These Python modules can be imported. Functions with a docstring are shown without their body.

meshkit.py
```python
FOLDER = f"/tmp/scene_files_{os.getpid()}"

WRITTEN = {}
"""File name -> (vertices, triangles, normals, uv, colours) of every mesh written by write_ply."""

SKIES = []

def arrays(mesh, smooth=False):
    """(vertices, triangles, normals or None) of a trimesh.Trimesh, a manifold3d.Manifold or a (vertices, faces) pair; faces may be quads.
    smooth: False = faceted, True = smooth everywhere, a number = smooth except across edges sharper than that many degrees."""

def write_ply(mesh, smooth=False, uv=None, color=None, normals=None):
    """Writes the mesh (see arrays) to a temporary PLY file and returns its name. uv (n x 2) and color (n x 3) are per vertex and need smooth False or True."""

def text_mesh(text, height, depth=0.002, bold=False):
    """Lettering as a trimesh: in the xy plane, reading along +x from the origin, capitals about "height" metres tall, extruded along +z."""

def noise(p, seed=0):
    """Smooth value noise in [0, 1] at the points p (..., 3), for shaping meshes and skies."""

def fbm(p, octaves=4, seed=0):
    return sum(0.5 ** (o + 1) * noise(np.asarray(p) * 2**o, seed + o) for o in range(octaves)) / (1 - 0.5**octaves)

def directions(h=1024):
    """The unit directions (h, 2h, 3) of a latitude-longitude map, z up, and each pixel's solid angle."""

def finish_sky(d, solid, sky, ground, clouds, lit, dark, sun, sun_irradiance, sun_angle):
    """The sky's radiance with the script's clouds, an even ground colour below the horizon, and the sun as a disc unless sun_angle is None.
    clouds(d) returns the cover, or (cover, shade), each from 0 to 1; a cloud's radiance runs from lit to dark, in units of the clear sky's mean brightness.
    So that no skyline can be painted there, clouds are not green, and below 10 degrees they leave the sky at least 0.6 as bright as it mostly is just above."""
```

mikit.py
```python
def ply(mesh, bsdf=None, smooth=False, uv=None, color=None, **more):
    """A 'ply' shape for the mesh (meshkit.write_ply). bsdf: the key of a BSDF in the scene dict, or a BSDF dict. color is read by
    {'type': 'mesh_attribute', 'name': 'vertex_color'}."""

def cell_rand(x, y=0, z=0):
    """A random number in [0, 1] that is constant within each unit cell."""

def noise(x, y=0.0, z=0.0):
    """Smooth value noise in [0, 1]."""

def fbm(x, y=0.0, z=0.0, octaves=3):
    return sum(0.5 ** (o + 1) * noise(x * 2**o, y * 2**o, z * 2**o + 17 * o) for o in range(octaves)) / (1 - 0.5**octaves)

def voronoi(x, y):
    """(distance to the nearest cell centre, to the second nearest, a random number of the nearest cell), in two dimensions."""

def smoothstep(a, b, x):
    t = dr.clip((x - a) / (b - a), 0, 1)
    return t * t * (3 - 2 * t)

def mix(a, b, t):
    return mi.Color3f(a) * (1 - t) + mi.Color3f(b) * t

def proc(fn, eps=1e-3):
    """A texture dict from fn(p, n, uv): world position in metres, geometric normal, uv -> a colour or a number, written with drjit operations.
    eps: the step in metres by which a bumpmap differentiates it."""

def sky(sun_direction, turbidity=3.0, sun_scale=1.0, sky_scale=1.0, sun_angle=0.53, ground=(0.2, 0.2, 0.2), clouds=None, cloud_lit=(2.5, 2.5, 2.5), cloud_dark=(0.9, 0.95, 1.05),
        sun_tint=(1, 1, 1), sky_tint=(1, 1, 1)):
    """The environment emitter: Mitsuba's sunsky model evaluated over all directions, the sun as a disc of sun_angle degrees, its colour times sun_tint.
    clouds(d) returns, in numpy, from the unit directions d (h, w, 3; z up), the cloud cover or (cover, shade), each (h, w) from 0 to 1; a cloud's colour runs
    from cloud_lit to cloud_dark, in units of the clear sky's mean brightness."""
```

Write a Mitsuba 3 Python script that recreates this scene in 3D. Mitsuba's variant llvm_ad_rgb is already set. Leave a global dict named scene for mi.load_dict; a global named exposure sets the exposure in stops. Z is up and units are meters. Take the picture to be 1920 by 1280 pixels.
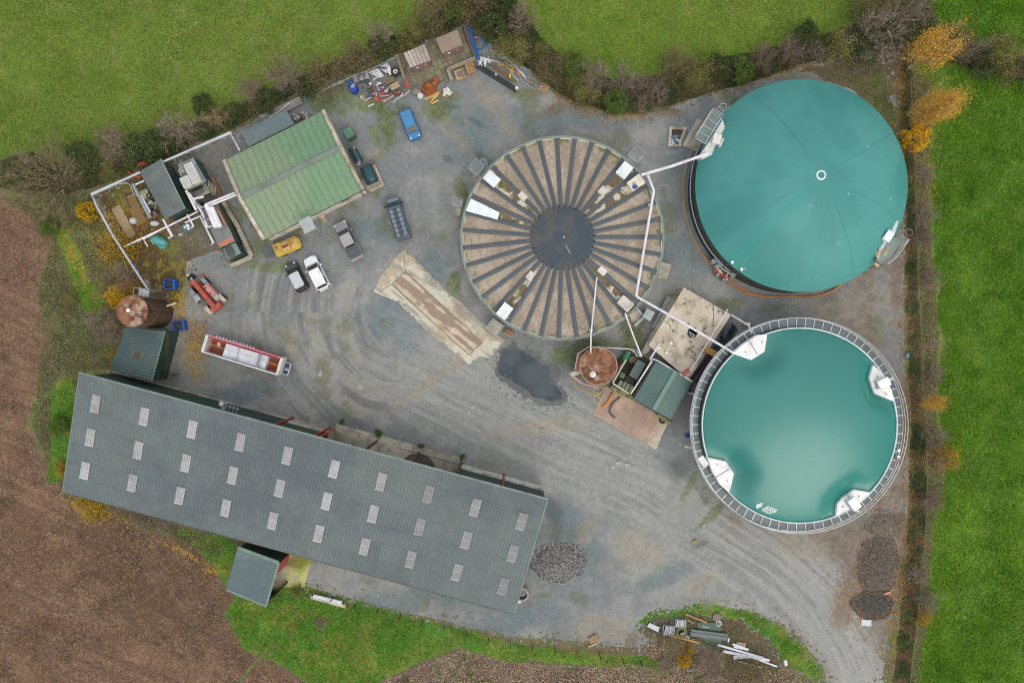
import math, random
import numpy as np, trimesh, shapely, drjit as dr
import mitsuba as mi
import mikit, meshkit
from mikit import proc, noise, fbm, voronoi, cell_rand, smoothstep, mix
from shapely.geometry import Polygon, LineString, Point
from shapely.ops import unary_union

T = mi.ScalarTransform4f
rng = np.random.default_rng(11)
random.seed(11)

# ---------------------------------------------------------------- camera, sky, exposure
S = 0.066            # metres of ground per survey unit (the plan below is drawn in survey units, origin upper left)
FLY = 85.0           # height of the drone
scene, labels = {}, {}
scene['camera'] = {'type': 'perspective', 'fov': 2 * math.degrees(math.atan(960 * S / FLY)), 'fov_axis': 'x',
           'near_clip': 1.0, 'far_clip': 3000.0,
           'to_world': T().look_at(origin=[0, 0, FLY], target=[0, 0, 0], up=[0, 1, 0])}

SUN = np.array([0.32, -0.58, 0.75])

def overcast(d):
  z = np.clip(d[..., 2], 0, 1)
  nz = meshkit.fbm(d * 3.0, 4, 5)
  shade = np.clip(1.0 - (z * 0.85 + 0.15) + (nz - 0.5) * 0.5, 0, 1)
  return np.ones_like(z), shade

scene['sky'] = mikit.sky(SUN, turbidity=3.0, sun_scale=0.28, sun_angle=60, clouds=overcast,
             cloud_lit=(2.38, 2.5, 2.62), cloud_dark=(0.9, 0.97, 1.08), sun_tint=(0.9, 1.0, 1.12), ground=(0.12, 0.14, 0.09))
exposure = 2.45

# ---------------------------------------------------------------- helpers
def lin(r, g, b):
  a = np.array([r, g, b]) / 255.0
  return np.where(a < 0.04045, a / 12.92, ((a + 0.055) / 1.055) ** 2.4)

def C(r, g, b, k=0.8):
  """base colour from a colour seen under the flat daylight"""
  return tuple(float(v) for v in lin(r, g, b) * k)

def W(px, py, z=0.0):
  """survey position, sighted at height z, in metres"""
  k = (FLY - z) / FLY * S
  return np.array([(px - 960) * k, (640 - py) * k, z])

def XY(px, py, z=0.0):
  return W(px, py, z)[:2]

count = {}

def numbered(name):
  n = count.get(name, 0)
  count[name] = n + 1
  return name if n == 0 else f'{name}_{n:03d}'

def thing(name, label, cat, group=None):
  k = numbered(name)
  labels[k] = {'label': label, 'category': cat}
  if group:
    labels[k]['group'] = group
  return k

def arr(mesh, smooth):
  v, f, n = meshkit.arrays(mesh, smooth)
  return v, f

def paint_code(col):
  col = np.asarray(col, float)
  return np.c_[np.floor(col[:, 0] * 1000 + 0.5) + 0.01 + 0.98 * np.clip(col[:, 1], 0, 1), col[:, 2]]

def put(key, mesh, color=None, bsdf='paint', smooth=False, jitter=0.0, place=None):
  if isinstance(mesh, list):
    mesh = join(mesh)
  v, f = arr(mesh, smooth)
  col = None
  if color is not None:
    c = np.asarray(color, float)
    if c.ndim == 1:
      c = c * (1 + jitter * rng.normal()) if jitter else c
      col = np.tile(np.clip(c, 0.003, 0.9), (len(v), 1))
    else:
      col = c
  scene[key] = mikit.ply((v, f), bsdf, smooth=bool(smooth), uv=None if col is None else paint_code(col))
  if place is not None:
    scene[key]['to_world'] = place
  return key

def part(parent, name, mesh, color=None, bsdf='paint', smooth=False, jitter=0.0, label=None, stuff=False):
  k = put(numbered(parent + '__' + name), mesh, color, bsdf, smooth, jitter)
  if label:
    labels.setdefault(k, {})['label'] = label
  if stuff:
    labels.setdefault(k, {})['kind'] = 'stuff'
  return k

def single(name, label, cat, mesh, color=None, bsdf='paint', smooth=False, group=None):
  k = thing(name, label, cat, group)
  put(k, mesh, color, bsdf, smooth)
  return k

def struct(name, label, mesh, color=None, bsdf='paint', smooth=False, kind='structure'):
  k = numbered(name)
  labels[k] = {'label': label, 'kind': kind}
  put(k, mesh, color, bsdf, smooth)
  return k

def join(ms):
  vs, fs, o = [], [], 0
  for m in ms:
    if isinstance(m, tuple):
      v, f = np.asarray(m[0], float), np.asarray(m[1], int)
      if f.shape[1] == 4:
        f = np.vstack([f[:, [0, 1, 2]], f[:, [0, 2, 3]]])
    else:
      v, f = np.asarray(m.vertices), np.asarray(m.faces)
    vs.append(v); fs.append(f + o); o += len(v)
  return np.vstack(vs), np.vstack(fs)

def prism(poly, z0, z1):
  """upright prism over a polygon (list of xy or shapely polygon)"""
  p = poly if isinstance(poly, Polygon) else Polygon([tuple(q[:2]) for q in poly])
  if not p.is_valid:
    p = p.buffer(0)
  m = trimesh.creation.extrude_polygon(p, z1 - z0, engine='earcut')
  m.apply_translation([0, 0, z0])
  return m

def hexa(bot, top):
  """solid between two quads (each 4 x 3)"""
  v = np.vstack([bot, top])
  f = [[0, 3, 2], [0, 2, 1], [4, 5, 6], [4, 6, 7]]
  for i in range(4):
    j = (i + 1) % 4
    f += [[i, j, j + 4], [i, j + 4, i + 4]]
  m = trimesh.Trimesh(v, f, process=False)
  if m.volume < 0:
    m.invert()
  return m

def slab(q, t):
  """a quad in space given thickness t downwards"""
  q = np.asarray(q, float)
  return hexa(q - [0, 0, t], q)

def bar(a, b, w, h=None, up=(0, 0, 1)):
  a, b = np.asarray(a, float), np.asarray(b, float)
  h = w if h is None else h
  d = b - a
  L = np.linalg.norm(d)
  d = d / L
  u = np.asarray(up, float)
  if abs(d @ u) > 0.95:
    u = np.array([1.0, 0, 0])
  s = np.cross(d, u); s /= np.linalg.norm(s)
  u = np.cross(s, d)
  o = [-s * w / 2 - u * h / 2, s * w / 2 - u * h / 2, s * w / 2 + u * h / 2, -s * w / 2 + u * h / 2]
  return hexa(np.array([a + x for x in o]), np.array([b + x for x in o]))

def tube(pts, r, sides=8, closed=False, caps=True):
  p = np.asarray(pts, float)
  if closed:
    p = np.vstack([p, p[:1]])
  t = np.gradient(p, axis=0)
  if closed:
    t[0] = t[-1] = p[1] - p[-2]
  t /= np.linalg.norm(t, axis=1, keepdims=True) + 1e-12
  up = np.where(np.abs(t[:, 2:]) < 0.9, [[0, 0, 1.0]], [[1.0, 0, 0]])
  a = np.cross(t, up); a /= np.linalg.norm(a, axis=1, keepdims=True)
  for i in range(1, len(a)):
    if a[i] @ a[i - 1] < 0:
      a[i] = -a[i]
  b = np.cross(t, a)
  # keep the radius at sharp bends
  k = np.ones(len(p))
  for i in range(1, len(p) - 1):
    e0 = p[i] - p[i - 1]; e1 = p[i + 1] - p[i]
    c = (e0 @ e1) / (np.linalg.norm(e0) * np.linalg.norm(e1) + 1e-12)
    k[i] = min(1 / max(math.sqrt((1 + c) / 2), 0.5), 1.6)
  g = np.arange(sides) * 2 * np.pi / sides
  rr = np.broadcast_to(r, (len(p),)) * k
  v = p[:, None] + rr[:, None, None] * (np.cos(g)[None, :, None] * a[:, None] + np.sin(g)[None, :, None] * b[:, None])
  f = []
  for i in range(len(p) - 1):
    for j in range(sides):
      j2 = (j + 1) % sides
      q = [i * sides + j, i * sides + j2, (i + 1) * sides + j2, (i + 1) * sides + j]
      f += [[q[0], q[1], q[2]], [q[0], q[2], q[3]]]
  v = v.reshape(-1, 3)
  if caps and not closed:
    n = len(v)
    v = np.vstack([v, p[:1], p[-1:]])
    for j in range(sides):
      j2 = (j + 1) % sides
      f += [[n, j2, j], [n + 1, (len(p) - 1) * sides + j, (len(p) - 1) * sides + j2]]
  m = trimesh.Trimesh(v, f, process=False)
  if m.volume < 0:
    m.invert()
  return m

def curve(pts, n=8):
  """smooth line through points"""
  p = np.asarray(pts, float)
  q = np.vstack([2 * p[0] - p[1], p, 2 * p[-1] - p[-2]])
  out = []
  for i in range(1, len(q) - 2):
    for t in np.linspace(0, 1, n, endpoint=False):
      a, b, c, d = q[i - 1], q[i], q[i + 1], q[i + 2]
      out.append(0.5 * ((2 * b) + (-a + c) * t + (2 * a - 5 * b + 4 * c - d) * t * t + (-a + 3 * b - 3 * c + d) * t ** 3))
  out.append(p[-1])
  return np.array(out)

def cyl(c, r, z0, z1, n=24, r1=None):
  r1 = r if r1 is None else r1
  g = np.arange(n) * 2 * np.pi / n
  ring = np.stack([np.cos(g), np.sin(g)], 1)
  v = np.vstack([np.c_[c[0] + ring * r * [1, 0] @ [1, 0], c[1] + ring[:, 1] * r, np.full(n, z0)],
           np.c_[c[0] + ring[:, 0] * r1, c[1] + ring[:, 1] * r1, np.full(n, z1)], [[c[0], c[1], z0], [c[0], c[1], z1]]])
  v[:n, 0] = c[0] + ring[:, 0] * r
  f = []
  for i in range(n):
    j = (i + 1) % n
    f += [[i, j, n + j], [i, n + j, n + i], [2 * n, j, i], [2 * n + 1, n + i, n + j]]
  return trimesh.Trimesh(v, f, process=False)

def lathe(c, prof, n=48, a0=0.0, a1=2 * np.pi):
  """profile (r, z) turned round an upright axis"""
  prof = np.asarray(prof, float)
  full = abs(a1 - a0 - 2 * np.pi) < 1e-9
  g = a0 + (a1 - a0) * np.arange(n + (0 if full else 1)) / n
  m = len(prof)
  v = np.stack([c[0] + prof[None, :, 0] * np.cos(g)[:, None], c[1] + prof[None, :, 0] * np.sin(g)[:, None], np.broadcast_to(prof[None, :, 1], (len(g), m))], -1).reshape(-1, 3)
  f = []
  for i in range(n):
    i2 = (i + 1) % len(g)
    for j in range(m - 1):
      f += [[i * m + j, i2 * m + j, i2 * m + j + 1], [i * m + j, i2 * m + j + 1, i * m + j + 1]]
  return trimesh.Trimesh(v, f, process=False)

def torus(c, R, r, n=20, m=10, flat=1.0):
  g = np.linspace(0, 2 * np.pi, m + 1)
  return lathe(c[:2], np.c_[R + r * np.cos(g), c[2] + flat * r * np.sin(g)], n)

class Frame:
  """local axes: x along, y to the left, z up"""

  def __init__(self, o, ang):
    self.o = np.asarray([o[0], o[1], o[2] if len(o) > 2 else 0.0], float)
    self.a = ang
    self.x = np.array([math.cos(ang), math.sin(ang), 0]); self.y = np.array([-math.sin(ang), math.cos(ang), 0])

  def p(self, x, y, z=0.0):
    return self.o + self.x * x + self.y * y + np.array([0, 0, z])

  def m(self, mesh):
    if isinstance(mesh, tuple):
      mesh = trimesh.Trimesh(*mesh, process=False)
    mesh = mesh.copy()
    v = np.asarray(mesh.vertices)
    mesh.vertices = self.o + v[:, :1] * self.x + v[:, 1:2] * self.y + v[:, 2:] * [0, 0, 1]
    return mesh

  def box(self, x0, x1, y0, y1, z0, z1, ch=0.0):
    if ch <= 0:
      q = lambda z: np.array([self.p(x0, y0, z), self.p(x1, y0, z), self.p(x1, y1, z), self.p(x0, y1, z)])
      return hexa(q(z0), q(z1))
    pts = []
    for z, e in ((z0, 0), (z1 - ch, 0), (z1, ch)):
      pts += [self.p(x, y, z) for x in (x0 + e, x1 - e) for y in (y0 + e, y1 - e)]
    return trimesh.convex.convex_hull(np.array(pts))

def rect(px4, z):
  """best rectangle through four sighted corners at height z: Frame at its centre, length, width (x along corner 0 -> 1)"""
  p = np.array([W(a, b, z)[:2] for a, b in px4])
  c = p.mean(0)
  e = (p[1] - p[0]) + (p[2] - p[3])
  a = math.atan2(e[1], e[0])
  L = np.linalg.norm(e) / 2
  g = (p[3] - p[0]) + (p[2] - p[1])
  ya = np.array([-math.sin(a), math.cos(a)])
  Wd = abs(g @ ya) / 2
  return Frame((c[0], c[1], 0), a), L, Wd

def hull(pts):
  return trimesh.convex.convex_hull(np.asarray(pts, float))

def corrugated(L, D, pitch=0.2, amp=0.02, prof='sine', ny=1, x0=None, y0=None, thick=0.0):
  """sheet in the xy plane, ribs running along y"""
  x0 = -L / 2 if x0 is None else x0
  y0 = -D / 2 if y0 is None else y0
  n = max(int(round(L / pitch)), 1)
  if prof == 'sine':
    u = np.array([0, .25, .5, .75]); h = np.array([0, .7, 1, .7]) * amp
  elif prof == 'rib':   # flat pan with one standing rib
    u = np.array([0, .8, .84, .94]); h = np.array([0, 0, 1, 1]) * amp
  else:   # box rib
    u = np.array([0, .62, .7, .92]); h = np.array([0, 0, 1, 1]) * amp
  xs = np.concatenate([(i + u) * L / n for i in range(n)] + [[L]]) + x0
  hs = np.concatenate([h] * n + [[h[0]]])
  ys = np.linspace(0, D, ny + 1) + y0
  v = np.array([[x, y, z] for y in ys for x, z in zip(xs, hs)])
  m = len(xs)
  f = []
  for j in range(ny):
    for i in range(m - 1):
      a = j * m + i
      f += [[a, a + 1, a + m + 1], [a, a + m + 1, a + m]]
  return trimesh.Trimesh(v, f, process=False)

def onto(mesh, o, ex, ey):
  """place a mesh of the xy plane on the plane o + x ex + y ey"""
  ex, ey = np.asarray(ex, float), np.asarray(ey, float)
  n = np.cross(ex, ey); n /= np.linalg.norm(n)
  v = np.asarray(mesh.vertices)
  m = mesh.copy()
  m.vertices = np.asarray(o, float) + v[:, :1] * ex + v[:, 1:2] * ey + v[:, 2:] * n
  return m

def ragged(pts, amp=0.6, step=0.35, seed=1, z=0.0, freq=0.45):
  """plan polygon in metres with an uneven edge"""
  p = Polygon([tuple(q) for q in pts])
  if not p.is_valid:
    p = p.buffer(0)
  r = np.array(p.exterior.segmentize(step).coords)[:-1]
  w = np.c_[r * freq, np.zeros(len(r))]
  dx = meshkit.fbm(w, 4, seed) - 0.5
  dy = meshkit.fbm(w + 31.7, 4, seed + 7) - 0.5
  q = r + amp * 2 * np.c_[dx, dy]
  g = Polygon(q).buffer(0)
  return g if g.geom_type == 'Polygon' else max(g.geoms, key=lambda a: a.area)

def sheet(poly, z):
  v, f = trimesh.creation.triangulate_polygon(poly, engine='earcut')
  m = trimesh.Trimesh(np.c_[v, np.full(len(v), z)], f, process=False)
  if len(f) and np.cross(v[f[0, 1]] - v[f[0, 0]], v[f[0, 2]] - v[f[0, 0]]) < 0:
    m.invert()
  return m

def G(*pts):
  return [XY(a, b) for a, b in pts]

def scatter(poly, n, seed=0):
  r = np.random.default_rng(seed)
  x0, y0, x1, y1 = poly.bounds
  out = []
  got = 0
  while got < n:
    q = np.c_[r.uniform(x0, x1, 4 * n), r.uniform(y0, y1, 4 * n)]
    ok = shapely.contains_xy(poly, q[:, 0], q[:, 1])
    out.append(q[ok]); got += ok.sum()
  return np.vstack(out)[:n]

def bits(xyz, size, color, seed=0, flat=0.5, cj=0.25, long=1.0):
  """many small leaf-shaped faces (two triangles each) with a colour of their own"""
  r = np.random.default_rng(seed)
  n = len(xyz)
  nrm = r.normal(size=(n, 3)); nrm[:, 2] = np.abs(nrm[:, 2]) + flat * 2
  nrm /= np.linalg.norm(nrm, axis=1, keepdims=True)
  a = np.cross(nrm, r.normal(size=(n, 3))); a /= np.linalg.norm(a, axis=1, keepdims=True)
  b = np.cross(nrm, a)
  s = np.broadcast_to(size, (n,)) * r.uniform(0.6, 1.35, n)
  s = s[:, None] / 2
  v = np.stack([xyz - a * s * long, xyz + b * s * 0.6, xyz + a * s * long, xyz - b * s * 0.6], 1).reshape(-1, 3)
  i = np.arange(n) * 4
  f = np.vstack([np.c_[i, i + 1, i + 2], np.c_[i, i + 2, i + 3]])
  col = np.asarray(color, float)
  if col.ndim == 1:
    col = np.tile(col, (n, 1))
  col = np.clip(col * (1 + cj * r.normal(size=(n, 1))) * (1 + 0.08 * r.normal(size=(n, 3))), 0.004, 0.85)
  return v, f, np.repeat(col, 4, axis=0)

def put_bits(key, vfc, bsdf='leaf'):
  v, f, c = vfc
  scene[key] = mikit.ply((v, f), bsdf, uv=paint_code(c))
  return key

# ---------------------------------------------------------------- materials
def own_colour(p, n, uv):
  """the colour that a piece carries in its two spare mesh coordinates (see paint_code)"""
  r = dr.floor(uv.x)
  return mi.Color3f(r / 1000.0, (uv.x - r - 0.01) / 0.98, uv.y)

VC = proc(own_colour)

def noise2(x, y, seed=0):
  """smooth value noise of the plane, four hashes"""
  x, y = mi.Float(x), mi.Float(y)
  ix, iy = dr.floor(x), dr.floor(y)
  tx, ty = x - ix, y - iy
  tx, ty = tx * tx * (3 - 2 * tx), ty * ty * (3 - 2 * ty)
  hx = mi.UInt32(mi.Int32(ix) + 1000000) * 374761393 + int(seed) * 144665 * 7
  hy = mi.UInt32(mi.Int32(iy) + 1000000) * 668265263

  def h(a, b):
    k = (hx + (374761393 if a else 0)) ^ (hy + (668265263 if b else 0))
    k = (k ^ (k >> 13)) * 1274126177
    k = (k ^ (k >> 15)) * 0x85EBCA6B
    return mi.Float((k ^ (k >> 16)) & 0xFFFFFF) / 16777215.0

  return dr.lerp(dr.lerp(h(0, 0), h(1, 0), tx), dr.lerp(h(0, 1), h(1, 1), tx), ty)

def rot_fbm(x, y, seed, octaves=4):
  """fbm with every octave turned, so that no grid shows"""
  out, amp, tot = mi.Float(0), 0.5, 0.0
  ca, sa = 0.8, 0.6
  for o in range(octaves):
    out = out + amp * noise2(x + 13.7 * seed, y - 7.3 * seed, seed + o)
    tot += amp; amp *= 0.5
    x, y = (x * ca - y * sa) * 2.03 + 5.1, (x * sa + y * ca) * 2.03 - 3.7
  return out / tot

def grime(p, n, uv):
  a = rot_fbm(p.x * 0.9 + p.z, p.y * 0.9 - p.z, 3, 4)
  b = rot_fbm(p.x * 6 + p.z * 3, p.y * 6 + p.z * 4, 5, 2)
  return smoothstep(0.35, 0.8, a * 0.75 + b * 0.25) * 0.55

def grime_light(p, n, uv):
  a = rot_fbm(p.x * 1.3 + p.z, p.y * 1.3 - p.z, 8, 3)
  return smoothstep(0.4, 0.85, a) * 0.22

DIRT = {'type': 'diffuse', 'reflectance': {'type': 'rgb', 'value': [0.13, 0.115, 0.095]}}

def vc_mat(rough, metallic=0.0, spec=0.5, weight=None, dirt=DIRT, **more):
  b = {'type': 'principled', 'base_color': VC, 'roughness': rough, 'metallic': metallic, 'specular': spec, **more}
  if weight is not None:
    b = {'type': 'blendbsdf', 'weight': proc(weight), 'a': b, 'b': dirt}
  return {'type': 'twosided', 'bsdf': b}

scene['paint'] = vc_mat(0.5, weight=grime)
scene['clean'] = vc_mat(0.35, weight=grime_light)
scene['gloss'] = vc_mat(0.3, weight=grime_light, clearcoat=0.8, clearcoat_gloss=0.9)
scene['metal'] = vc_mat(0.42, metallic=0.55, weight=grime_light)
scene['glazing'] = {'type': 'twosided', 'bsdf': {'type': 'principled', 'base_color': VC, 'roughness': 0.08, 'specular': 0.6}}
scene['matte'] = vc_mat(0.85, spec=0.2, weight=grime)
scene['leaf'] = {'type': 'twosided', 'bsdf': {'type': 'diffuse', 'reflectance': VC}}
scene['twig'] = {'type': 'twosided', 'bsdf': {'type': 'diffuse', 'reflectance': VC}}

def diffuse_proc(name, fn, bump=None, bump_scale=1.0, rough=None, spec=0.3):
  t = proc(fn)
  b = {'type': 'diffuse', 'reflectance': t} if rough is None else {'type': 'principled', 'base_color': t, 'roughness': rough, 'specular': spec}
  if bump is not None:
    b = {'type': 'bumpmap', 'arbitrary': proc(bump, eps=0.03), 'scale': bump_scale, 'nested': b}
  scene[name] = {'type': 'twosided', 'bsdf': b}

def ell(x, y, c, rx, ry, deg, wob):
  """0..1 inside an ellipse with an uneven edge; c in survey units, radii in survey units"""
  cx, cy = XY(*c)
  ca, sa = math.cos(math.radians(-deg)), math.sin(math.radians(-deg))
  dx, dy = x - cx, y - cy
  u, v = (dx * ca + dy * sa) / (rx * S), (-dx * sa + dy * ca) / (ry * S)
  return 1 - smoothstep(0.35, 1.15, dr.sqrt(u * u + v * v) + (wob - 0.5) * 1.1)

def lit(c):
  return mi.Color3f(*c)
# ================================================================ THE GROUND
def CG(r, g, b):
  return C(r - 2, g - 1, b, 0.84)

def tex_meadow(p, n, uv):
  x, y = p.x, p.y
  a = rot_fbm(x * 0.045, y * 0.045, 1, 4); b = rot_fbm(x * 0.3, y * 0.3, 2, 4)
  c = rot_fbm(x * 1.5, y * 1.5, 4, 4); d = noise2(x * 9.0, y * 9.0)
  col = mix(C(108, 126, 56), C(128, 142, 74), smoothstep(0.36, 0.64, a))
  col = mix(col, C(84, 116, 48), smoothstep(0.45, 0.75, b) * 0.5)
  col = mix(col, C(128, 138, 78), smoothstep(0.52, 0.75, rot_fbm(x * 0.7, y * 0.7, 9, 4)) * 0.55)
  col = mix(col, C(120, 112, 70), smoothstep(0.6, 0.85, rot_fbm(x * 0.5, y * 0.5, 6, 4)) * 0.25)
  # the northern middle of the meadow is fresher
  fresh = smoothstep(-40.0, 18.0, x + 6 * (a - 0.5)) * 0.75
  col = mix(col, mix(C(104, 134, 44), C(122, 146, 58), smoothstep(0.35, 0.65, b)), fresh)
  col = mix(col, C(74, 96, 42), smoothstep(0.5, 0.85, c) * 0.3)
  return col * (0.78 + 0.44 * (0.5 * c + 0.5 * d))

def bump_grass(p, n, uv):
  return rot_fbm(p.x * 1.6, p.y * 1.6, 4, 3) * 0.25

diffuse_proc('meadow_grass', tex_meadow, bump_grass)

def tex_east(p, n, uv):
  x, y = p.x, p.y
  a = rot_fbm(x * 0.1, y * 0.06, 11, 4); b = rot_fbm(x * 0.45, y * 0.3, 12, 4)
  c = rot_fbm(x * 1.7, y * 1.7, 14, 4); d = noise2(x * 8.0, y * 8.0)
  col = mix(C(70, 106, 28), C(100, 134, 38), smoothstep(0.38, 0.62, a))
  col = mix(col, C(122, 150, 66), smoothstep(.45, .7, rot_fbm(x * .07, y * .035, 18, 3)) * .4)
  col = mix(col, C(60, 96, 34), smoothstep(0.48, 0.78, b) * 0.5)
  col = mix(col, C(92, 140, 62), smoothstep(0.58, 0.78, rot_fbm(x * 0.33, y * 0.33, 17, 4)) * 0.55)
  col = mix(col, C(36, 66, 24), smoothstep(0.5, 0.85, c) * 0.3)
  col = col * (.93 + .14 * noise2(x * .9 + .5 * noise2(x * .1, y * .1), y * .03, 19))
  return col * (0.78 + 0.44 * (0.5 * c + 0.5 * d))

diffuse_proc('crop_grass', tex_east, bump_grass)

def tex_plough(p, n, uv):
  x, y = p.x, p.y
  a = rot_fbm(x * 0.06, y * 0.06, 21, 4); b = rot_fbm(x * 0.5, y * 0.5, 22, 4)
  u, v = x * 0.92 - y * 0.39, x * 0.39 + y * 0.92     # along and across the drill rows
  w = v + 0.8 * rot_fbm(x * 0.2, y * 0.2, 23, 2)
  f = noise2(u * 0.12, w * 1.5, 3) * .6 + noise2(u * .3, w * 3.4, 4) * .4; c = rot_fbm(x * 2.6, y * 2.6, 24, 4)
  col = mix(C(120, 93, 74), C(146, 116, 95), smoothstep(0.35, 0.65, a * 0.5 + b * 0.5))
  dark = ell(x, y, (290, 1090), 190, 110, 25, b)
  col = mix(col, C(98, 80, 66), dark * 0.75)
  col = mix(col, C(92, 74, 62), smoothstep(0.42, 0.75, f) * 0.5)
  col = mix(col, C(150, 124, 106), smoothstep(0.5, 0.85, c) * 0.35)
  col = mix(col, C(112, 112, 62), smoothstep(0.6, 0.8, b) * smoothstep(0.5, 0.7, noise2(x * 3.1, y * 3.1, 8)) * 0.3)
  return col * (0.72 + 0.56 * (0.65 * c + 0.35 * noise2(x * 8, y * 8)))

def bump_plough(p, n, uv):
  w = p.x * 0.39 + p.y * 0.92 + 0.8 * rot_fbm(p.x * 0.2, p.y * 0.2, 23, 2)
  return rot_fbm(p.x * 2.6, p.y * 2.6, 24, 3) * 0.2 + noise2((p.x * 0.92 - p.y * 0.39) * 0.12, w * 1.5, 3) * 0.3

diffuse_proc('plough_soil', tex_plough, bump_plough)

def tex_verge(p, n, uv):
  """rough bank: dead grass, moss, bare earth, some leaves"""
  x, y = p.x, p.y
  a = rot_fbm(x * 0.16, y * 0.16, 31, 4); b = rot_fbm(x * 0.8, y * 0.8, 32, 4); c = rot_fbm(x * 2.4, y * 2.4, 33, 4)
  col = mix(C(112, 100, 82), C(124, 118, 84), smoothstep(0.35, 0.65, a))
  col = mix(col, C(96, 116, 58), smoothstep(0.5, 0.68, b * 0.5 + a * 0.5) * 0.75)
  col = mix(col, C(70, 66, 56), smoothstep(0.55, 0.75, c) * 0.55)
  col = mix(col, C(140, 128, 98), smoothstep(0.5, 0.9, noise2(x * 4.2, y * 4.2, 4)) * 0.3)
  return col * (0.6 + 0.8 * (0.6 * c + 0.4 * noise2(x * 8, y * 8)))

diffuse_proc('verge_soil', tex_verge, bump_grass)

def tex_lush(p, n, uv):
  x, y = p.x, p.y
  a = rot_fbm(x * 0.16, y * 0.16, 41, 4); b = rot_fbm(x * 0.7, y * 0.7, 42, 4); c = rot_fbm(x * 2.0, y * 2.0, 43, 4)
  col = mix(C(86, 130, 50), C(116, 148, 66), smoothstep(0.38, 0.62, a))
  col = mix(col, C(62, 112, 54), smoothstep(0.52, 0.72, b) * 0.7)
  col = mix(col, C(150, 138, 70), smoothstep(0.56, 0.72, rot_fbm(x * 0.3, y * 0.5, 45, 4)) * 0.6)
  col = mix(col, C(44, 80, 28), smoothstep(0.5, 0.85, c) * 0.35)
  return col * (0.64 + 0.72 * (0.6 * c + 0.4 * noise2(x * 8, y * 8)))

diffuse_proc('lush_grass', tex_lush, bump_grass)

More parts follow.
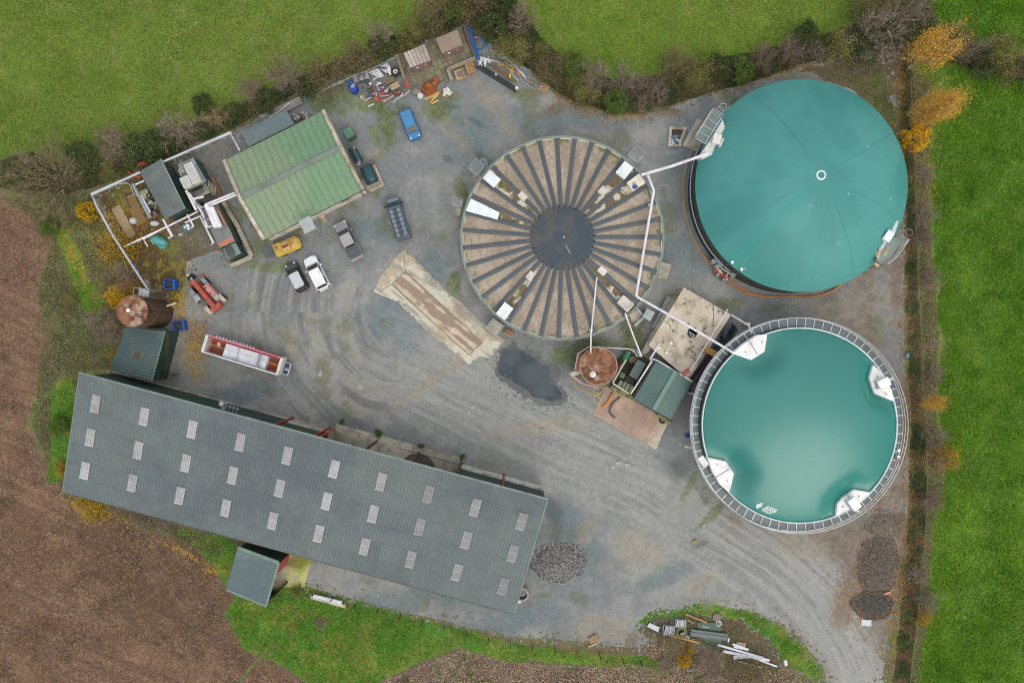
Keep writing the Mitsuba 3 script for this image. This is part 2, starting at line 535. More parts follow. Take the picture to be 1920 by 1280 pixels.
BLUE = [((1050, 218), 250, 40, 3), ((885, 285), 45, 150, 25), ((1290, 310), 55, 170, -8), ((1285, 470), 80, 70, 0), ((1075, 1000), 60, 90, 20), ((780, 1120), 230, 38, 15),
    ((960, 1165), 120, 30, 8), ((800, 520), 45, 110, -40), ((740, 610), 90, 60, -30), ((1240, 830), 30, 90, 10), ((430, 745), 190, 26, 14), ((1240, 1085), 90, 26, 25), ((690, 430), 60, 35, 0), ((1360, 1068), 70, 10, 30)]
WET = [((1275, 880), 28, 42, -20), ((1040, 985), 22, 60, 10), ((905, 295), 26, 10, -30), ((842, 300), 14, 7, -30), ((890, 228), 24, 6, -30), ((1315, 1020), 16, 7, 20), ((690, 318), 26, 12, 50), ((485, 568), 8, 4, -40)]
TAN = [((1180, 1025), 40, 60, -25), ((1225, 1040), 26, 40, 15), ((1105, 985), 60, 20, 50), ((1400, 965), 90, 14, 38), ((1570, 600), 120, 50, 20), ((1630, 660), 30, 90, -20), ((1560, 1015), 130, 40, 0),
     ((930, 205), 110, 22, -50), ((855, 255), 90, 18, -52), ((1040, 185), 70, 14, 25), ((1120, 1180), 70, 34, 0), ((545, 640), 26, 40, 0), ((830, 700), 140, 14, 35), ((1010, 800), 110, 20, 10), ((700, 290), 16, 14, 0), ((1330, 1085), 60, 18, 25), ((1180, 220), 60, 10, 10)]
MOSS = [((610, 195), 55, 24, -20), ((720, 222), 24, 60, 20), ((690, 195), 90, 22, -20), ((815, 205), 36, 34, 0), ((850, 180), 50, 14, -10), ((865, 360), 14, 60, 15), ((852, 530), 16, 46, -20), ((330, 530), 40, 50, 0), ((500, 460), 30, 40, 0), ((560, 430), 24, 20, 0),
    ((1120, 645), 60, 16, 0), ((1060, 668), 34, 24, 0), ((1190, 640), 26, 44, 0), ((1620, 135), 60, 34, -10), ((1690, 230), 10, 100, 4), ((1590, 115), 40, 14, -8), ((1375, 190), 46, 16, -30), ((1345, 955), 70, 12, 42), ((1295, 905), 12, 40, -25),
    ((400, 660), 30, 16, 0), ((1370, 570), 40, 16, 10), ((985, 175), 30, 16, 0), ((700, 345), 14, 30, 20), ((980, 1050), 10, 26, 0), ((1020, 1115), 14, 8, 0), ((500, 500), 50, 20, 0), ((1245, 800), 8, 16, 0), ((675, 805), 12, 8, 0), ((625, 795), 9, 8, 0), ((790, 836), 10, 8, 0),
    ((868, 855), 10, 7, 0), ((1455, 575), 40, 8, 10), ((700, 250), 12, 30, 20), ((1682, 455), 24, 26, 0), ((1680, 990), 14, 30, 0), ((450, 405), 16, 60, -25), ((1290, 655), 10, 10, 0)]
RUST = [((1680, 520), 12, 120, 0), ((1700, 1060), 14, 170, 6), ((1640, 1120), 44, 110, 0), ((1590, 1110), 40, 100, -20), ((1080, 190), 90, 14, 22), ((1240, 205), 60, 10, -10), ((370, 640), 30, 60, 10), ((1640, 940), 30, 26, -40), ((1600, 110), 50, 10, -15), ((1185, 1200), 12, 30, -20)]

def blobs(x, y, ls, wob):
  m = mi.Float(0)
  for c, rx, ry, a in ls:
    m = dr.maximum(m, ell(x, y, c, rx, ry, -a, wob))
  return m

CX, CY = XY(748, 585)
ROAD = [XY(*q) for q in ((680, 640), (860, 735), (1060, 830), (1220, 905), (1350, 985), (1450, 1055), (1530, 1130), (1585, 1215), (1625, 1320))]

def tracks(x, y):
  """wheel marks: bows round the turning place and long drags down the road"""
  dx, dy = x - CX, y - CY
  r = dr.sqrt(dx * dx + dy * dy) + 0.9 * (rot_fbm(x * 0.16, y * 0.16, 51, 2) - 0.5)
  ang = dr.atan2(dy, dx)
  bow = noise2(r * 1.7, ang * 1.6, 5) * 0.6 + noise2(r * 4.5, ang * 3, 6) * 0.4
  bow = .5 + (bow - .5) * (.25 + 1.1 * smoothstep(.32, .66, rot_fbm(x * .22, y * .22, 55, 3)))
  west = smoothstep(-0.2, -0.7, dr.cos(ang - 0.45)) * smoothstep(3.0, 6.0, r) * smoothstep(24.0, 15.0, r)
  u, v, best, run = mi.Float(0), mi.Float(99), mi.Float(99), 0.0
  for (p0, p1) in zip(ROAD[:-1], ROAD[1:]):
    e = p1 - p0
    L = float(np.linalg.norm(e)); e = e / L
    ax, ay = x - float(p0[0]), y - float(p0[1])
    t = dr.clip(ax * float(e[0]) + ay * float(e[1]), 0, L)
    dx, dy = ax - t * float(e[0]), ay - t * float(e[1])
    d = dr.sqrt(dx * dx + dy * dy)
    s = d * dr.sign(dx * float(-e[1]) + dy * float(e[0]))
    near = d < best
    u, v, best = dr.select(near, t + run, u), dr.select(near, s, v), dr.select(near, d, best)
    run += L
  u = u - 24.0
  v = v + 1.2 * (rot_fbm(x * 0.06, y * 0.06, 53, 2) - 0.5)
  drag = noise2(u * 0.11, v * 2.0, 7) * 0.55 + noise2(u * 0.3, v * 5.0, 8) * 0.45
  drag = .5 + (drag - .5) * (.25 + 1.1 * smoothstep(.32, .66, rot_fbm(x * .2, y * .2, 56, 3)))
  road = smoothstep(8.5, 3.5, dr.abs(v) + 2.0 * smoothstep(35.0, 50.0, u)) * smoothstep(-24.0, -10.0, u)
  return bow, west, drag, road

def tex_gravel(p, n, uv):
  x, y = p.x, p.y
  wob = rot_fbm(x * 0.45, y * 0.45, 61, 4)
  a = rot_fbm(x * 0.08, y * 0.08, 62, 4); b = rot_fbm(x * 0.5, y * 0.5, 63, 4); c = rot_fbm(x * 2.6, y * 2.6, 64, 4)
  col = mix(CG(130, 132, 132), CG(152, 150, 146), smoothstep(0.35, 0.65, a * 0.6 + b * 0.4))
  col = mix(col, CG(112, 124, 128), blobs(x, y, BLUE, wob) * 0.7)
  bow, west, drag, road = tracks(x, y)
  col = mix(col, CG(154, 153, 150), road * 0.7)
  col = mix(col, CG(168, 165, 158), road * smoothstep(0.45, 0.8, drag) * 0.6)
  col = mix(col, CG(112, 112, 110), road * smoothstep(0.55, 0.2, drag) * 0.3)
  col = mix(col, CG(160, 154, 143), west * smoothstep(0.45, 0.75, bow) * 0.6)
  col = mix(col, CG(104, 103, 99), west * smoothstep(0.52, 0.2, bow) * 0.5)
  col = mix(col, mix(CG(150, 134, 112), CG(172, 158, 136), b), blobs(x, y, TAN, wob) * 0.4)
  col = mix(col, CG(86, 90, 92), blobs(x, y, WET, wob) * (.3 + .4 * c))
  mo = blobs(x, y, MOSS, wob)
  col = mix(col, mix(CG(84, 104, 44), CG(124, 128, 72), c), smoothstep(0.1, 0.95, mo * (0.4 + 0.9 * b)) * 0.6)
  col = mix(col, mix(CG(116, 84, 56), CG(128, 108, 86), c), smoothstep(0.05, 0.95, blobs(x, y, RUST, wob) * (0.4 + 0.9 * b)) * 0.6)
  east = smoothstep(33.0, 45.0, x + 5 * (wob - 0.5)) * (0.35 + 0.65 * smoothstep(0.4, 0.6, b)) * smoothstep(20.0, 10.0, y) * (1 - road)
  low = smoothstep(-20.0, -24.0, y) * smoothstep(30.0, 37.0, x + 4 * (wob - 0.5)) * (1 - road)
  col = mix(col, mix(CG(110, 97, 88), CG(140, 124, 112), c), dr.maximum(east * 0.75, low * 0.85))
  # moss and dirt scattered everywhere
  col = mix(col, CG(108, 112, 84), smoothstep(0.58, 0.78, rot_fbm(x * 0.35, y * 0.35, 66, 4)) * (1 - road) * 0.5)
  # paler stones
  s = noise2(x * 6.5, y * 6.5, 9)
  col = mix(col, CG(196, 192, 184), smoothstep(0.8, 0.95, s) * smoothstep(0.45, 0.6, b) * 0.25)
  return col * (0.74 + 0.52 * (0.6 * c + 0.4 * noise2(x * 8.5, y * 8.5)))

def bump_gravel(p, n, uv):
  return rot_fbm(p.x * 2.6, p.y * 2.6, 64, 3) * 0.06

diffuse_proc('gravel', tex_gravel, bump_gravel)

def tex_concrete(p, n, uv):
  x, y, z = p.x, p.y, p.z
  a = rot_fbm(x * 0.35 + z, y * 0.35 - z, 71, 4); b = rot_fbm(x * 1.6, y * 1.6 + z, 72, 4); c = rot_fbm(x * 5 + z * 5, y * 5, 73, 3)
  col = mix(C(176, 168, 152), C(206, 196, 178), smoothstep(0.35, 0.65, a))
  col = mix(col, C(140, 132, 118), smoothstep(0.52, 0.72, b) * 0.6)
  col = mix(col, C(120, 116, 84), smoothstep(0.6, 0.8, rot_fbm(x * 0.7 + z, y * 0.7, 75, 4)) * 0.5)
  col = mix(col, C(90, 86, 78), smoothstep(0.68, 0.85, c) * 0.5)
  return col * (0.82 + 0.36 * c)

diffuse_proc('concrete', tex_concrete)

def tex_rust(p, n, uv):
  x, y, z = p.x, p.y, p.z
  a = rot_fbm(x * 0.8 + z * 0.5, y * 0.8, 81, 4); b = rot_fbm(x * 3 + z, y * 3, 82, 4)
  col = mix(C(112, 78, 62), C(150, 108, 88), smoothstep(0.35, 0.65, a))
  col = mix(col, C(164, 118, 84), smoothstep(0.52, 0.7, b) * 0.6)
  col = mix(col, C(190, 170, 156), smoothstep(0.6, 0.78, rot_fbm(x * 1.4, y * 1.4 + z, 83, 4)) * 0.6)
  col = mix(col, C(80, 66, 62), smoothstep(0.6, 0.8, rot_fbm(x * 2.2, y * 2.2 - z, 84, 4)) * 0.6)
  return col * (0.8 + 0.4 * b)

diffuse_proc('rust', tex_rust)

# -------- sheets, each a few millimetres above the one below
big = Polygon([(-900, -900), (900, -900), (900, 900), (-900, 900)])
struct('meadow', 'olive green meadow along the north edge of the plant', sheet(big, 0.0), bsdf='meadow_grass')
east_p = ragged(G((1752, -120), (1700, 10), (1760, 60), (1770, 150), (1752, 200), (1738, 300), (1748, 420), (1752, 520), (1768, 640), (1752, 720), (1762, 800), (1770, 880), (1748, 960), (1738, 1080), (1742, 1150), (1724, 1210), (1718, 1420)) + [(200, -400), (400, -100), (400, 200), (100, 120)], 1.0, 0.4, 3)
struct('east_field', 'bright green grass field right of the plant', sheet(east_p, 0.004), bsdf='crop_grass')
west_p = ragged(G((-150, 300), (60, 290), (150, 320), (260, 270), (440, 190), (600, 130), (740, 90), (800, 40), (900, -10), (1000, 40), (1070, 140), (1150, 200), (1260, 150), (1330, 130), (1440, 110), (1560, 70), (1640, 40), (1700, 60), (1722, 110), (1740, 260), (1748, 420), (1744, 560), (1760, 650), (1752, 800), (1762, 900), (1745, 980),
          (1740, 1080), (1735, 1160), (1715, 1300), (1400, 1330), (900, 1330), (500, 1330), (300, 1180), (-150, 900)), 1.0, 0.4, 5)
struct('rough_bank', 'rough bank of dead grass, moss and leaves round the yard', sheet(west_p, 0.008), bsdf='verge_soil')
plough_p = ragged(G((-700, 380), (-20, 355), (50, 378), (110, 420), (90, 480), (70, 560), (95, 640), (70, 720), (50, 800), (95, 880), (140, 940), (220, 965), (300, 1000), (360, 1020), (405, 1060), (415, 1095), (438, 1120), (415, 1150), (440, 1180), (452, 1215), (520, 1240), (585, 1275), (640, 1400), (600, 2200), (-700, 2000)), 0.7, 0.3, 8)
struct('ploughed_field', 'brown ploughed field at the lower left', sheet(plough_p, 0.012), bsdf='plough_soil')
lush_p = ragged(G((300, 985), (380, 1000), (430, 1010), (480, 1060), (530, 1090), (580, 1100), (640, 1118), (760, 1150), (860, 1178), (960, 1202), (1080, 1222), (1240, 1232), (1250, 1260), (1130, 1248), (960, 1238), (860, 1215), (790, 1240), (720, 1275), (690, 1310), (600, 1300), (530, 1245), (455, 1215), (440, 1180), (425, 1150), (440, 1118), (405, 1060), (360, 1020)), 0.6, 0.3, 12)
struct('green_verge', 'bright green grass verge below the long barn', sheet(lush_p, 0.016), bsdf='lush_grass')
lush2 = ragged(G((100, 420), (130, 430), (160, 490), (190, 560), (185, 590), (160, 590), (140, 540), (115, 480)), 0.6, 0.3, 14)
struct('green_verge', 'narrow green grass strip beside the ploughed field', sheet(lush2, 0.016), bsdf='lush_grass')
lush3 = ragged(G((100, 720), (140, 700), (145, 760), (128, 860), (118, 905), (90, 905), (95, 840), (90, 770)), 0.5, 0.3, 15)
struct('green_verge', 'green weeds along the left end of the barn', sheet(lush3, 0.016), bsdf='lush_grass')
yard_p = ragged(G((172, 366), (262, 324), (432, 248), (560, 182), (745, 106), (872, 48), (905, 62), (960, 110), (1010, 152), (1060, 190), (1150, 220), (1210, 214), (1290, 190), (1400, 156), (1520, 122), (1620, 98), (1662, 108), (1680, 180), (1690, 400), (1696, 700), (1705, 900), (1695, 1000), (1685, 1100), (1672, 1150), (1655, 1280), (1640, 1420),
          (1575, 1420), (1556, 1285), (1530, 1230), (1470, 1170), (1400, 1142), (1330, 1134), (1230, 1150), (1195, 1180), (1230, 1215), (1180, 1215), (1100, 1200), (960, 1192), (800, 1156), (680, 1125), (620, 1112), (570, 1096), (560, 1000), (240, 720), (206, 690), (238, 610), (330, 580), (300, 545), (278, 542), (240, 480), (200, 410)), 0.5, 0.25, 21)
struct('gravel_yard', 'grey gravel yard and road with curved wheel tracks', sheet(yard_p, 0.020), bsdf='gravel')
moss_p = ragged(G((1192, 1165), (1215, 1148), (1290, 1136), (1350, 1134), (1410, 1146), (1460, 1168), (1510, 1215), (1535, 1245), (1545, 1275), (1520, 1272), (1480, 1250), (1440, 1200), (1390, 1160), (1300, 1152), (1230, 1166)), 0.6, 0.25, 23)
struct('green_verge', 'mossy green edge of the scrap heap by the road bend', sheet(moss_p, 0.024), bsdf='lush_grass')

lush4 = ragged(G((1500, 130), (1580, 112), (1660, 106), (1676, 170), (1692, 300), (1682, 330), (1665, 270), (1640, 215), (1595, 170), (1540, 145)), 1.2, .2, 24, freq=.7)
struct('green_verge', 'thin mossy grass strip behind the upper right edge of the dome tank', sheet(lush4, 0.024), bsdf='verge_soil')

# haulage slab with its mud-filled channel
def tex_slab(p, n, uv):
  x, y = p.x, p.y
  a = rot_fbm(x * 0.4, y * 0.4, 91, 4); b = rot_fbm(x * 1.5, y * 1.5, 92, 4); c = rot_fbm(x * 5, y * 5, 93, 3)
  col = mix(C(196, 190, 174), C(222, 216, 200), a)
  x1, y1 = XY(820, 575)
  u, v = (x - x1) * 0.79 - (y - y1) * 0.61, (x - x1) * 0.61 + (y - y1) * 0.79
  col = mix(col, C(184, 164, 138), smoothstep(0.45, 0.62, a * 0.6 + b * 0.4 + 0.22 * smoothstep(-5.0, -9.0, u)) * 0.8)
  col = mix(col, C(142, 140, 134), smoothstep(0.56, 0.75, noise2(u * 0.4, v * 2.2, 3)) * 0.6)
  return col * (0.82 + 0.36 * c)

def tex_mud(p, n, uv):
  x, y = p.x, p.y
  x1, y1 = XY(820, 575)
  u, v = (x - x1) * 0.79 - (y - y1) * 0.61, (x - x1) * 0.61 + (y - y1) * 0.79
  s = noise2(u * 0.22, v * 1.9, 3) * 0.45 + noise2(u * 0.5, v * 4.5, 4) * 0.2 + rot_fbm(x * 1.1, y * 1.1, 94, 4) * 0.35
  c = rot_fbm(x * 4, y * 4, 95, 3)
  col = mix(C(160, 142, 127), C(208, 190, 172), smoothstep(0.44, 0.58, s))
  col = mix(col, C(172, 140, 110), smoothstep(0.5, 0.65, rot_fbm(x * 0.6, y * 0.6, 96, 4)) * smoothstep(0.0, -8.0, u) * 0.8)
  return col * (0.82 + 0.36 * c)

diffuse_proc('slab_concrete', tex_slab)
diffuse_proc('mud', tex_mud)
slab_p = ragged(G((755, 466), (790, 498), (850, 556), (900, 600), (948, 639), (917, 672), (900, 668), (880, 684), (850, 660), (800, 620), (745, 566), (700, 548), (712, 520)), 0.1, 0.2, 25, freq=0.9)
chan = Polygon(G((760, 508), (832, 574), (905, 642), (879, 665), (800, 596), (734, 533)))
apron = struct('concrete_apron', 'stained concrete loading slab with a muddy channel in the middle of the yard', prism(slab_p.difference(chan.buffer(0.02)), 0.0, 0.10), bsdf='slab_concrete')
put(numbered(apron + '__channel_mud'), sheet(chan.buffer(0.02), 0.05), bsdf='mud')
for a, b in (((756, 467), (760, 508)), ((712, 546), (734, 533))):
  put(numbered(apron + '__joint'), bar(W(*a, 0.102), W(*b, 0.102), 0.05, 0.01), C(60, 58, 54), 'matte')
for k in range(4):   # kerb bars round the channel
  q = [(760, 508), (905, 642), (879, 665), (734, 533)]
  put(numbered(apron + '__kerb'), bar(W(*q[k], 0.10), W(*q[(k + 1) % 4], 0.10), 0.06, 0.04), C(140, 128, 112), 'matte')

# puddle
pud = ragged(G((932, 660), (968, 652), (1000, 668), (1030, 694), (1040, 722), (1058, 744), (1038, 752), (1005, 742), (970, 726), (942, 705), (928, 680)), 0.9, 0.2, 33, freq=0.5)
def tex_damp(p, n, uv):
  a = rot_fbm(p.x * .9, p.y * .9, 99, 4)
  return mix(C(84, 90, 94), C(112, 114, 112), a) * (.75 + .5 * rot_fbm(p.x * 4, p.y * 4, 98, 2))

def tex_pool(p, n, uv):
  a = rot_fbm(p.x * .5, p.y * .5, 97, 4)
  return mix(C(52, 60, 68), C(72, 80, 86), smoothstep(.35, .7, a))

diffuse_proc('damp', tex_damp, rough=.5)
diffuse_proc('wet', tex_pool, rough=.1, spec=.5)
damp_p = ragged(G((922, 662), (968, 640), (1010, 660), (1040, 690), (1056, 724), (1070, 748), (1040, 762), (1000, 752), (962, 732), (930, 706)), 1.3, .15, 34, freq=.8)
struct('damp_margin', 'damp dark gravel round the rain puddle', sheet(damp_p, .0225), bsdf='damp')
struct('puddle', 'dark rain puddle between the round tank and the yard', sheet(pud, 0.024), bsdf='wet')
pud2 = ragged(G((488, 464), (500, 456), (520, 470), (516, 480), (498, 484)), 0.25, 0.15, 35)
struct('puddle', 'small dark wet patch below the yellow machine', sheet(pud2, 0.024), bsdf='damp')
# ================================================================ BUILDINGS
def tex_roof(c0, c1, moss, seed):
  def fn(p, n, uv):
    x, y = p.x, p.y
    a = rot_fbm(x * 0.12, y * 0.12, seed, 4); b = rot_fbm(x * 0.9, y * 0.9, seed + 1, 4); c = noise2(x * 7, y * 7)
    col = mix(c0, c1, smoothstep(0.35, 0.65, a * 0.7 + b * 0.3))
    col = mix(col, moss, smoothstep(0.52, 0.75, b * 0.6 + a * 0.4) * 0.45)
    return col * (0.9 + 0.2 * c)
  return fn

BARN_A, BARN_B = C(92, 101, 104), C(103, 112, 114)
def tex_barn(p, n, uv):
  base = tex_roof(BARN_A, BARN_B, C(104, 112, 104), 101)(p, n, uv)
  o, e1, e2 = BARN_AXES
  dx, dy = p.x - o[0], p.y - o[1]
  u, v = (dx * e1[0] + dy * e1[1]) / o[2], (dx * e2[0] + dy * e2[1]) / o[3]
  seam = smoothstep(.94, .99, v - dr.floor(v)) * .22 * smoothstep(.3, .6, rot_fbm(p.x * .7, p.y * .7, 103, 3))
  return base * (.95 + .1 * cell_rand(u, v, 3)) * (1 - seam)

diffuse_proc('barn_roof', tex_barn, rough=0.5, spec=0.3)
diffuse_proc('shed_roof', tex_roof(C(74, 92, 92), C(92, 108, 108), C(80, 92, 74), 105), rough=0.55, spec=0.3)
GREEN = C(34, 66, 58)

# ---------------------------------------------------------------- the long barn (one slope, high side towards the yard)
HF, HB = 7.5, 4.6
FL, FR, BL, BR = W(150, 698, HF), W(1027, 935, HF), W(120, 920, HB), W(965, 1149, HB)
ex = (FR - FL) / np.linalg.norm(FR - FL)
LB = np.linalg.norm(FR - FL)
bk = (BL + BR) / 2 - (FL + FR) / 2
bk -= ex * (bk @ ex)
DB = np.linalg.norm(bk)
ey = bk / DB                       # down the slope
FL = (FL + FR) / 2 - ex * LB / 2
plan = np.array([ey[0], ey[1], 0]) / np.linalg.norm(ey[:2])
BARN = Frame((FL[0], FL[1], 0), math.atan2(ex[1], ex[0]))     # x along the front, y negative = into the building
DP = np.linalg.norm(ey[:2]) * DB
barn = thing('long_barn', 'long grey-green farm building with a single-slope corrugated roof and rows of pale rooflights', 'barn')
NR, NC = 7, 26
BARN_AXES = ([float(FL[0]), float(FL[1]), LB / NC, DP / NR], [float(q) for q in ex[:2]], [float(q) for q in plan[:2]])
roofn = np.cross(ex, -ey)
for r in range(NR):
  for c in range(NC):
    w, d = LB / NC, DB / NR
    o = FL + ex * (c * w) + ey * (r * d) + np.array([0, 0, 0.03])
    m = corrugated(w + 0.05, d + 0.14, 0.35, 0.045, 'sine', 1, 0, 0)
    m.vertices[:, 2] += np.where(m.vertices[:, 1] > d / 2, 0.05, 0.0) + 0.004 * (c % 2)
    g = onto(m, o, ex, ey)
    g.vertices[:, 2] = g.vertices[:, 2] - 2 * ((g.vertices - o) @ (np.cross(ex, ey))) * (np.cross(ex, ey))[2] if np.cross(ex, ey)[2] < 0 else g.vertices[:, 2]
    put(numbered(barn + '__roof__sheet'), g, bsdf='barn_roof')
SKY = [[(180, 755), (271, 779), (361, 803), (451, 827), (539, 852), (627, 877), (715, 901), (803, 924), (891, 949), (978, 975)],
     [(170, 818), (260, 842), (349, 866), (437, 889), (525, 913), (613, 937), (700, 961), (787, 985), (874, 1010), (961, 1035)],
     [(160, 880), (249, 903), (338, 927), (424, 950), (512, 974), (598, 998), (684, 1022), (770, 1046), (857, 1070), (943, 1096)]]
zn = np.cross(ex, -ey)
for r, row in enumerate(SKY):
  for k, (a, b) in enumerate(row):
    z = HF - (HF - HB) * (0.22 + 0.28 * r)
    for _ in range(3):
      q = W(a, b, z); z = HF - (HF - HB) * ((q[:2] - FL[:2]) @ plan[:2]) / DP
    o = W(a, b, z) + zn * 0.13
    tone = float(rng.uniform(0.75, 1.0)) if k < 7 else float(rng.uniform(0.5, 0.7))
    sk = numbered(barn + '__skylight')
    gm = []
    for s in (-1, 1):
      m = corrugated(1.0, 1.0, 0.25, 0.05, 'sine', 1)
      g = onto(m, o - ey * 0.52 * s, ex, -ey)
      gm.append(g)
    put(sk, gm, np.array(C(168, 168, 172)) * tone, 'clean')
    put(numbered(sk + '__frame'), [bar(o - ex * .5 + ey * 1.06 + zn * .02, o + ex * .5 + ey * 1.06 + zn * .02, .16, .05), bar(o - ex * .5 + zn * .03, o + ex * .5 + zn * .03, .1, .04),
                     bar(o + ex * .5 - ey * 1.06 + zn * .03, o + ex * .5 + ey * 1.06 + zn * .03, .06, .04)], np.array(C(196, 198, 198)) * tone, 'clean')
part(barn, 'ridge_flashing', [bar(FL + zn * .06 - ex * .1, FL + ex * (LB + .1) + zn * .06, .22, .06)], C(120, 134, 130))
part(barn, 'eaves_gutter', [bar(FL + ey * (DB + .16) - ex * .1 - zn * .05, FL + ey * (DB + .16) + ex * (LB + .1) - zn * .05, .16, .14)], C(40, 46, 46))
for s in (0, LB):
  part(barn, 'verge_flashing', [bar(FL + ex * s + zn * .08, FL + ex * s + ey * (DB + .1) + zn * .08, .16, .06)], C(112, 130, 124))
# walls
bx = lambda px, py: float((XY(px, py) - FL[:2]) @ ex[:2])       # along-front position of a foot of the wall
w0 = 0.25

def clad(a, b, yy, z0, z1, out=0.0):
  """upright ribbed cladding from x=a to x=b on the line y=-yy"""
  m = corrugated(b - a, z1 - z0, 0.33, 0.04, 'box', 1, a, 0)
  return BARN.m(onto(m, (0, -yy + out, z0), (1, 0, 0), (0, 0, 1)))

def foot(px, py):
  return bx(px, py)

xA, xB, xC, xD = foot(550, 779), foot(629, 800), foot(862, 868), LB
zt = HF - 0.12
for g in (clad(w0, xA, 0.35, 0.6, zt), clad(xA, xB, 0.35, 2.4, zt), clad(xC, xD - .15, 0.35, 1.9, zt)):
  part(barn, 'front_wall', g, GREEN)
part(barn, 'plinth', [BARN.box(w0, xA, -0.42, -0.22, 0, 0.6)], C(120, 116, 108), 'concrete')
x = xA + 0.2
while x < xB - .3:      # concrete push panels
  x2 = min(x + 1.9, xB - .1)
  part(barn, 'push_panel', BARN.box(x, x2 - .05, -0.5, -0.2, 0, 2.4), None, 'concrete'); x = x2
x = xC + .1
while x < xD - .4:
  x2 = min(x + 1.6, xD - .15)
  part(barn, 'push_panel', BARN.box(x, x2 - .05, -0.52, -0.15, 0, 1.9), C(206, 204, 196), 'matte', label='white painted push panel'); x = x2
part(barn, 'back_wall', [clad(w0, LB - w0, DP - .3, 0, HB - .15)], GREEN)
for xx in (w0, LB - w0):
  q = [BARN.p(xx, -.35, 0), BARN.p(xx, -DP + .3, 0), BARN.p(xx, -DP + .3, HB - .15), BARN.p(xx, -.35, HF - .15)]
  e = np.array([.08, 0, 0])
  part(barn, 'end_wall', hexa(np.array([p + BARN.x * .05 for p in q]), np.array([p - BARN.x * .05 for p in q])), GREEN)
RED = C(158, 62, 54); BROWN = C(84, 56, 52)
for (a, b), col in (((550, 779), RED), ((620, 798), RED), ((629, 801), RED), ((708, 822), BROWN), ((787, 845), BROWN), ((866, 867), BROWN), ((945, 889), RED)):
  xx = foot(a, b)
  part(barn, 'post', [BARN.box(xx - .1, xx + .1, -.32, -.02, 0, HF - .1), BARN.box(xx - .16, xx + .16, -.4, .06, 0, .05)], col, label='red steel post' if col is RED else None)
part(barn, 'floor', [BARN.box(xB, xC, -DP + .5, .62, 0, 0.06)], None, 'concrete')
part(barn, 'floor_joint', [BARN.box(xB + 8.5, xC, -.35, -.27, 0.06, 0.066)], C(70, 66, 62), 'matte')
part(barn, 'partition', [BARN.box(xB + .0, xB + .25, -DP + .5, -.1, 0, 3.2)] + [BARN.box(xB + .3 + .0, xB + .36, -1.2 - .7 * k, -1.0 - .7 * k, 0, 3.6) for k in range(5)], C(176, 172, 160), 'concrete')
# tipped feed heap in the dark part of the open bay
hp = BARN.p((xB + xC) / 2 + 3.2, -2.4, 0)
heap = lathe(hp, [(0.01, 1.0), (0.8, .8), (1.6, .35), (2.2, .07)], 20)
heap.vertices += (meshkit.noise(np.asarray(heap.vertices) * 2.2, 3)[:, None] - .5) * [.5, .5, .25]
single('feed_heap', 'dark heap of feed inside the open bay of the long barn', 'heap', heap, C(84, 76, 70), 'matte')
# flue on the front wall
fl = foot(452, 762)
fp = BARN.p(fl, .0, 0)
flue = thing('wall_flue', 'silver flue elbow sticking out of the dark front wall of the long barn', 'flue')
part(flue, 'pipe', tube(curve([BARN.p(fl, -.3, 5.3), BARN.p(fl, .25, 5.3), BARN.p(fl, .5, 5.55), BARN.p(fl, .5, 6.4)], 5), .28, 12), C(190, 196, 200), 'metal')
part(flue, 'bracket', [bar(BARN.p(fl + .3 + .45 * k, -.3, 5.6), BARN.p(fl + .3 + .45 * k, .55, 5.6), .07) for k in range(4)] + [bar(BARN.p(fl, .3, 5.65), BARN.p(fl + 1.9, .3, 5.65), .08)], C(170, 178, 182), 'metal')
# plants at the wall foot are added with the vegetation

def shed_box(name, label, cat, px4, h0, h1, wall, roofmat, pitch=.18, amp=.035, over=.12, cols=6, roofcol=None, ribs_along=False, group=None):
  """shed with a single-slope roof through four sighted roof corners; h0 height of edge 0-1, h1 of edge 2-3"""
  k = thing(name, label, cat, group)
  zs = [h0, h0, h1, h1]
  P = np.array([W(a, b, z) for (a, b), z in zip(px4, zs)])
  e1 = P[1] - P[0]; e2 = P[3] - P[0]
  L, D = np.linalg.norm(e1), np.linalg.norm(e2)
  n = np.cross(e1, e2); n /= np.linalg.norm(n)
  if n[2] < 0:
    n = -n
  for i in range(cols):
    a, b = i / cols, (i + 1) / cols
    m = corrugated(1, 1, 1 / max(round((L if not ribs_along else D) * (b - a if not ribs_along else 1) / pitch), 1), amp, 'sine', 1, 0, 0)
    v = np.asarray(m.vertices)
    if ribs_along:
      u, w = a + (b - a) * v[:, 1], v[:, 0]
    else:
      u, w = a + (b - a) * v[:, 0], v[:, 1]
    q = (P[0] * ((1 - u) * (1 - w))[:, None] + P[1] * (u * (1 - w))[:, None] + P[2] * (u * w)[:, None] + P[3] * ((1 - u) * w)[:, None]) + n * (v[:, 2:] + .02 + .003 * (i % 2))
    kk = numbered(k + '__roof__sheet')
    put(kk, (q, m.faces), roofcol, roofmat if roofcol is None else 'paint')
  C0 = P.mean(0)
  Q = C0 + (P - C0) * (1 - 2 * over / np.array([L, D]).min())
  names = ['front_wall', 'side_wall', 'back_wall', 'side_wall']
  walls = []
  for i in range(4):
    j = (i + 1) % 4
    a, b = Q[i], Q[j]
    d = np.array([a[1] - b[1], b[0] - a[0], 0]); d /= np.linalg.norm(d)
    lo = np.array([[*a[:2], 0], [*b[:2], 0]])
    hi = np.array([a - [0, 0, .03], b - [0, 0, .03]])
    walls.append(hexa(np.array([lo[0] - d * .04, lo[1] - d * .04, hi[1] - d * .04, hi[0] - d * .04]), np.array([lo[0] + d * .04, lo[1] + d * .04, hi[1] + d * .04, hi[0] + d * .04])))
  return k, P, Q, walls, n

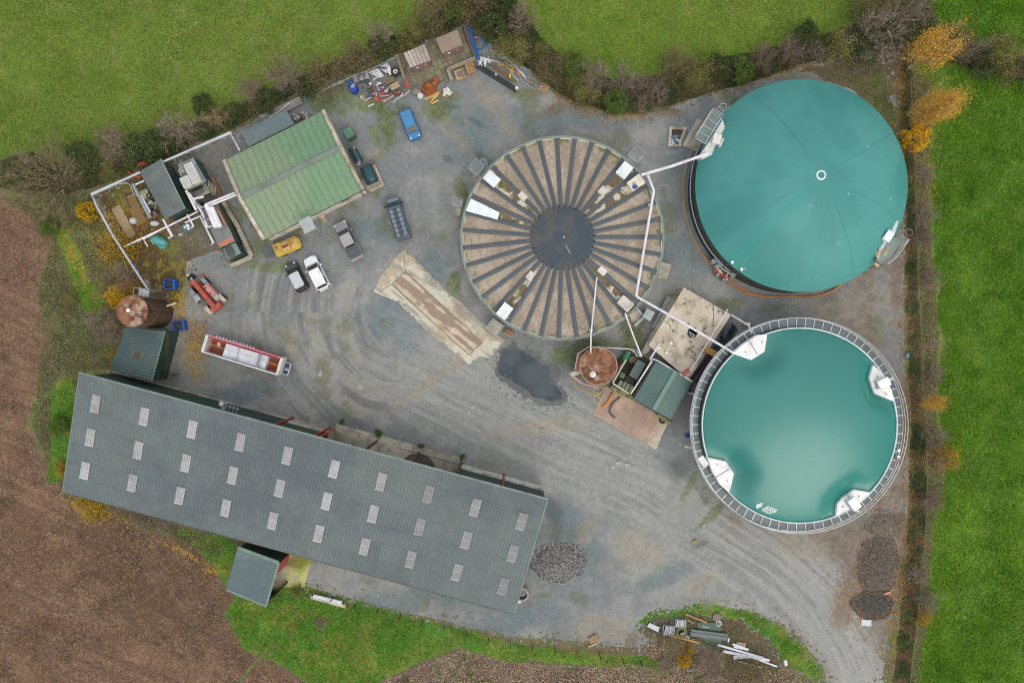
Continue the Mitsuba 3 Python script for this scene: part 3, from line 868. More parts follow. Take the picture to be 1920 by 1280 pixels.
# annexe at the barn's left end
k, P, Q, walls, n = shed_box('annexe_shed', 'dark green square shed with corrugated roof between the rusty silo and the long barn', 'shed', [(237, 613), (310, 620.6), (285, 715), (206, 692.5)], 3.7, 3.7, GREEN, 'shed_roof', ribs_along=True, cols=5, pitch=.36, amp=.07)
for i, w in enumerate(walls):
  part(k, ['back_wall', 'side_wall', 'front_wall', 'side_wall'][i], w, GREEN)
rr = lambda s, t, z=0.06: P[0] + (P[1] - P[0]) * s + (P[3] - P[0]) * t + [0, 0, z]
part(k, 'roof_patch', [bar(rr(.42, .53), rr(.42, .68), .1, .05), bar(rr(.66, .53), rr(.66, .68), .14, .05)], C(150, 132, 98), 'matte')
part(k, 'roof_vent', slab([rr(.42, .53, .08), rr(.66, .53, .08), rr(.66, .68, .08), rr(.42, .68, .08)], .05), C(84, 84, 74), 'matte')
part(k, 'flashing', [bar(P[1] + [0, 0, .05], P[2] + [0, 0, .05], .16, .05)], C(110, 128, 122))
part(k, 'open_door', [hexa(np.array([Q[2] * [1, 1, 0] + [.1, .35, 0], Q[2] * [1, 1, 0] + [1.6, .55, 0], Q[2] * [1, 1, 0] + [1.6, .6, 0], Q[2] * [1, 1, 0] + [.1, .4, 0]]), np.array([Q[2] * [1, 1, 0] + [.1, .35, 2.2], Q[2] * [1, 1, 0] + [1.6, .55, 2.2], Q[2] * [1, 1, 0] + [1.6, .6, 2.2], Q[2] * [1, 1, 0] + [.1, .4, 2.2]]))], C(96, 74, 62))

# lean-to behind the barn
k, P, Q, walls, n = shed_box('feed_shed', 'small blue-grey shed with open side below the middle of the long barn', 'shed', [(446, 1025.5), (523, 1054), (499, 1135.6), (423.6, 1104)], 4.5, 3.7, GREEN, 'felt', ribs_along=True, cols=3, pitch=.36, amp=.06)
part(k, 'back_wall', walls[0], GREEN); part(k, 'side_wall', walls[3], GREEN); part(k, 'front_wall', walls[2], GREEN)
part(k, 'flashing', [bar(P[0] + [0, 0, .06], P[1] + [0, 0, .06], .35, .06), bar(P[1] + [0, 0, .06], P[2] + [0, 0, .06], .25, .06), bar(P[2] + [0, 0, .06], P[3] + [0, 0, .06], .2, .06)], C(112, 140, 132))
e = Q[2] - Q[1]; f1 = np.array([Q[1][0], Q[1][1], 0]); f2 = np.array([Q[2][0], Q[2][1], 0])
for t in (.02, .98):
  part(k, 'post', bar(f1 + e * [1, 1, 0] * t, f1 + e * [1, 1, 0] * t + [0, 0, 4.3 - .7 * t], .15), C(60, 70, 66))
part(k, 'sliding_door', slab([f1 + e * [1, 1, 0] * .02 + [.12, 0, 4.2], f1 + e * [1, 1, 0] * .3 + [.12, 0, 4.0], f1 + e * [1, 1, 0] * .3 + [.17, 0, 4.0], f1 + e * [1, 1, 0] * .02 + [.17, 0, 4.2]], 4.1), C(170, 60, 60), label='red sliding door')
gt = thing('slatted_gate', 'dark slatted gate standing open beside the small shed below the barn', 'gate')
g0, g1 = W(514, 1121), W(540, 1090)
for i in range(7):
  part(gt, 'rail', bar(g0 + [0, 0, .2 + .22 * i], g1 + [0, 0, .2 + .22 * i], .05, .12), C(48, 60, 56))
part(gt, 'frame', [bar(g0, g0 + [0, 0, 1.7], .1), bar(g1, g1 + [0, 0, 1.7], .1), bar(g0 + [0, 0, .2], g1 + [0, 0, 1.6], .06)], C(48, 60, 56))

def tex_mossy(p, n, uv):
  x, y = p.x, p.y
  a = rot_fbm(x * .5, y * .5, 121, 4); c = rot_fbm(x * 4, y * 4, 122, 3)
  col = mix(C(190, 176, 154), C(196, 196, 128), smoothstep(.38, .56, a))
  x1, y1 = XY(566, 1053)
  m = smoothstep(3.2, 1.2, dr.abs(x - x1) + dr.abs(y - y1) * 1.4 + (a - .5) * 3)
  col = mix(col, C(120, 120, 50), m * .8)
  return col * (.8 + .4 * c)

diffuse_proc('mossy_concrete', tex_mossy)

# ---------------------------------------------------------------- green-roofed workshop
HE, HR = 3.0, 4.3
E0, E1, E2, E3 = W(417, 306, HE), W(607, 208, HE), W(686, 353, HE), W(494, 447, HE)
fr = Frame(((E0 + E1 + E2 + E3) / 4)[:2], 0)
ax = (E1 - E0) + (E2 - E3); ax /= np.linalg.norm(ax)
cr = np.array([ax[1], -ax[0], 0])           # towards the yard
LW = (np.linalg.norm(E1 - E0) + np.linalg.norm(E2 - E3)) / 2
DW = abs(((E3 - E0) + (E2 - E1)) / 2 @ cr)
c0 = (E0 + E1 + E2 + E3) / 4
ws = thing('workshop', 'workshop with green corrugated gable roof and pale stone gables', 'building')

def tex_ws(p, n, uv):
  x, y = p.x, p.y
  u = (x - float(c0[0])) * float(ax[0]) + (y - float(c0[1])) * float(ax[1])
  a = rot_fbm(x * .12, y * .12, 131, 4); b = rot_fbm(x * 1.1, y * 1.1, 132, 4)
  # the older sheets on the left are bleached and mossy
  col = mix(C(132, 150, 122), C(116, 147, 117), smoothstep(-3.5, 1.5, u + (a - .5) * 8))
  col = mix(col, C(150, 158, 128), smoothstep(.55, .75, b) * .2)
  return col * (.9 + .2 * noise2(x * 6, y * 6))

diffuse_proc('workshop_roof', tex_ws, rough=.5, spec=.3)
for s in (-1, 1):
  eave = c0 + cr * s * DW / 2; eave[2] = HE
  ridge = c0.copy(); ridge[2] = HR
  d = eave - ridge
  D = np.linalg.norm(d); d /= D
  nn = np.cross(ax, d); nn = nn if nn[2] > 0 else -nn
  NS = 15
  for i in range(NS):
    w = (LW - .9) / NS
    m = corrugated(w + .02, D + .1, w, .11, 'rib', 1, 0, 0)
    o = ridge - ax * (LW - .9) / 2 + ax * w * i + nn * (.02 + .003 * (i % 2))
    v = np.asarray(m.vertices)
    q = o + v[:, :1] * ax + v[:, 1:2] * d + v[:, 2:] * nn
    put(numbered(ws + '__roof__sheet'), (q, m.faces), bsdf='workshop_roof')
  part(ws, 'gutter', [bar(eave - ax * LW / 2 + d * .12 - [0, 0, .05], eave + ax * LW / 2 + d * .12 - [0, 0, .05], .1, .1)], C(66, 72, 72))
part(ws, 'ridge_cap', [bar(ridge - ax * (LW / 2 - .1) + [0, 0, .09], ridge + ax * (LW / 2 - .1) + [0, 0, .09], .55, .07)], C(122, 132, 126))
for s in (-1, 1):
  g = []
  for t in (-1, 1):
    e = c0 + ax * s * (LW / 2 - .2) + cr * t * (DW / 2 + .12); e[2] = HE
    r = c0 + ax * s * (LW / 2 - .2); r[2] = HR
    g.append(bar(r + [0, 0, .12], e + [0, 0, .12], .42, .22))
  part(ws, 'gable_coping', g, C(176, 172, 154), 'concrete')
CREAM = C(206, 196, 184)
hw = DW / 2 - .15; lw = LW / 2 - .25
cor = [c0 + ax * a * lw + cr * b * hw for a, b in ((-1, -1), (1, -1), (1, 1), (-1, 1))]
for i, nm in enumerate(('back_wall', 'end_wall', 'front_wall', 'end_wall')):
  a, b = cor[i].copy(), cor[(i + 1) % 4].copy()
  a[2] = b[2] = 0
  if nm == 'end_wall':
    mid = (a + b) / 2
    poly = np.array([a, b, b + [0, 0, HE], mid + [0, 0, HR - .05], a + [0, 0, HE]])
    t = ax * .12 * (1 if i == 1 else -1)
    part(ws, nm, hull(np.vstack([poly, poly - t * 2])), CREAM, 'matte')
  else:
    t = cr * .12 * (1 if i == 2 else -1)
    part(ws, nm, hexa(np.array([a, b, b - t * 2, a - t * 2]), np.array([a, b, b - t * 2, a - t * 2]) + [0, 0, HE]), CREAM, 'matte')
fw = lambda t, z, o=.0: c0 * [1, 1, 0] + ax * (t * lw) + cr * (hw + o) + np.array([0, 0, z])
for t in (.62,):
  part(ws, 'window', [slab([fw(t - .09, 2.2, .02), fw(t + .09, 2.2, .02), fw(t + .09, 2.2, .06), fw(t - .09, 2.2, .06)], .5)], C(40, 46, 50), 'glazing')
  part(ws, 'window_sill', [bar(fw(t - .1, 1.65, .08), fw(t + .1, 1.65, .08), .16, .06)], C(190, 186, 178), 'matte')
for t in (-.78, -.35, -.06):
  part(ws, 'wall_lamp', [fr and Frame(fw(t, 2.5, .1), math.atan2(ax[1], ax[0])).box(-.28, .28, -.2, .12, -.12, .12, .05)], C(226, 228, 228), 'clean')
part(ws, 'downpipe', [tube([fw(.93, 2.9, .1), fw(.93, .1, .14)], .05, 6)], C(60, 60, 60))
# porch sheet and little porch by the door
single('porch_canopy', 'flat grey canopy over the doorway of the green-roofed workshop', 'canopy', [Frame(W(585, 425, 2.2), math.atan2(ax[1], ax[0])).box(-.75, .75, -1.0, .7, 2.1, 2.18, .02), Frame(W(585, 425, 2.2), math.atan2(ax[1], ax[0])).box(-.7, -.62, -.95, -.87, 0, 2.1), Frame(W(585, 425, 2.2), math.atan2(ax[1], ax[0])).box(.62, .7, -.95, -.87, 0, 2.1)], C(168, 174, 174), 'clean')
bg = thing('builder_bag', 'beige sack of rubble beside the canopy of the green-roofed workshop', 'bag')
b = trimesh.creation.icosphere(2, .55); b.vertices *= [1, .85, .8]; b.vertices += (meshkit.noise(b.vertices * 3, 5)[:, None] - .5) * .35
b.apply_translation(W(604, 405) + [0, 0, .4]); part(bg, 'sack', b, C(190, 174, 150), 'matte', smooth=True)
b = trimesh.creation.icosphere(2, .4); b.vertices *= [1.2, .85, .6]; b.vertices += (meshkit.noise(b.vertices * 3, 6)[:, None] - .5) * .3
b.apply_translation(W(608, 413) + [0, 0, .2]); part(bg, 'flap', b, C(170, 158, 140), 'matte', smooth=True)

# flat-roofed lean-to behind the workshop
k, P, Q, walls, n = shed_box('lean_to', 'low lean-to with flat slate grey roof behind the green-roofed workshop', 'shed', [(452, 248), (536, 206), (552, 233), (466, 276)], 2.5, 2.7, C(70, 72, 70), 'felt', ribs_along=False, cols=5, amp=.012, pitch=.9)
for i, w in enumerate(walls):
  part(k, ['back_wall', 'side_wall', 'front_wall', 'side_wall'][i], w, C(84, 80, 74), 'matte')
diffuse_proc('felt', tex_roof(C(104, 118, 122), C(118, 130, 130), C(112, 122, 112), 141))
part(k, 'railing', [tube([P[0] + [-.6, -.2, -.3], P[0] + [-.1, .1, -.2]], .04, 6), tube([P[0] + [-.6, -.2, -.3], P[0] + [-.55, -.8, -.4], P[3] + [-.3, .6, -.6]], .04, 6)], C(170, 178, 180), 'metal')
struct('shed_slab', 'mossy yellow-green concrete slab beside the small shed below the barn', prism(ragged(G((540, 1033), (587, 1044), (571, 1100), (530, 1100), (500, 1110), (505, 1060)), .12, .2, 71), 0, .07), bsdf='mossy_concrete')
# ================================================================ THE ROUND TANKS
# ---------------------------------------------------------------- ribbed-roof digester
ZD = 4.5
dc = XY(1054.5, 446, ZD)
RD = 192 * S * (FLY - ZD) / FLY
dig = thing('ribbed_digester', 'round concrete digester whose brown roof is crossed by dark radiating ribs', 'tank')
RI, RH = RD - 0.30, 3.55          # inner edge of the kerb, radius of the hub
zc = lambda r: ZD - 0.22 + 0.5 * (1 - r / RD)
part(dig, 'wall', lathe(dc, [(RD - .35, 0), (RD - .02, 0), (RD - .02, ZD - .3)], 96), C(122, 128, 122), 'concrete')
part(dig, 'kerb', lathe(dc, [(RD - .02, ZD - .3), (RD, ZD - .02), (RD - .03, ZD), (RD - .27, ZD), (RD - .3, ZD - .03), (RD - .3, ZD - .4)], 120), C(128, 142, 136), 'paint')

def tex_pebble(p, n, uv):
  x, y = p.x - float(dc[0]), p.y - float(dc[1])
  a = rot_fbm(x * .5, y * .5, 151, 4); b = rot_fbm(x * 2.2, y * 2.2, 152, 4)
  r = dr.sqrt(x * x + y * y)
  col = mix(C(158, 144, 130), C(176, 162, 147), smoothstep(.35, .65, a))
  col = mix(col, C(142, 124, 104), smoothstep(.55, .75, b) * .5)
  col = mix(col, C(96, 106, 60), smoothstep(RI - 1.0, RI, r + (b - .5) * 1.6) * smoothstep(.45, .62, rot_fbm(x * .6, y * .6, 153, 3)) * .8)
  return col * (.8 + .4 * noise2(x * 7, y * 7))

diffuse_proc('pebble_roof', tex_pebble)

def tex_stained(p, n, uv):
  x, y = p.x, p.y
  a = rot_fbm(x * 1.1, y * 1.1, 155, 4); b = rot_fbm(x * 3.2, y * 3.2, 156, 4)
  col = mix(C(206, 196, 178), C(120, 104, 86), smoothstep(.44, .6, a))
  col = mix(col, C(88, 82, 70), smoothstep(.55, .68, b) * .7)
  return mix(col, C(108, 116, 56), smoothstep(.56, .7, rot_fbm(x * .8, y * .8, 158, 4)) * .6)

diffuse_proc('stained_deck', tex_stained)
NRIB = 35
STEP = 2 * math.pi / NRIB
A0 = math.radians(0.6)

def dpt(r, a, z=None, dz=0.0):
  return np.array([dc[0] + r * math.cos(a), dc[1] + r * math.sin(a), (zc(r) if z is None else z) + dz])

special = {13: 's', 15: 'w', 4: 's', 3: 's', 30: 's', 22: 's'}
for i in range(NRIB):
  a0, a1 = A0 + i * STEP, A0 + (i + 1) * STEP
  hw = .24
  ins = lambda r: hw / r
  q = [dpt(RI, a0 + ins(RI)), dpt(RI, a1 - ins(RI)), dpt(RH, a1 - ins(RH)), dpt(RH, a0 + ins(RH))]
  part(dig, 'roof_panel', slab(q, .1), None, 'stained_deck' if i in special else 'pebble_roof', label='stained pale roof panel with moss' if i in special else None)
  w = .25
  # rib: a tarred beam with a gabled top
  e, n_ = np.array([math.cos(a0), math.sin(a0), 0]), np.array([-math.sin(a0), math.cos(a0), 0])
  i0, o0 = dpt(RH - .15, a0), dpt(RI + .12, a0)
  sec = [(-w, -.1), (w, -.1), (w, .11), (.07, .15), (-.07, .15), (-w, .11)]
  v = np.array([b + n_ * s + [0, 0, h] for b in (i0, o0) for s, h in sec])
  part(dig, 'rib', hull(v), C(72, 82, 92), 'paint', jitter=.06)
  if True:   # pale batten along one side of the rib
    if rng.uniform() < .75:
      part(dig, 'batten', bar(i0 + n_ * (w + .03) + [0, 0, .03], o0 + n_ * (w + .03) + [0, 0, .03], .05, .06), C(176, 164, 142), 'matte')
  if i not in (13, 15, 3, 4, 22, 30):
    part(dig, 'edge_board', bar(dpt(RI - .02, a0 + .032, dz=.08), dpt(RI - .02, a1 - .032, dz=.08), .13, .16), C(208, 200, 176), 'matte', jitter=.08)
hubm = lathe(dc, [(RH + .1, zc(RH) + .16), (RH * .6, zc(RH) + .30), (.25, zc(0) + .35), (.01, zc(0) + .36)], 70)
part(dig, 'hub', hubm, C(74, 84, 94), 'matte')
for i in range(NRIB):
  a = A0 + (i + .5) * STEP
  part(dig, 'hub_seam', bar(dpt(.9, a, zc(RH) + .36), dpt(RH + .05, a, zc(RH) + .19), .06, .05), C(60, 69, 80), 'paint')
  a = A0 + i * STEP
  part(dig, 'bolt', Frame(dpt(RH + .16, a + .055, dz=.06), a).box(-.09, .09, -.09, .09, 0, .12), C(28, 32, 38), 'matte')
part(dig, 'vent_cap', cyl(dpt(.1, 0)[:2], .1, zc(0) + .3, zc(0) + .5, 12), C(200, 204, 208), 'clean')
part(dig, 'cable', tube([dpt(.9, math.radians(-70), zc(0) + .38), dpt(2.1, math.radians(-66), zc(0) + .3)], .04, 6), C(196, 200, 206), 'clean')

def cover(name, label, cat, px4, h0, h, color, bsdf='clean', ch=.05, group=None):
  f, L, D = rect(px4, h0 + h)
  k = thing(name, label, cat, group)
  part(k, 'lid', f.box(-L / 2, L / 2, -D / 2, D / 2, h0 + h - .12, h0 + h, ch), color, bsdf)
  part(k, 'side', f.box(-L / 2 + .06, L / 2 - .06, -D / 2 + .06, D / 2 - .06, h0 - .3, h0 + h - .12), color, bsdf)
  return k, f, L, D

WHITE = C(228, 232, 234)
cover('hatch_cover', 'white square hatch cover on the upper left edge of the ribbed roof', 'hatch', [(918, 318), (939.4, 336), (926.3, 352.4), (904, 333.5)], ZD, .5, WHITE)
kx, f, L, D = cover('hatch_cover', 'white square hatch cover on the upper right edge of the ribbed roof', 'hatch', [(1172, 301.5), (1189.5, 314.6), (1169.8, 336), (1154, 322)], ZD, .6, WHITE)
kx, f, L, D = cover('hatch_cover', 'cream hatch carrying a blue lump at the upper right of the ribbed roof', 'hatch', [(1198.5, 324.5), (1210.8, 341.7), (1187, 359), (1174.7, 342.5)], ZD, .6, C(222, 212, 198))
part(kx, 'grille', f.box(-.2, .7, -.5, -.1, ZD + .6, ZD + .65), C(188, 178, 160), 'matte')
b = trimesh.creation.icosphere(1, .3); b.vertices *= [1, .8, .6]; b.apply_translation(f.p(-.35, -1.0, ZD + .7))
single('blue_lump', 'small blue bundle lying on the cream hatch of the ribbed roof', 'bundle', (np.c_[f.p(.1, -.0)[0] * 0 + b.vertices[:, 0] * 0 + (b.vertices[:, 0] - f.p(-.35, -1.0)[0]) + W(1190, 351, 5.1)[0], b.vertices[:, 1] - f.p(-.35, -1.0)[1] + W(1190, 351, 5.1)[1], b.vertices[:, 2]], b.faces), C(42, 86, 190), 'matte')
cover('hatch_cover', 'white hatch cover with rust stains on the lower right edge of the ribbed roof', 'hatch', [(1170.6, 553), (1189.5, 571), (1177, 586), (1155, 567)], ZD, .5, C(224, 216, 208), 'paint')
cover('hatch_cover', 'white hatch cover on the lower left edge of the ribbed roof', 'hatch', [(946, 565.5), (963, 578), (946, 600.8), (929.6, 587.6)], ZD, .55, WHITE)
for (a, b, r), t in (((979, 384.5, 40), 'left of the dark hub, above its level'), ((1119.5, 374.5, -40), 'right of the dark hub, above its level'), ((1119, 516, 48), 'right of the dark hub, where a pipe ends'), ((992.5, 524.5, 50), 'below left of the dark hub')):
  f = Frame(W(a, b, ZD), math.atan2(W(a, b)[1] - dc[1], W(a, b)[0] - dc[0]))
  k = thing('inspection_box', f'small pale box on the ribbed roof {t}', 'box')
  part(k, 'lid', f.box(-.48, .48, -.36, .36, ZD + .4, ZD + .5, .03), C(220, 212, 202), 'paint')
  part(k, 'side', f.box(-.42, .42, -.3, .3, ZD - .3, ZD + .4), C(180, 174, 164), 'paint')
# white tarpaulin in one wedge
q = [W(a, b, ZD + .05) for a, b in ((883, 373), (937, 399), (933, 412.5), (873, 396))]
N = 14
u, v = np.meshgrid(np.linspace(0, 1, N * 2), np.linspace(0, 1, N), indexing='ij')
P = q[0] * ((1 - u) * (1 - v))[..., None] + q[1] * (u * (1 - v))[..., None] + q[2] * (u * v)[..., None] + q[3] * ((1 - u) * v)[..., None]
P[..., 2] += .12 + .14 * meshkit.fbm(P * [1.6, 1.6, 0], 3, 4) + .05 * np.sin(u * 3.1 * 6)
I = np.arange(2 * N * N).reshape(2 * N, N)
fq = np.stack([I[:-1, :-1], I[1:, :-1], I[1:, 1:], I[:-1, 1:]], -1).reshape(-1, 4)
single('tarpaulin', 'creased white tarpaulin covering one wedge of the ribbed roof', 'tarpaulin', (P.reshape(-1, 3), fq), C(226, 234, 236), 'clean', smooth=True)

def rail(parent, pts, h, z, posts=True, r=.035, n=1, col=None):
  col = C(196, 202, 204) if col is None else col
  P = np.array([[*p[:2], z] for p in pts])
  for lv in (h, h * .5):
    part(parent, 'handrail', tube(P + [0, 0, lv], r, 6), col, 'metal')
  if posts:
    for p in P:
      part(parent, 'rail_post', tube([p, p + [0, 0, h]], r, 6), col, 'metal')

def platform(name, label, px4, z, cage=None, grate=True, slabcol=None, rails=(0, 1, 2, 3), group=None):
  """small access platform: deck, legs, railing and a ladder with hoops"""
  f, L, D = rect(px4, z)
  k = thing(name, label, 'platform', group)
  c = [f.p(-L / 2, -D / 2, z), f.p(L / 2, -D / 2, z), f.p(L / 2, D / 2, z), f.p(-L / 2, D / 2, z)]
  if grate:
    nb = max(int(L / .16), 3)
    part(k, 'deck_grating', [f.box(-L / 2 + L * i / nb, -L / 2 + L * (i + .55) / nb, -D / 2, D / 2, z - .05, z) for i in range(nb)], C(150, 160, 162), 'metal', stuff=True)
  else:
    part(k, 'deck', f.box(-L / 2, L / 2, -D / 2, D / 2, z - .08, z), slabcol or C(186, 180, 166), 'matte')
  part(k, 'deck_frame', tube(c, .05, 4, closed=True), C(196, 202, 204), 'metal')
  for p in c:
    part(k, 'leg', tube([[p[0], p[1], 0], p], .05, 6), C(180, 188, 190), 'metal')
  for i in rails:
    a, b = c[i], c[(i + 1) % 4]
    part(k, 'handrail', tube([a + [0, 0, 1.1], b + [0, 0, 1.1]], .03, 6), C(206, 212, 214), 'metal')
    part(k, 'rail_post', tube([a, a + [0, 0, 1.1]], .03, 6), C(206, 212, 214), 'metal')
  if cage is not None:
    b = W(*cage, z)
    for j in range(5):
      ring = [b + [.38 * math.cos(t), .38 * math.sin(t), -z + .8 + j * (z + .3) / 5] for t in np.linspace(0, 2 * math.pi, 15)[:-1]]
      part(k, 'ladder_hoop', tube(ring, .022, 5, closed=True), C(196, 202, 204), 'metal')
    for s in (-.2, .2):
      part(k, 'ladder_stile', tube([[b[0] + s, b[1], 0], [b[0] + s, b[1], z + 1.0]], .03, 5), C(196, 202, 204), 'metal')
  return k, f, L, D

struct('concrete_pad', 'pale square pad below the ladder at the upper left of the ribbed digester', prism(G((877, 336), (888, 322), (912, 338), (900, 352)), 0, .12), bsdf='concrete')
platform('access_platform', 'small steel platform with a hooped ladder at the upper left of the ribbed digester', [(880, 318), (894, 302), (908, 316), (894, 332)], 3.2, cage=(907, 304))
struct('concrete_pad', 'pale broken pad at the left of the ribbed digester', prism(G((852, 372), (868, 378), (862, 406), (848, 402)), 0, .12), bsdf='concrete')
platform('access_platform', 'light steel platform at the left of the ribbed digester', [(851, 372), (868, 376), (866, 390), (849, 386)], 2.4)
struct('concrete_pad', 'pale pad below the platform at the upper right of the ribbed digester', prism(G((1172, 296), (1184, 282), (1202, 296), (1188, 312)), 0, .12), bsdf='concrete')
platform('access_platform', 'steel platform with a hooped ladder at the upper right of the ribbed digester', [(1176, 294), (1190.5, 277), (1206, 292), (1191, 309)], 3.2, cage=(1205, 302))
struct('concrete_pad', 'pale cracked pad inside a steel frame at the right of the ribbed digester', prism(ragged(G((1236, 492), (1256, 496), (1250, 524), (1232, 520)), .12, .15, 75), 0, .15), bsdf='concrete')
platform('access_platform', 'open steel frame on a cracked pad at the right of the ribbed digester', [(1240, 491), (1259, 496), (1253, 519), (1234, 514)], .9, grate=False, rails=())[0]
struct('concrete_pad', 'stained pale pad inside a steel frame at the lower right of the ribbed digester', prism(ragged(G((1178, 588), (1196, 580), (1208, 596), (1188, 612)), .12, .15, 76), 0, .15), bsdf='concrete')
kp = thing('corner_barrier', 'L-shaped steel barrier round the stained pad at the lower right of the ribbed digester', 'barrier')
for a, b in (((1194, 579), (1208, 594)), ((1208, 594), (1190, 611))):
  part(kp, 'beam', bar(W(*a, .6), W(*b, .6), .3, .1), C(170, 178, 180), 'metal')
  part(kp, 'leg', bar(W(*a, 0), W(*a, .6), .1), C(170, 178, 180), 'metal')
cover('steel_plate', 'square light grey steel plate cover between the ribbed digester and the raised concrete pit', 'plate', [(1212.5, 577), (1228.5, 585), (1219.5, 604), (1204, 594)], .6, .5, C(176, 184, 186), 'metal')
struct('concrete_pad', 'pale pad under the white-rimmed box at the lower left of the ribbed digester', prism(G((909, 617), (924, 596), (946, 610), (929, 632)), .0, .14), bsdf='concrete')
kp, f, L, D = platform('access_platform', 'square steel-edged platform at the lower left of the ribbed digester', [(910, 616), (924, 596), (945, 611), (929, 631)], 1.3, grate=False, slabcol=C(176, 174, 164), rails=())

# ---------------------------------------------------------------- dome-roofed tank
ZR, RISE = 4.0, 5.1
tc = XY(1503, 348, ZR)
RT = 198.5 * S * (FLY - ZR) / FLY
dome = thing('dome_tank', 'large round tank under a taut teal dome with a white ring on top', 'tank')
part(dome, 'wall', lathe(tc, [(RT - .3, 0), (RT - .08, 0), (RT - .08, ZR - .25)], 96), C(52, 58, 56), 'paint')
part(dome, 'wall_band', [lathe(tc, [(RT - .06, z), (RT - .04, z + .05), (RT - .06, z + .1)], 72) for z in (1.0, 2.2, 3.2)], C(62, 68, 66), stuff=True)

def dome_z(x, y):
  r2 = ((x - tc[0]) ** 2 + (y - tc[1]) ** 2) / RT ** 2
  R = (RT ** 2 + RISE ** 2) / (2 * RISE)
  return ZR + RISE - R + np.sqrt(np.maximum(R * R - r2 * RT ** 2, 0))

def membrane(nr=70, na=240, seams=36, wr=.03):
  rs = np.sqrt(np.linspace(0, 1, nr)) * RT
  rs = np.linspace(0.0005, 1, nr) * RT
  an = np.arange(na) * 2 * np.pi / na
  r, a = np.meshgrid(rs, an, indexing='ij')
  x, y = tc[0] + r * np.cos(a), tc[1] + r * np.sin(a)
  z = dome_z(x, y)
  s = (a / (2 * np.pi) * seams) % 1
  s = np.minimum(s, 1 - s)
  z = z - wr * np.exp(-(s / .06) ** 2) * np.minimum(r / 4.0, 1) * (r < RT * .985)
  I = np.arange(nr * na).reshape(nr, na)
  J = np.roll(I, -1, 1)
  f = np.stack([I[:-1], I[1:], J[1:], J[:-1]], -1).reshape(-1, 4)
  return np.stack([x, y, z], -1).reshape(-1, 3), f

def tex_dome(p, n, uv):
  x, y = p.x - float(tc[0]), p.y - float(tc[1])
  a = rot_fbm(x * .18, y * .18, 161, 4); b = rot_fbm(x * 2.0, y * 2.0, 162, 3)
  col = mix(C(66, 138, 134), C(78, 148, 144), smoothstep(.35, .65, a))
  # washed streak where rain runs down from the ring
  u, v = x * .72 - y * .69, x * .69 + y * .72
  wv = rot_fbm(x * .5, y * .5, 164, 3)
  st = smoothstep(1.0, .15, dr.abs(u * 1.0 + 3.0 * 0 + (x * .69 - y * -.72) * 0 + (wv - .5) * .8)) * smoothstep(-1.0, -3.0, v)
  col = mix(col, C(20, 150, 140), st * .3)
  ang = dr.atan2(y, x)
  col = mix(col, C(74, 160, 158), smoothstep(.6, .8, noise2(ang * 14, dr.sqrt(x * x + y * y) * .12, 4)) * .12)
  return col * (.97 + .06 * b)

diffuse_proc('dome_membrane', tex_dome, rough=.5, spec=.35)
v, f = membrane()
put(numbered(dome + '__membrane'), (v, f), bsdf='dome_membrane', smooth=True)
for i in range(28):
  a = 2 * np.pi * (i + .3) / 28
  rr_ = np.linspace(1.2, RT - .05, 22)
  X, Y = tc[0] + rr_ * math.cos(a), tc[1] + rr_ * math.sin(a)
  part(dome, 'weld_seam', tube(np.c_[X, Y, dome_z(X, Y)], .012, 5), C(66, 137, 134), 'clean')
part(dome, 'skirt', lathe(tc, [(RT + .02, ZR - .28), (RT + .03, ZR + .02), (RT - .1, ZR + .06)], 120), C(20, 140, 128), 'clean')
ap = W(1540.3, 325, ZR + RISE)
part(dome, 'apex_ring', torus((tc[0], tc[1], ZR + RISE + .02), .46, .1, 32, 8), C(238, 240, 240), 'clean')
for j in range(5):
  a, r = rng.uniform(0, 6.28), rng.uniform(3, 10)
  x, y = tc[0] + r * math.cos(a), tc[1] + r * math.sin(a)
  part(dome, 'patch', Frame((x, y, dome_z(x, y)), a).box(-.12, .12, -.1, .1, -.03, .03), C(120, 186, 180), 'clean')
# tank-foot collar of gravel and orange pipe round the lower side
for i, (aa, bb, rr_, h) in enumerate(((215, 300, RT + .55, .25), (228, 262, RT + .8, .2))):
  an = np.radians(np.linspace(aa, bb, 40))
  wob = .25 * np.sin(an * 9 + i)
  single('drain_pipe', ['long orange drain pipe curving round the foot of the dome tank', 'short orange drain pipe lying outside the long one at the foot of the dome tank'][i], 'pipe',
       tube(np.c_[tc[0] + (rr_ + wob) * np.cos(an), tc[1] + (rr_ + wob) * np.sin(an), np.full(40, h)], .1, 8), C(206, 136, 82), 'matte')
an = np.radians(np.linspace(128, 232, 60))
single('foot_pipe', 'thin pale pipe running along the dark left wall of the dome tank', 'pipe', tube(np.c_[tc[0] + (RT + .18) * np.cos(an), tc[1] + (RT + .18) * np.sin(an), np.full(60, 2.2)], .07, 8), C(190, 202, 206), 'metal')
an = np.radians(np.linspace(136, 230, 60))
struct('kerb_strip', 'stony kerb strip at the left foot of the dome tank', lathe(tc, [(RT + .35, .02), (RT + .38, .14), (RT + .75, .12), (RT + .8, .02)], 60, math.radians(136), math.radians(232)), C(150, 138, 118), 'matte')
# white pods: sheet-metal aprons at the rim
pods = {}

def pod(parent, name, outline, z0, z1, col, inset=.12):
  P = [XY(a, b, z1) for a, b in outline]
  base = Polygon(P)
  if not base.is_valid:
    base = base.buffer(0)
  top = base.buffer(-inset)
  v = [[*q, z0] for q in list(base.exterior.coords)[:-1]] + [[*q, z1 - .05] for q in list(base.exterior.coords)[:-1]] + [[*q, z1] for q in list(top.exterior.coords)[:-1]]
  return part(parent, name, hull(v), col, 'clean')

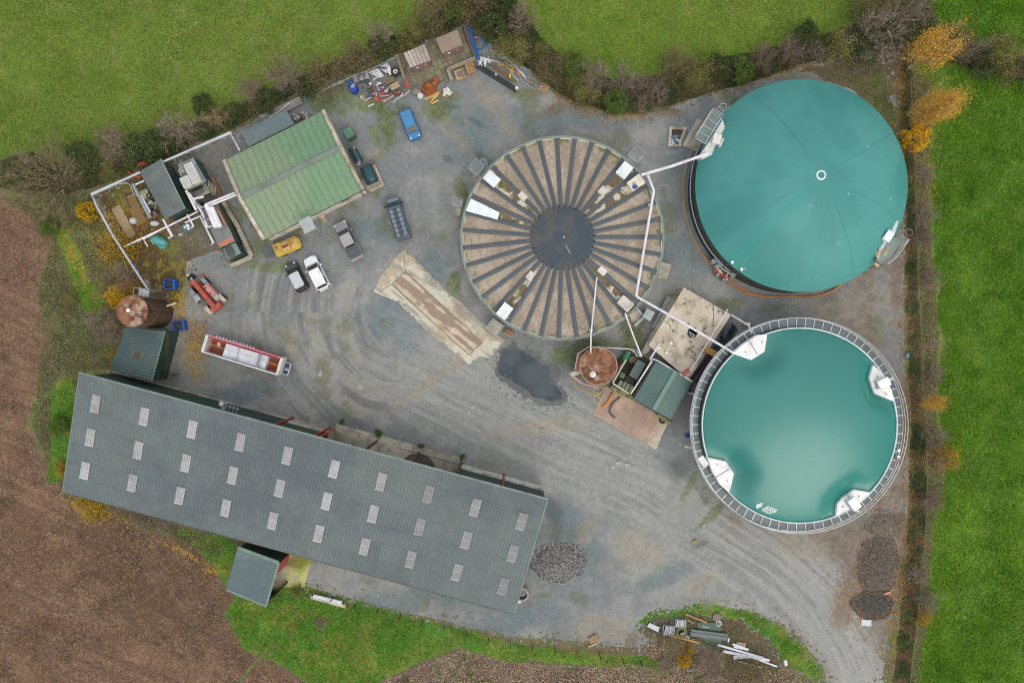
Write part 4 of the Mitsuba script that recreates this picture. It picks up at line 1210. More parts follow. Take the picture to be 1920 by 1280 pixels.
zp = 5.0
ac = thing('tank_platform', 'pale concrete deck with a grated steel walkway at the upper left of the dome tank', 'platform')
struct('concrete_pad', 'large angular pale concrete pad at the upper left of the dome tank', prism(G((1279, 273), (1307, 222), (1322, 230), (1345, 258), (1303, 285)), 0, .15), bsdf='concrete')
pod(ac, 'apron', [(1355.5, 224), (1364, 257), (1352, 283), (1317, 298), (1312, 292), (1336, 255)], 3.4, zp, C(206, 206, 200))
f, L, D = rect([(1302, 258), (1333, 209), (1352, 222), (1322, 270)], zp)
nb = 26
part(ac, 'deck_grating', [f.box(-L / 2 + L * i / nb, -L / 2 + L * (i + .6) / nb, -D / 2, D / 2, zp - .06, zp) for i in range(nb)], C(140, 156, 156), 'metal', stuff=True)
part(ac, 'deck_frame', tube([f.p(-L / 2, -D / 2, zp), f.p(L / 2, -D / 2, zp), f.p(L / 2, D / 2, zp), f.p(-L / 2, D / 2, zp)], .07, 6, closed=True), C(200, 206, 206), 'metal')
for x_ in np.linspace(-L / 2, L / 2, 5):
  for y_ in (-D / 2, D / 2):
    part(ac, 'leg', tube([f.p(x_, y_, 0), f.p(x_, y_, zp + (1.1 if y_ > 0 else 0))], .05, 6), C(190, 198, 198), 'metal')
  part(ac, 'crossbeam', tube([f.p(x_, -D / 2, zp + .03), f.p(x_, D / 2, zp + .03)], .04, 6), C(206, 212, 210), 'metal')
for h in (.55, 1.1):
  part(ac, 'handrail', tube([f.p(-L / 2, D / 2, zp + h), f.p(L / 2, D / 2, zp + h), f.p(L / 2, -D / 2, zp + h)], .035, 6), C(214, 220, 218), 'metal')
b = W(1352, 205, zp)
for j in range(5):
  part(ac, 'ladder_hoop', tube([b + [.42 * math.cos(t), .42 * math.sin(t), -4.0 + j * 1.2] for t in np.linspace(0, 2 * math.pi, 15)[:-1]], .028, 5, closed=True), C(196, 202, 196), 'metal')
for s in (-.2, .2):
  part(ac, 'ladder_stile', tube([[b[0] + s, b[1], 0], [b[0] + s, b[1], zp + .9]], .03, 5), C(196, 202, 196), 'metal')
cover('valve_box', 'cream square box on the upper left apron of the dome tank', 'box', [(1341, 249), (1355.5, 253), (1349, 271), (1334, 266.5)], zp, .8, C(222, 218, 212))
cover('valve_box', 'narrow cream box beside the square one at the upper left dome deck', 'box', [(1355, 258), (1362, 261), (1354.5, 278), (1347, 275)], zp, .45, C(212, 208, 200))

ac2 = thing('tank_platform', 'white and grey access deck with curved railings at the lower right of the dome tank', 'platform')
pod(ac2, 'apron', [(1686, 412.5), (1655, 422), (1640, 443), (1640, 462), (1643, 482), (1660, 470), (1679, 436)], 3.6, zp - .1, C(206, 210, 212))
deck = [(1681, 444), (1691, 452), (1667, 486), (1650, 494), (1643, 488), (1660, 462), (1668, 446)]
part(ac2, 'deck', prism([XY(a, b, zp) for a, b in deck], zp - .1, zp), C(140, 150, 152), 'metal')
P = [W(a, b, zp + .0) for a, b in ((1657, 496), (1668, 487), (1679, 473), (1691, 452), (1682, 444))]
rail(ac2, P, 1.1, zp)
P = [W(a, b, zp - .6) for a, b in ((1661, 496), (1674, 486), (1688, 468), (1700, 450), (1695, 448))]
rail(ac2, P, .6, zp - .6)
for a, b in ((1657, 496), (1668, 487), (1691, 452), (1682, 444), (1645, 488)):
  p = W(a, b, zp); part(ac2, 'leg', tube([[p[0], p[1], 0], p], .06, 6), C(180, 188, 190), 'metal')
b = W(1697, 438, zp)
for j in range(5):
  part(ac2, 'ladder_hoop', tube([b + [.42 * math.cos(t), .42 * math.sin(t), -4.0 + j * 1.2] for t in np.linspace(0, 2 * math.pi, 15)[:-1]], .028, 5, closed=True), C(150, 152, 150), 'metal')
part(ac2, 'toe_board', bar(W(1657, 480, zp + .03), W(1668, 462, zp + .03), .45, .05), C(176, 176, 140), 'matte')
cover('valve_box', 'white square box on the lower right access deck of the dome tank', 'box', [(1667, 430), (1679, 437.5), (1667, 455), (1655.5, 446)], zp, .9, C(236, 236, 238))
cover('valve_box', 'narrow white box beside the square one on the lower right dome deck', 'box', [(1651, 425), (1658.5, 430), (1648, 446), (1641, 442)], zp, .5, C(230, 230, 234))
for i, (a, b) in enumerate((((1651, 464), (1646, 484)), ((1640, 494), (1648, 499)))):
  single('loose_plank', ['pale orange plank lying on the white apron of the dome tank', 'short plank wedged at the rim below the lower right deck of the dome tank'][i], 'plank', bar(W(*a, zp + .1), W(*b, zp + .1), .3, .06), C(222, 182, 142), 'matte')

# ---------------------------------------------------------------- flat-membrane tank with walkway all round
ZM, ZF = 5.5, 4.5
mc = XY(1499.5, 797.5, ZM)
RM = 182.2 * S * (FLY - ZM) / FLY
flat = thing('membrane_tank', 'round tank covered by a smooth teal inflated membrane, ringed by a railed walkway', 'tank')
POD = [[(1373, 662), (1409, 674.7), (1434, 659), (1439, 626), (1420, 628), (1394, 644)],
     [(1638, 683.7), (1630, 707.5), (1640, 737.5), (1677.5, 752.5), (1672, 730), (1658, 704)],
     [(1326, 857), (1361, 864.5), (1376.5, 888), (1367.6, 924), (1350, 908), (1336, 884)],
     [(1568, 966.6), (1570, 944), (1578.6, 934), (1602, 917.4), (1632.5, 923), (1604, 948)]]
pod_poly = [Polygon([XY(a, b, ZM + .2) for a, b in q]) for q in POD]

def flat_z(x, y, dip=True):
  r2 = ((x - mc[0]) ** 2 + (y - mc[1]) ** 2) / RM ** 2
  z = ZM - .15 + 3.0 * np.maximum(1 - r2, 0) ** 0.85
  if dip:
    pts = shapely.points(np.ravel(x), np.ravel(y))
    for i, g in enumerate(pod_poly):
      d = shapely.distance(g, pts).reshape(np.shape(x))
      z = z - (z - ZM + .2) * np.exp(-(d / (1.5 if i % 3 == 0 or i == 2 else 1.0)) ** 2) * .9
  return z

rs, an = np.linspace(0.0005, 1, 90) * RM, np.arange(260) * 2 * np.pi / 260
r, a = np.meshgrid(rs, an, indexing='ij')
x, y = mc[0] + r * np.cos(a), mc[1] + r * np.sin(a)
I = np.arange(90 * 260).reshape(90, 260); J = np.roll(I, -1, 1)

def tex_flat(p, n, uv):
  a = rot_fbm(p.x * .15, p.y * .15, 171, 4); b = rot_fbm(p.x * 3, p.y * 3, 172, 2)
  return mix(C(6, 116, 106), C(11, 124, 114), a) * (.97 + .06 * b)

scene['flat_membrane'] = {'type': 'twosided', 'bsdf': {'type': 'principled', 'base_color': proc(tex_flat), 'roughness': .38, 'specular': 1.0}}
put(numbered(flat + '__membrane'), (np.stack([x, y, flat_z(x, y)], -1).reshape(-1, 3), np.stack([I[:-1], I[1:], J[1:], J[:-1]], -1).reshape(-1, 4)), bsdf='flat_membrane', smooth=True)
part(flat, 'rim', lathe(mc, [(RM - .05, ZM - .25), (RM - .04, ZM + .05), (RM + .1, ZM + .06), (RM + .1, ZM - .2)], 120), C(206, 216, 218), 'clean')
part(flat, 'wall', lathe(mc, [(RM + .05, ZM - .2), (RM + .05, 0)], 96), C(70, 78, 84), 'paint')
for i, q in enumerate(POD):
  pod(flat, 'white_apron', q, ZM - .5, ZM + .32, C(236, 234, 234), .1)
  g = pod_poly[i]; m = g.minimum_rotated_rectangle; c = np.array(g.centroid.coords[0])
  e = c - mc; e /= np.linalg.norm(e)
  part(flat, 'apron_fold', bar([*(c - e * .9 + .0), ZM + .34], [*(c + e * 1.3), ZM + .34], .10, .05), C(150, 152, 158), 'clean')
  for t in (-1.2, 1.0):
    pc = c + np.array([-e[1], e[0]]) * t
    part(flat, 'apron_bolt', cyl(pc, .09, ZM + .3, ZM + .4, 8), C(150, 146, 142), 'metal')
NSEG = 72
RO = 12.45
for i in range(NSEG):
  a0, a1 = 2 * np.pi * i / NSEG, 2 * np.pi * (i + 1) / NSEG
  P = lambda r, a, z: np.array([mc[0] + r * math.cos(a), mc[1] + r * math.sin(a), z])
  part(flat, 'deck_panel', slab([P(RM + .22, a0 + .004, ZF), P(RO, a0 + .004, ZF), P(RO, a1 - .004, ZF), P(RM + .22, a1 - .004, ZF)], .05), C(108, 116, 122), 'metal', jitter=.07)
  part(flat, 'crossbar', bar(P(RM + .2, a0, ZF + .04), P(RO + .03, a0, ZF + .04), .1, .1), C(206, 212, 214), 'metal')
  if i % 2 == 0:
    part(flat, 'rail_post', tube([P(RO, a0, ZF), P(RO, a0, ZF + 1.15)], .03, 6), C(206, 212, 214), 'metal')
  if i % 4 == 0:
    part(flat, 'bracket', tube([P(RM + .1, a0, 2.6), P(RO, a0, ZF - .1)], .05, 6), C(170, 178, 180), 'metal')
an = np.linspace(0, 2 * np.pi, 145)[:-1]
for h, rr_ in ((.08, RO + .02), (.6, RO), (1.15, RO)):
  part(flat, 'handrail', tube(np.c_[mc[0] + rr_ * np.cos(an), mc[1] + rr_ * np.sin(an), np.full(144, ZF + h)], .04, 6, closed=True), C(214, 218, 218), 'metal')
for px4, t in (([(1665, 706), (1673, 721), (1651, 730), (1645, 715)], 'right side'), ([(1602, 930), (1617, 949), (1603, 959.6), (1589, 941)], 'lower right')):
  k, f, L, D = cover('pressure_box', f'white box on the white apron at the {t} of the flat teal tank', 'box', px4, ZM, 1.0, C(240, 240, 242))
  part(k, 'fin', f.box(-L / 2, L / 2, D / 2 if False else -D / 2 - .05, -D / 2 + .02, ZM + .3, ZM + .5), C(170, 172, 178), 'clean')
  part(k, 'spout', tube([f.p(0, D / 2, ZM + .5), f.p(0, D / 2 + .7, ZM + .5)] if t == 'right side' else [f.p(L / 2 - .3, 0, ZM + .4), f.p(L / 2 + .6, 0, ZM + .4)], .09, 8), C(226, 226, 228), 'clean')
# bulkhead lamps and a valve on the walkway
for a, b, t in ((1683, 843, 'upper'), (1682, 855, 'lower')):
  p = W(a, b, ZF + .6)
  k = thing('walkway_lamp', f'small white-capped lamp on the right walkway of the flat teal tank, the {t} of two', 'lamp')
  part(k, 'cap', cyl(p[:2], .17, ZF + .7, ZF + .95, 12), C(238, 238, 238), 'clean'); part(k, 'stem', cyl(p[:2], .05, ZF, ZF + .7, 8), C(40, 44, 48))
# lettering on the membrane
logo = thing('tank_logo', 'white drop emblem with the letters ARB and a smaller word printed on the teal membrane', 'logo')
la = math.radians(-24)

def printed(mesh, ox, oy, ang):
  m = mesh.copy()
  v = np.asarray(m.vertices)
  v = v.copy(); v[:, 0] += .22 * v[:, 1]
  c, s = math.cos(ang), math.sin(ang)
  X, Y = ox + v[:, 0] * c - v[:, 1] * s, oy + v[:, 0] * s + v[:, 1] * c
  Z = flat_z(X, Y, False) + .012 + v[:, 2]
  return (np.c_[X, Y, Z], m.faces)

o = W(1431.5, 953, ZM + .5)
part(logo, 'letters', printed(meshkit.text_mesh('ARB', .52, .004, True), o[0], o[1], la), C(240, 244, 244), 'clean')
o2 = W(1428.5, 956.8, ZM + .5)
part(logo, 'small_letters', printed(meshkit.text_mesh('Biogas', .27, .004, True), o2[0], o2[1], la), C(240, 244, 244), 'clean')
t = np.linspace(0, 1, 15)
drop = np.r_[np.c_[.34 * np.sin(np.pi * t) ** 1.2 * (1 - .25 * t), -.38 + .95 * t], np.c_[-.34 * np.sin(np.pi * t[::-1]) ** 1.2 * (1 - .25 * t[::-1]), -.38 + .95 * t[::-1]][1:-1]]
dp = Polygon(drop).buffer(0)
dp = dp.difference(unary_union([LineString([(-.4, -.05 + k), (.4, .32 + k)]).buffer(.03) for k in (-.12, .14)]))
dm = [trimesh.creation.extrude_polygon(g, .004, engine='earcut') for g in getattr(dp, 'geoms', [dp])]
o3 = W(1423, 948.5, ZM + .5)
for m in dm:
  part(logo, 'drop', printed(m, o3[0], o3[1], la), C(240, 244, 244), 'clean')
# ================================================================ PLANT AND PIPES
GALV = C(206, 212, 218)
PIPE = C(232, 226, 234)

def pipe(name, label, pts, r=.11, col=PIPE, flanges=True, legs=(), cat='pipe'):
  """pts: (x, y, z) sighted; parts: run, flanges, supports"""
  k = thing(name, label, cat)
  P = np.array([W(a, b, z) for a, b, z in pts])
  part(k, 'run', tube(P, r, 10), col, 'clean', smooth=False)
  if flanges:
    for p, q in zip(P[:-1], P[1:]):
      L = np.linalg.norm(q - p)
      d = (q - p) / max(L, 1e-9)
      for t in np.arange(3.0, L - 1.0, 6.0):
        part(k, 'flange', tube([p + d * (t - .05), p + d * (t + .05)], r * 1.5, 10), C(214, 212, 220), 'metal')
  for a, b, z in legs:
    p = W(a, b, z)
    part(k, 'support', tube([[p[0], p[1], 0], p - [0, 0, r]], .05, 6), C(170, 176, 180), 'metal')
    part(k, 'clamp', Frame(p, 0).box(-.18, .18, -.18, .18, -r - .06, -r + .02), C(190, 196, 200), 'metal')
  return k

pipe('gas_pipe', 'white pipe from the dome tank deck to the upper right rim of the ribbed digester', [(1327, 288, 5.2), (1258, 312, 5.2), (1202, 328, 5.2)], .17)
pipe('gas_pipe', 'long white pipe crossing the ribbed roof and on to the flat teal tank', [(1214, 327, 5.3), (1226, 357, 5.3), (1193, 553, 5.3), (1196, 557, 5.3), (1284, 607, 5.4), (1375, 661, 5.9)], .14,
   legs=((1219, 384, 5.2), (1211, 446, 5.2), (1202, 500, 5.2)))
pipe('feed_pipe', 'thin white pipe from the ribbed roof over its lower kerb to the rusty round tank', [(1119, 520, 5.0), (1109, 617, 5.0), (1108, 622, 4.9), (1107.5, 661, 3.4)], .09, legs=((1108.5, 619, 4.9),))
pipe('feed_pipe', 'thin white pipe from the lower right hatch of the ribbed roof to the pump yard', [(1172, 587, 5.0), (1190, 636, 3.6), (1203, 668, 2.2)], .10)
pipe('feed_pipe', 'white elbow pipe at the upper right corner of the raised concrete pit', [(1371, 590, 2.4), (1404, 610, 4.2), (1409, 624, 5.0)], .1, flanges=False)
pipe('feed_pipe', 'slim white pipe along the right side of the raised concrete pit', [(1365, 579, 2.9), (1288, 706, 2.9)], .06, flanges=False)
pipe('feed_pipe', 'white bent pipe from the raised pit along the left eave of the green pump house', [(1237, 644, 2.7), (1219, 673, 2.7), (1222, 677, 2.9), (1183, 738, 2.5)], .09)
pipe('feed_pipe', 'pinkish white pipe round the upper corner of the green pump house', [(1222, 673, 3.3), (1232, 675, 3.3), (1298, 715, 3.3)], .07, flanges=False)
pipe('drain_pipe', 'short pale pipe between the pump house and the flat teal tank', [(1288, 735, 1.6), (1304, 740, 3.2)], .08, flanges=False)
pipe('feed_pipe', 'thin pale pipe along the top of the rusty round tank to the pump yard', [(1106, 650, 2.2), (1181, 654, 2.2), (1187, 658, 2.0)], .06, flanges=False)

# ---- pit with stone frame
pit = thing('inspection_pit', 'square brick-framed pit with dark water and grey lumps near the dome tank', 'pit')
f, L, D = rect([(1254.6, 238.6), (1286.8, 239.8), (1275, 276), (1251.7, 275.5)], .2)
o = [XY(1254.6, 238.6), XY(1286.8, 239.8), XY(1275, 276), XY(1251.7, 275.5)]
outer = Polygon(o); inner = outer.buffer(-.32)
part(pit, 'frame', prism(outer.difference(inner), 0, .25), C(150, 134, 122), 'concrete')
part(pit, 'water', sheet(inner, .07), C(46, 52, 60), 'glazing')
part(pit, 'sludge', sheet(Polygon(G((1257, 243), (1283, 243), (1280, 252), (1257, 252))), .09), C(84, 64, 56), 'matte')
for i, q in enumerate(scatter(Polygon(G((1257, 256), (1276, 254), (1272, 271), (1256, 271))), 22, 5)):
  b = trimesh.creation.icosphere(1, rng.uniform(.12, .26)); b.vertices *= [1, rng.uniform(.4, 1), .5]; b.apply_translation([*q, .15])
  part(pit, 'lump', b, [C(196, 206, 214), C(120, 142, 164), C(60, 74, 92)][i % 3], 'clean')
for i in range(4):
  part(pit, 'slat', bar(W(1257, 256 + i * 4.5, .12), W(1277 - i, 256 + i * 4.5, .12), .12, .06), C(140, 160, 176), 'clean')

# ---- valve manifold by the dome tank
man = thing('valve_manifold', 'red and silver valve manifold at the lower left foot of the dome tank', 'manifold')
p = lambda a, b, z: W(1280 + a / 7.53, 400 + b / 7.53, z)
part(man, 'red_pipe', tube([p(440, 790, .8), p(640, 930, .8)], .2, 10), C(190, 60, 60), 'paint', label='red header pipe')
part(man, 'frame', tube([p(450, 740, 1.2), p(560, 850, 1.2)], .08, 8), C(226, 220, 214), 'clean')
part(man, 'frame', tube([p(550, 770, 1.4), p(680, 860, 1.4)], .08, 8), C(206, 206, 196), 'clean')
part(man, 'frame', tube([p(640, 850, 1.3), p(600, 905, 1.1)], .07, 8), C(216, 206, 186), 'clean')
part(man, 'frame', tube([p(545, 790, 1.3), p(520, 840, 1.0)], .07, 8), C(216, 206, 186), 'clean')
for a, b, r in ((430, 680, .32), (500, 690, .3), (520, 730, .35), (480, 750, .25), (700, 870, .3), (745, 845, .25), (580, 700, .2), (615, 930, .15), (575, 935, .12), (490, 870, .15)):
  q = p(a, b, 1.1)
  part(man, 'valve', cyl(q[:2], r, .2, 1.2 + r, 10), C(176, 182, 186), 'metal')
for a, b, c, d in ((560, 760, 700, 690), (745, 850, 830, 790)):
  part(man, 'arm', tube([p(a, b, 2.6), p((a + c) / 2, (b + d) / 2, 3.9), p(c, d, 4.3)], .07, 8), C(90, 96, 100), 'metal')
  part(man, 'head', cyl(p(c, d, 4.4)[:2], .2, 4.3, 4.5, 10), C(214, 224, 228), 'clean')
part(man, 'head', cyl(p(880, 775, 4.5)[:2], .14, 4.35, 4.5, 10), C(120, 200, 196), 'clean')

# ---- raised concrete pit
HP = 2.2
rp = thing('raised_pit', 'raised concrete reception pit with stained pale flat roof between the tanks', 'pit')
top = [XY(1282.4, 539, HP), XY(1371, 590, HP), XY(1291, 712, HP), XY(1216, 647, HP)]

def tex_pitroof(p, n, uv):
  x, y = p.x, p.y
  a = rot_fbm(x * .4, y * .4, 181, 4); b = rot_fbm(x * 1.4, y * 1.4, 182, 4); c = rot_fbm(x * 5, y * 5, 183, 3)
  col = mix(C(200, 186, 166), C(214, 202, 184), smoothstep(.35, .65, a))
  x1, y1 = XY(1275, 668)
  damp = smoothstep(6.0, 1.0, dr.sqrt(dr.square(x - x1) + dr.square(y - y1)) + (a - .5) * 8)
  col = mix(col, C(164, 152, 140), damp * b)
  col = mix(col, C(150, 138, 122), smoothstep(.55, .75, b) * .5)
  col = mix(col, C(96, 88, 80), smoothstep(.66, .8, noise2(x * 3.3, y * 3.3, 5)) * smoothstep(.5, .65, b) * .8)
  return col * (.88 + .24 * c)

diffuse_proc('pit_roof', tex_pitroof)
hole = ragged([XY(1290, 617, HP), XY(1303, 613, HP), XY(1310, 622, HP), XY(1306, 632, HP), XY(1295, 634, HP), XY(1288, 627, HP)], .15, .15, 88)
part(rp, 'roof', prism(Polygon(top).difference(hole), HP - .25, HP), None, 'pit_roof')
part(rp, 'wall', prism(Polygon(top).buffer(-.06).difference(Polygon(top).buffer(-.4)), 0, HP - .25), None, 'concrete')
part(rp, 'sludge', sheet(Polygon(top).buffer(-.4), .4), C(70, 70, 70), 'glazing')
part(rp, 'rope_ring', tube([W(1293, 622, HP + .06), W(1303, 629, HP + .06), W(1300, 631, HP + .06), W(1295, 630, HP + .06)], .04, 6, closed=True), C(214, 214, 214), 'clean')
for a, b, c, d, col in ((1337, 568, 1337, 610, C(90, 88, 80)), (1246, 602, 1256, 610, C(80, 66, 58)), (1256, 610, 1257, 618, C(90, 70, 60)), (1257, 600, 1262, 596, C(176, 90, 90)), (1284, 665, 1298, 640, C(150, 144, 134)), (1288, 655, 1304, 662, C(150, 144, 134)), (1294, 652, 1288, 664, C(150, 144, 134))):
  part(rp, 'cable', tube(curve([W(a, b, HP + .04), W((a + c) / 2 + 1, (b + d) / 2 - 1, HP + .04), W(c, d, HP + .04)], 4), .03, 5), col, 'matte')
for a, b, r in ((1258, 643, .18), (1236, 653, .2), (1249, 661, .2)):
  part(rp, 'vent_cap', cyl(W(a, b, HP)[:2], r, HP, HP + .12, 8), C(234, 228, 222), 'clean')
# stepped ledge with grating on the left
lw_ = thing('grated_channel', 'steel grated channel along the left wall of the raised concrete pit', 'channel')
a0, a1 = W(1257, 560, .9), W(1228, 618, .9)
for i in range(26):
  t = i / 26
  q = a0 + (a1 - a0) * t
  part(lw_, 'grate_bar', bar(q + [-.42, .22, 0], q + [.42, -.22 + .3, 0], .09, .07), C(150, 158, 164), 'metal')
part(lw_, 'channel_wall', prism([XY(1262, 556, .8), XY(1270, 560, .8), XY(1238, 622, .8), XY(1228, 616, .8)], 0, .8), C(126, 120, 110), 'concrete')
part(lw_, 'end_plate', slab([W(1226, 618, 1.0), W(1236, 623, 1.0), W(1228, 637, 1.0), W(1217, 631, 1.0)], .1), C(164, 176, 182), 'metal')
struct('side_wall_ledge', 'low mossy concrete ledge on the left of the raised pit', prism([XY(1281, 540, 1.2), XY(1268, 549, 1.2), XY(1198, 668, 1.2), XY(1216, 660, 1.2)], 0, 1.2), bsdf='concrete')
struct('bund_slab', 'dark rain-wet slab between the raised pit and the teal tank', prism(G((1372, 604), (1384, 618), (1316, 722), (1292, 712)), 0, .06), C(74, 78, 82), 'matte')
# cage, timbers, purple pipes right of the pit
wc = thing('steel_grating', 'grey steel grating leaning at the right wall of the raised pit', 'grating')
for i in range(12):
  part(wc, 'bar', bar(W(1371 + i * .75 - 8, 600 + i * 1.2 - 4, .9), W(1371 + i * .6 - 20, 618 + i * 2 - 4, .5), .08, .05), C(116, 126, 136), 'metal')
for i in range(3):
  single('timber_baulk', ['yellow timber baulk bridging the pit edge, upper of three', 'yellow timber baulk bridging the pit edge, middle of three', 'yellow timber baulk bridging the pit edge, lower of three'][i], 'timber', bar(W(1322 - i * 2, 649 + i * 3.2, 2.4), W(1348 - i * 2, 663 + i * 3.2, 2.4), .26, .14), C(190, 150, 84), 'matte')
for i in range(4):
  single('purple_hose', ['dark purple hose lying nearest the raised pit wall', 'reddish purple hose, second from the raised pit wall', 'violet hose, third from the raised pit wall', 'dull purple hose nearest the teal tank'][i], 'hose', tube(curve([W(1342 - i * 2, 655 + i, .3), W(1318 - i, 690 + 2 * i, .3), W(1301, 712 + i * 2, .3), W(1292 + i, 735, .3)], 5), .1, 7), [C(84, 40, 76), C(110, 50, 70), C(70, 36, 84), C(96, 40, 60)][i], 'clean')
single('black_hose', 'coiled black hose on the wet slab right of the raised pit', 'hose', tube(curve([W(1366, 632, .2), W(1377, 614, .25), W(1374, 610, .3), W(1369, 618, .3), W(1372, 628, .25), W(1358, 637, .2), W(1350, 630, .2)], 6), .09, 7), C(34, 40, 44), 'clean')
single('red_bag', 'reddish brown bundle beside the corner of the green pump house roof', 'bundle', [Frame(W(1277, 697, 2.2), .6).box(-.5, .5, -.25, .3, 2.2, 2.6, .1)], C(166, 86, 76), 'matte')

# ---- pump house with green gable roof
k = thing('pump_house', 'pump house with green ribbed gable roof below the raised concrete pit', 'building')
ZP, ZQ = 2.9, 3.5
R4 = [(1230.5, 676.6), (1298.6, 714), (1258, 786.5), (1189, 747.6)]
P = np.array([W(a, b, ZP) for a, b in R4])
m0, m1 = (P[0] + P[1]) / 2, (P[3] + P[2]) / 2
m0[2] = m1[2] = ZQ

def tex_pump(p, n, uv):
  a = rot_fbm(p.x * .6, p.y * .6, 191, 4)
  return mix(C(82, 108, 102), C(102, 126, 120), a) * (.92 + .16 * noise2(p.x * 6, p.y * 6))

diffuse_proc('pump_roof', tex_pump, rough=.45, spec=.35)
for s in (0, 1):
  e0, e1 = (P[0], P[3]) if s == 0 else (P[1], P[2])
  NS = 6
  for i in range(NS):
    a, b = i / NS, (i + 1) / NS
    q0, q1 = e0 + (e1 - e0) * a, e0 + (e1 - e0) * b
    r0, r1 = m0 + (m1 - m0) * a, m0 + (m1 - m0) * b
    L = np.linalg.norm(q1 - q0)
    m = corrugated(1, 1, 1 / 3, .05, 'box', 1, 0, 0)
    v = np.asarray(m.vertices)
    u, w = v[:, :1], v[:, 1:2]
    X = r0 * (1 - u) * (1 - w) + r1 * u * (1 - w) + q1 * u * w + q0 * (1 - u) * w
    X[:, 2] += v[:, 2] + .02
    put(numbered(k + '__roof__sheet'), (X, m.faces), bsdf='pump_roof')
part(k, 'ridge_cap', [bar(m0 + [0, 0, .1], m1 + [0, 0, .1], .5, .06)], C(104, 138, 128))
q = P.mean(0) + (P - P.mean(0)) * .95
for i, nm in enumerate(('back_wall', 'side_wall', 'front_wall', 'side_wall')):
  a, b = q[i] * [1, 1, 0], q[(i + 1) % 4] * [1, 1, 0]
  d = np.array([a[1] - b[1], b[0] - a[0], 0]); d /= np.linalg.norm(d)
  part(k, nm, hexa(np.array([a - d * .05, b - d * .05, b + d * .05, a + d * .05]), np.array([a - d * .05, b - d * .05, b + d * .05, a + d * .05]) + [0, 0, ZP - .05]), C(110, 112, 100), 'matte')
part(k, 'gutter', [bar(P[3] + [0, -.05, -.1], P[2] + [0, -.05, -.1], .12, .1)], C(60, 64, 62))
struct('loading_apron', 'stained pinkish concrete apron in front of the pump house', prism(ragged(G((1137, 724), (1189, 752), (1254, 790), (1229, 843), (1112, 776)), .2, .2, 93), 0, .09), bsdf='apron_stain')

def tex_apron(p, n, uv):
  x, y = p.x, p.y
  a = rot_fbm(x * .4, y * .4, 195, 4); b = rot_fbm(x * 1.5, y * 1.5, 196, 4); c = rot_fbm(x * 5, y * 5, 197, 3)
  x1, y1 = XY(1185, 790)
  u, v = (x - x1) * .86 - (y - y1) * .5, (x - x1) * .5 + (y - y1) * .86
  col = mix(C(168, 146, 134), C(190, 164, 146), smoothstep(.35, .65, a))
  col = mix(col, C(208, 196, 176), smoothstep(2.2, 4.2, u + (b - .5) * 2.5))
  col = mix(col, C(206, 168, 132), smoothstep(.48, .65, b * .5 + a * .5) * smoothstep(3.5, 0.0, dr.abs(u + .5)) * .6)
  col = mix(col, C(150, 142, 136), smoothstep(.5, .7, a) * smoothstep(-.5, -2.5, v) * .8)
  return col * (.85 + .3 * c)

diffuse_proc('apron_stain', tex_apron)
# hoses on the apron
single('orange_hose', 'thick orange hose lying on the concrete apron', 'hose', tube(curve([W(1150, 736, .3), W(1140, 754, .22), W(1130, 764, .22)], 5), .16, 8), C(214, 146, 72), 'matte')
single('grey_hose', 'curved dark grey hose lying on the concrete apron', 'hose', tube(curve([W(1163, 744, .3), W(1149, 756, .2), W(1143, 770, .2), W(1146, 777, .2), W(1153, 783, .2)], 6), .11, 8), C(92, 96, 96), 'matte')
single('yellow_hose', 'thin yellow hose looping on the gravel below the rusty round tank', 'hose', tube(curve([W(1134, 725, .5), W(1127, 735, .2), W(1116, 736, .1), W(1112, 732, .1), W(1118, 724, .15), W(1129, 726, .1), W(1126, 736, .08), W(1114, 740, .08), W(1098, 733, .08), W(1084, 728, .08), W(1077, 720, .08), W(1078, 713, .08)], 6), .05, 6), C(214, 180, 96), 'clean')
single('yellow_hose', 'second loop of thin yellow hose nearest the apron corner', 'hose', tube(curve([W(1115, 739, .1), W(1112, 748, .08), W(1118, 756, .08), W(1125, 752, .08), W(1124, 744, .08), W(1116, 739, .08)], 6), .05, 6), C(220, 190, 110), 'clean')
# pump yard
py = thing('pump_skid', 'cluttered pump skid with green motor, pipes and valves beside the rusty round tank', 'pump')
p = lambda a, b, z: W(1040 + a / 5.564, 620 + b / 5.564, z)
struct('pump_yard_slab', 'dark oily slab under the pump skid', prism(ragged([p(640, 300, 0)[:2], p(790, 190, 0)[:2], p(1000, 300, 0)[:2], p(800, 700, 0)[:2], p(560, 600, 0)[:2]], .15, .2, 94), 0, .06), C(84, 82, 66), 'matte')
part(py, 'motor', tube([p(722, 310, 1.0), p(772, 215, 1.0)], .42, 12), C(30, 116, 76), 'paint', label='green motor')
part(py, 'red_pump', tube([p(668, 400, .7), p(690, 345, .7)], .3, 10), C(150, 44, 50), 'paint', label='red pump head')
part(py, 'delivery_pipe', tube([p(745, 300, 1.9), p(612, 530, 1.9), p(612, 552, 1.7), p(780, 655, 1.5)], .1, 8), C(196, 198, 188), 'clean')
part(py, 'delivery_pipe', tube([p(725, 320, 1.6), p(600, 540, 1.6)], .07, 8), C(186, 188, 178), 'clean')
for i in range(4):
  part(py, 'valve_body', Frame(p(672 + i * 38, 545 + i * 18, 0), -.55).box(-.22, .22, -.45, .45, .3, 1.0 + .1 * (i % 2), .08), [C(146, 150, 118), C(128, 140, 122), C(150, 156, 130), C(134, 140, 90)][i], 'paint')
for i in range(7):
  part(py, 'mossy_flange', cyl(p(590 + i * 32, 590 + i * 15, 0)[:2], .26, .1, .8, 10), [C(132, 134, 74), C(150, 148, 92), C(104, 110, 70)][i % 3], 'matte')
part(py, 'pressure_vessel', tube([p(690, 490, .7), p(712, 440, .7)], .42, 12), C(124, 124, 90), 'matte')
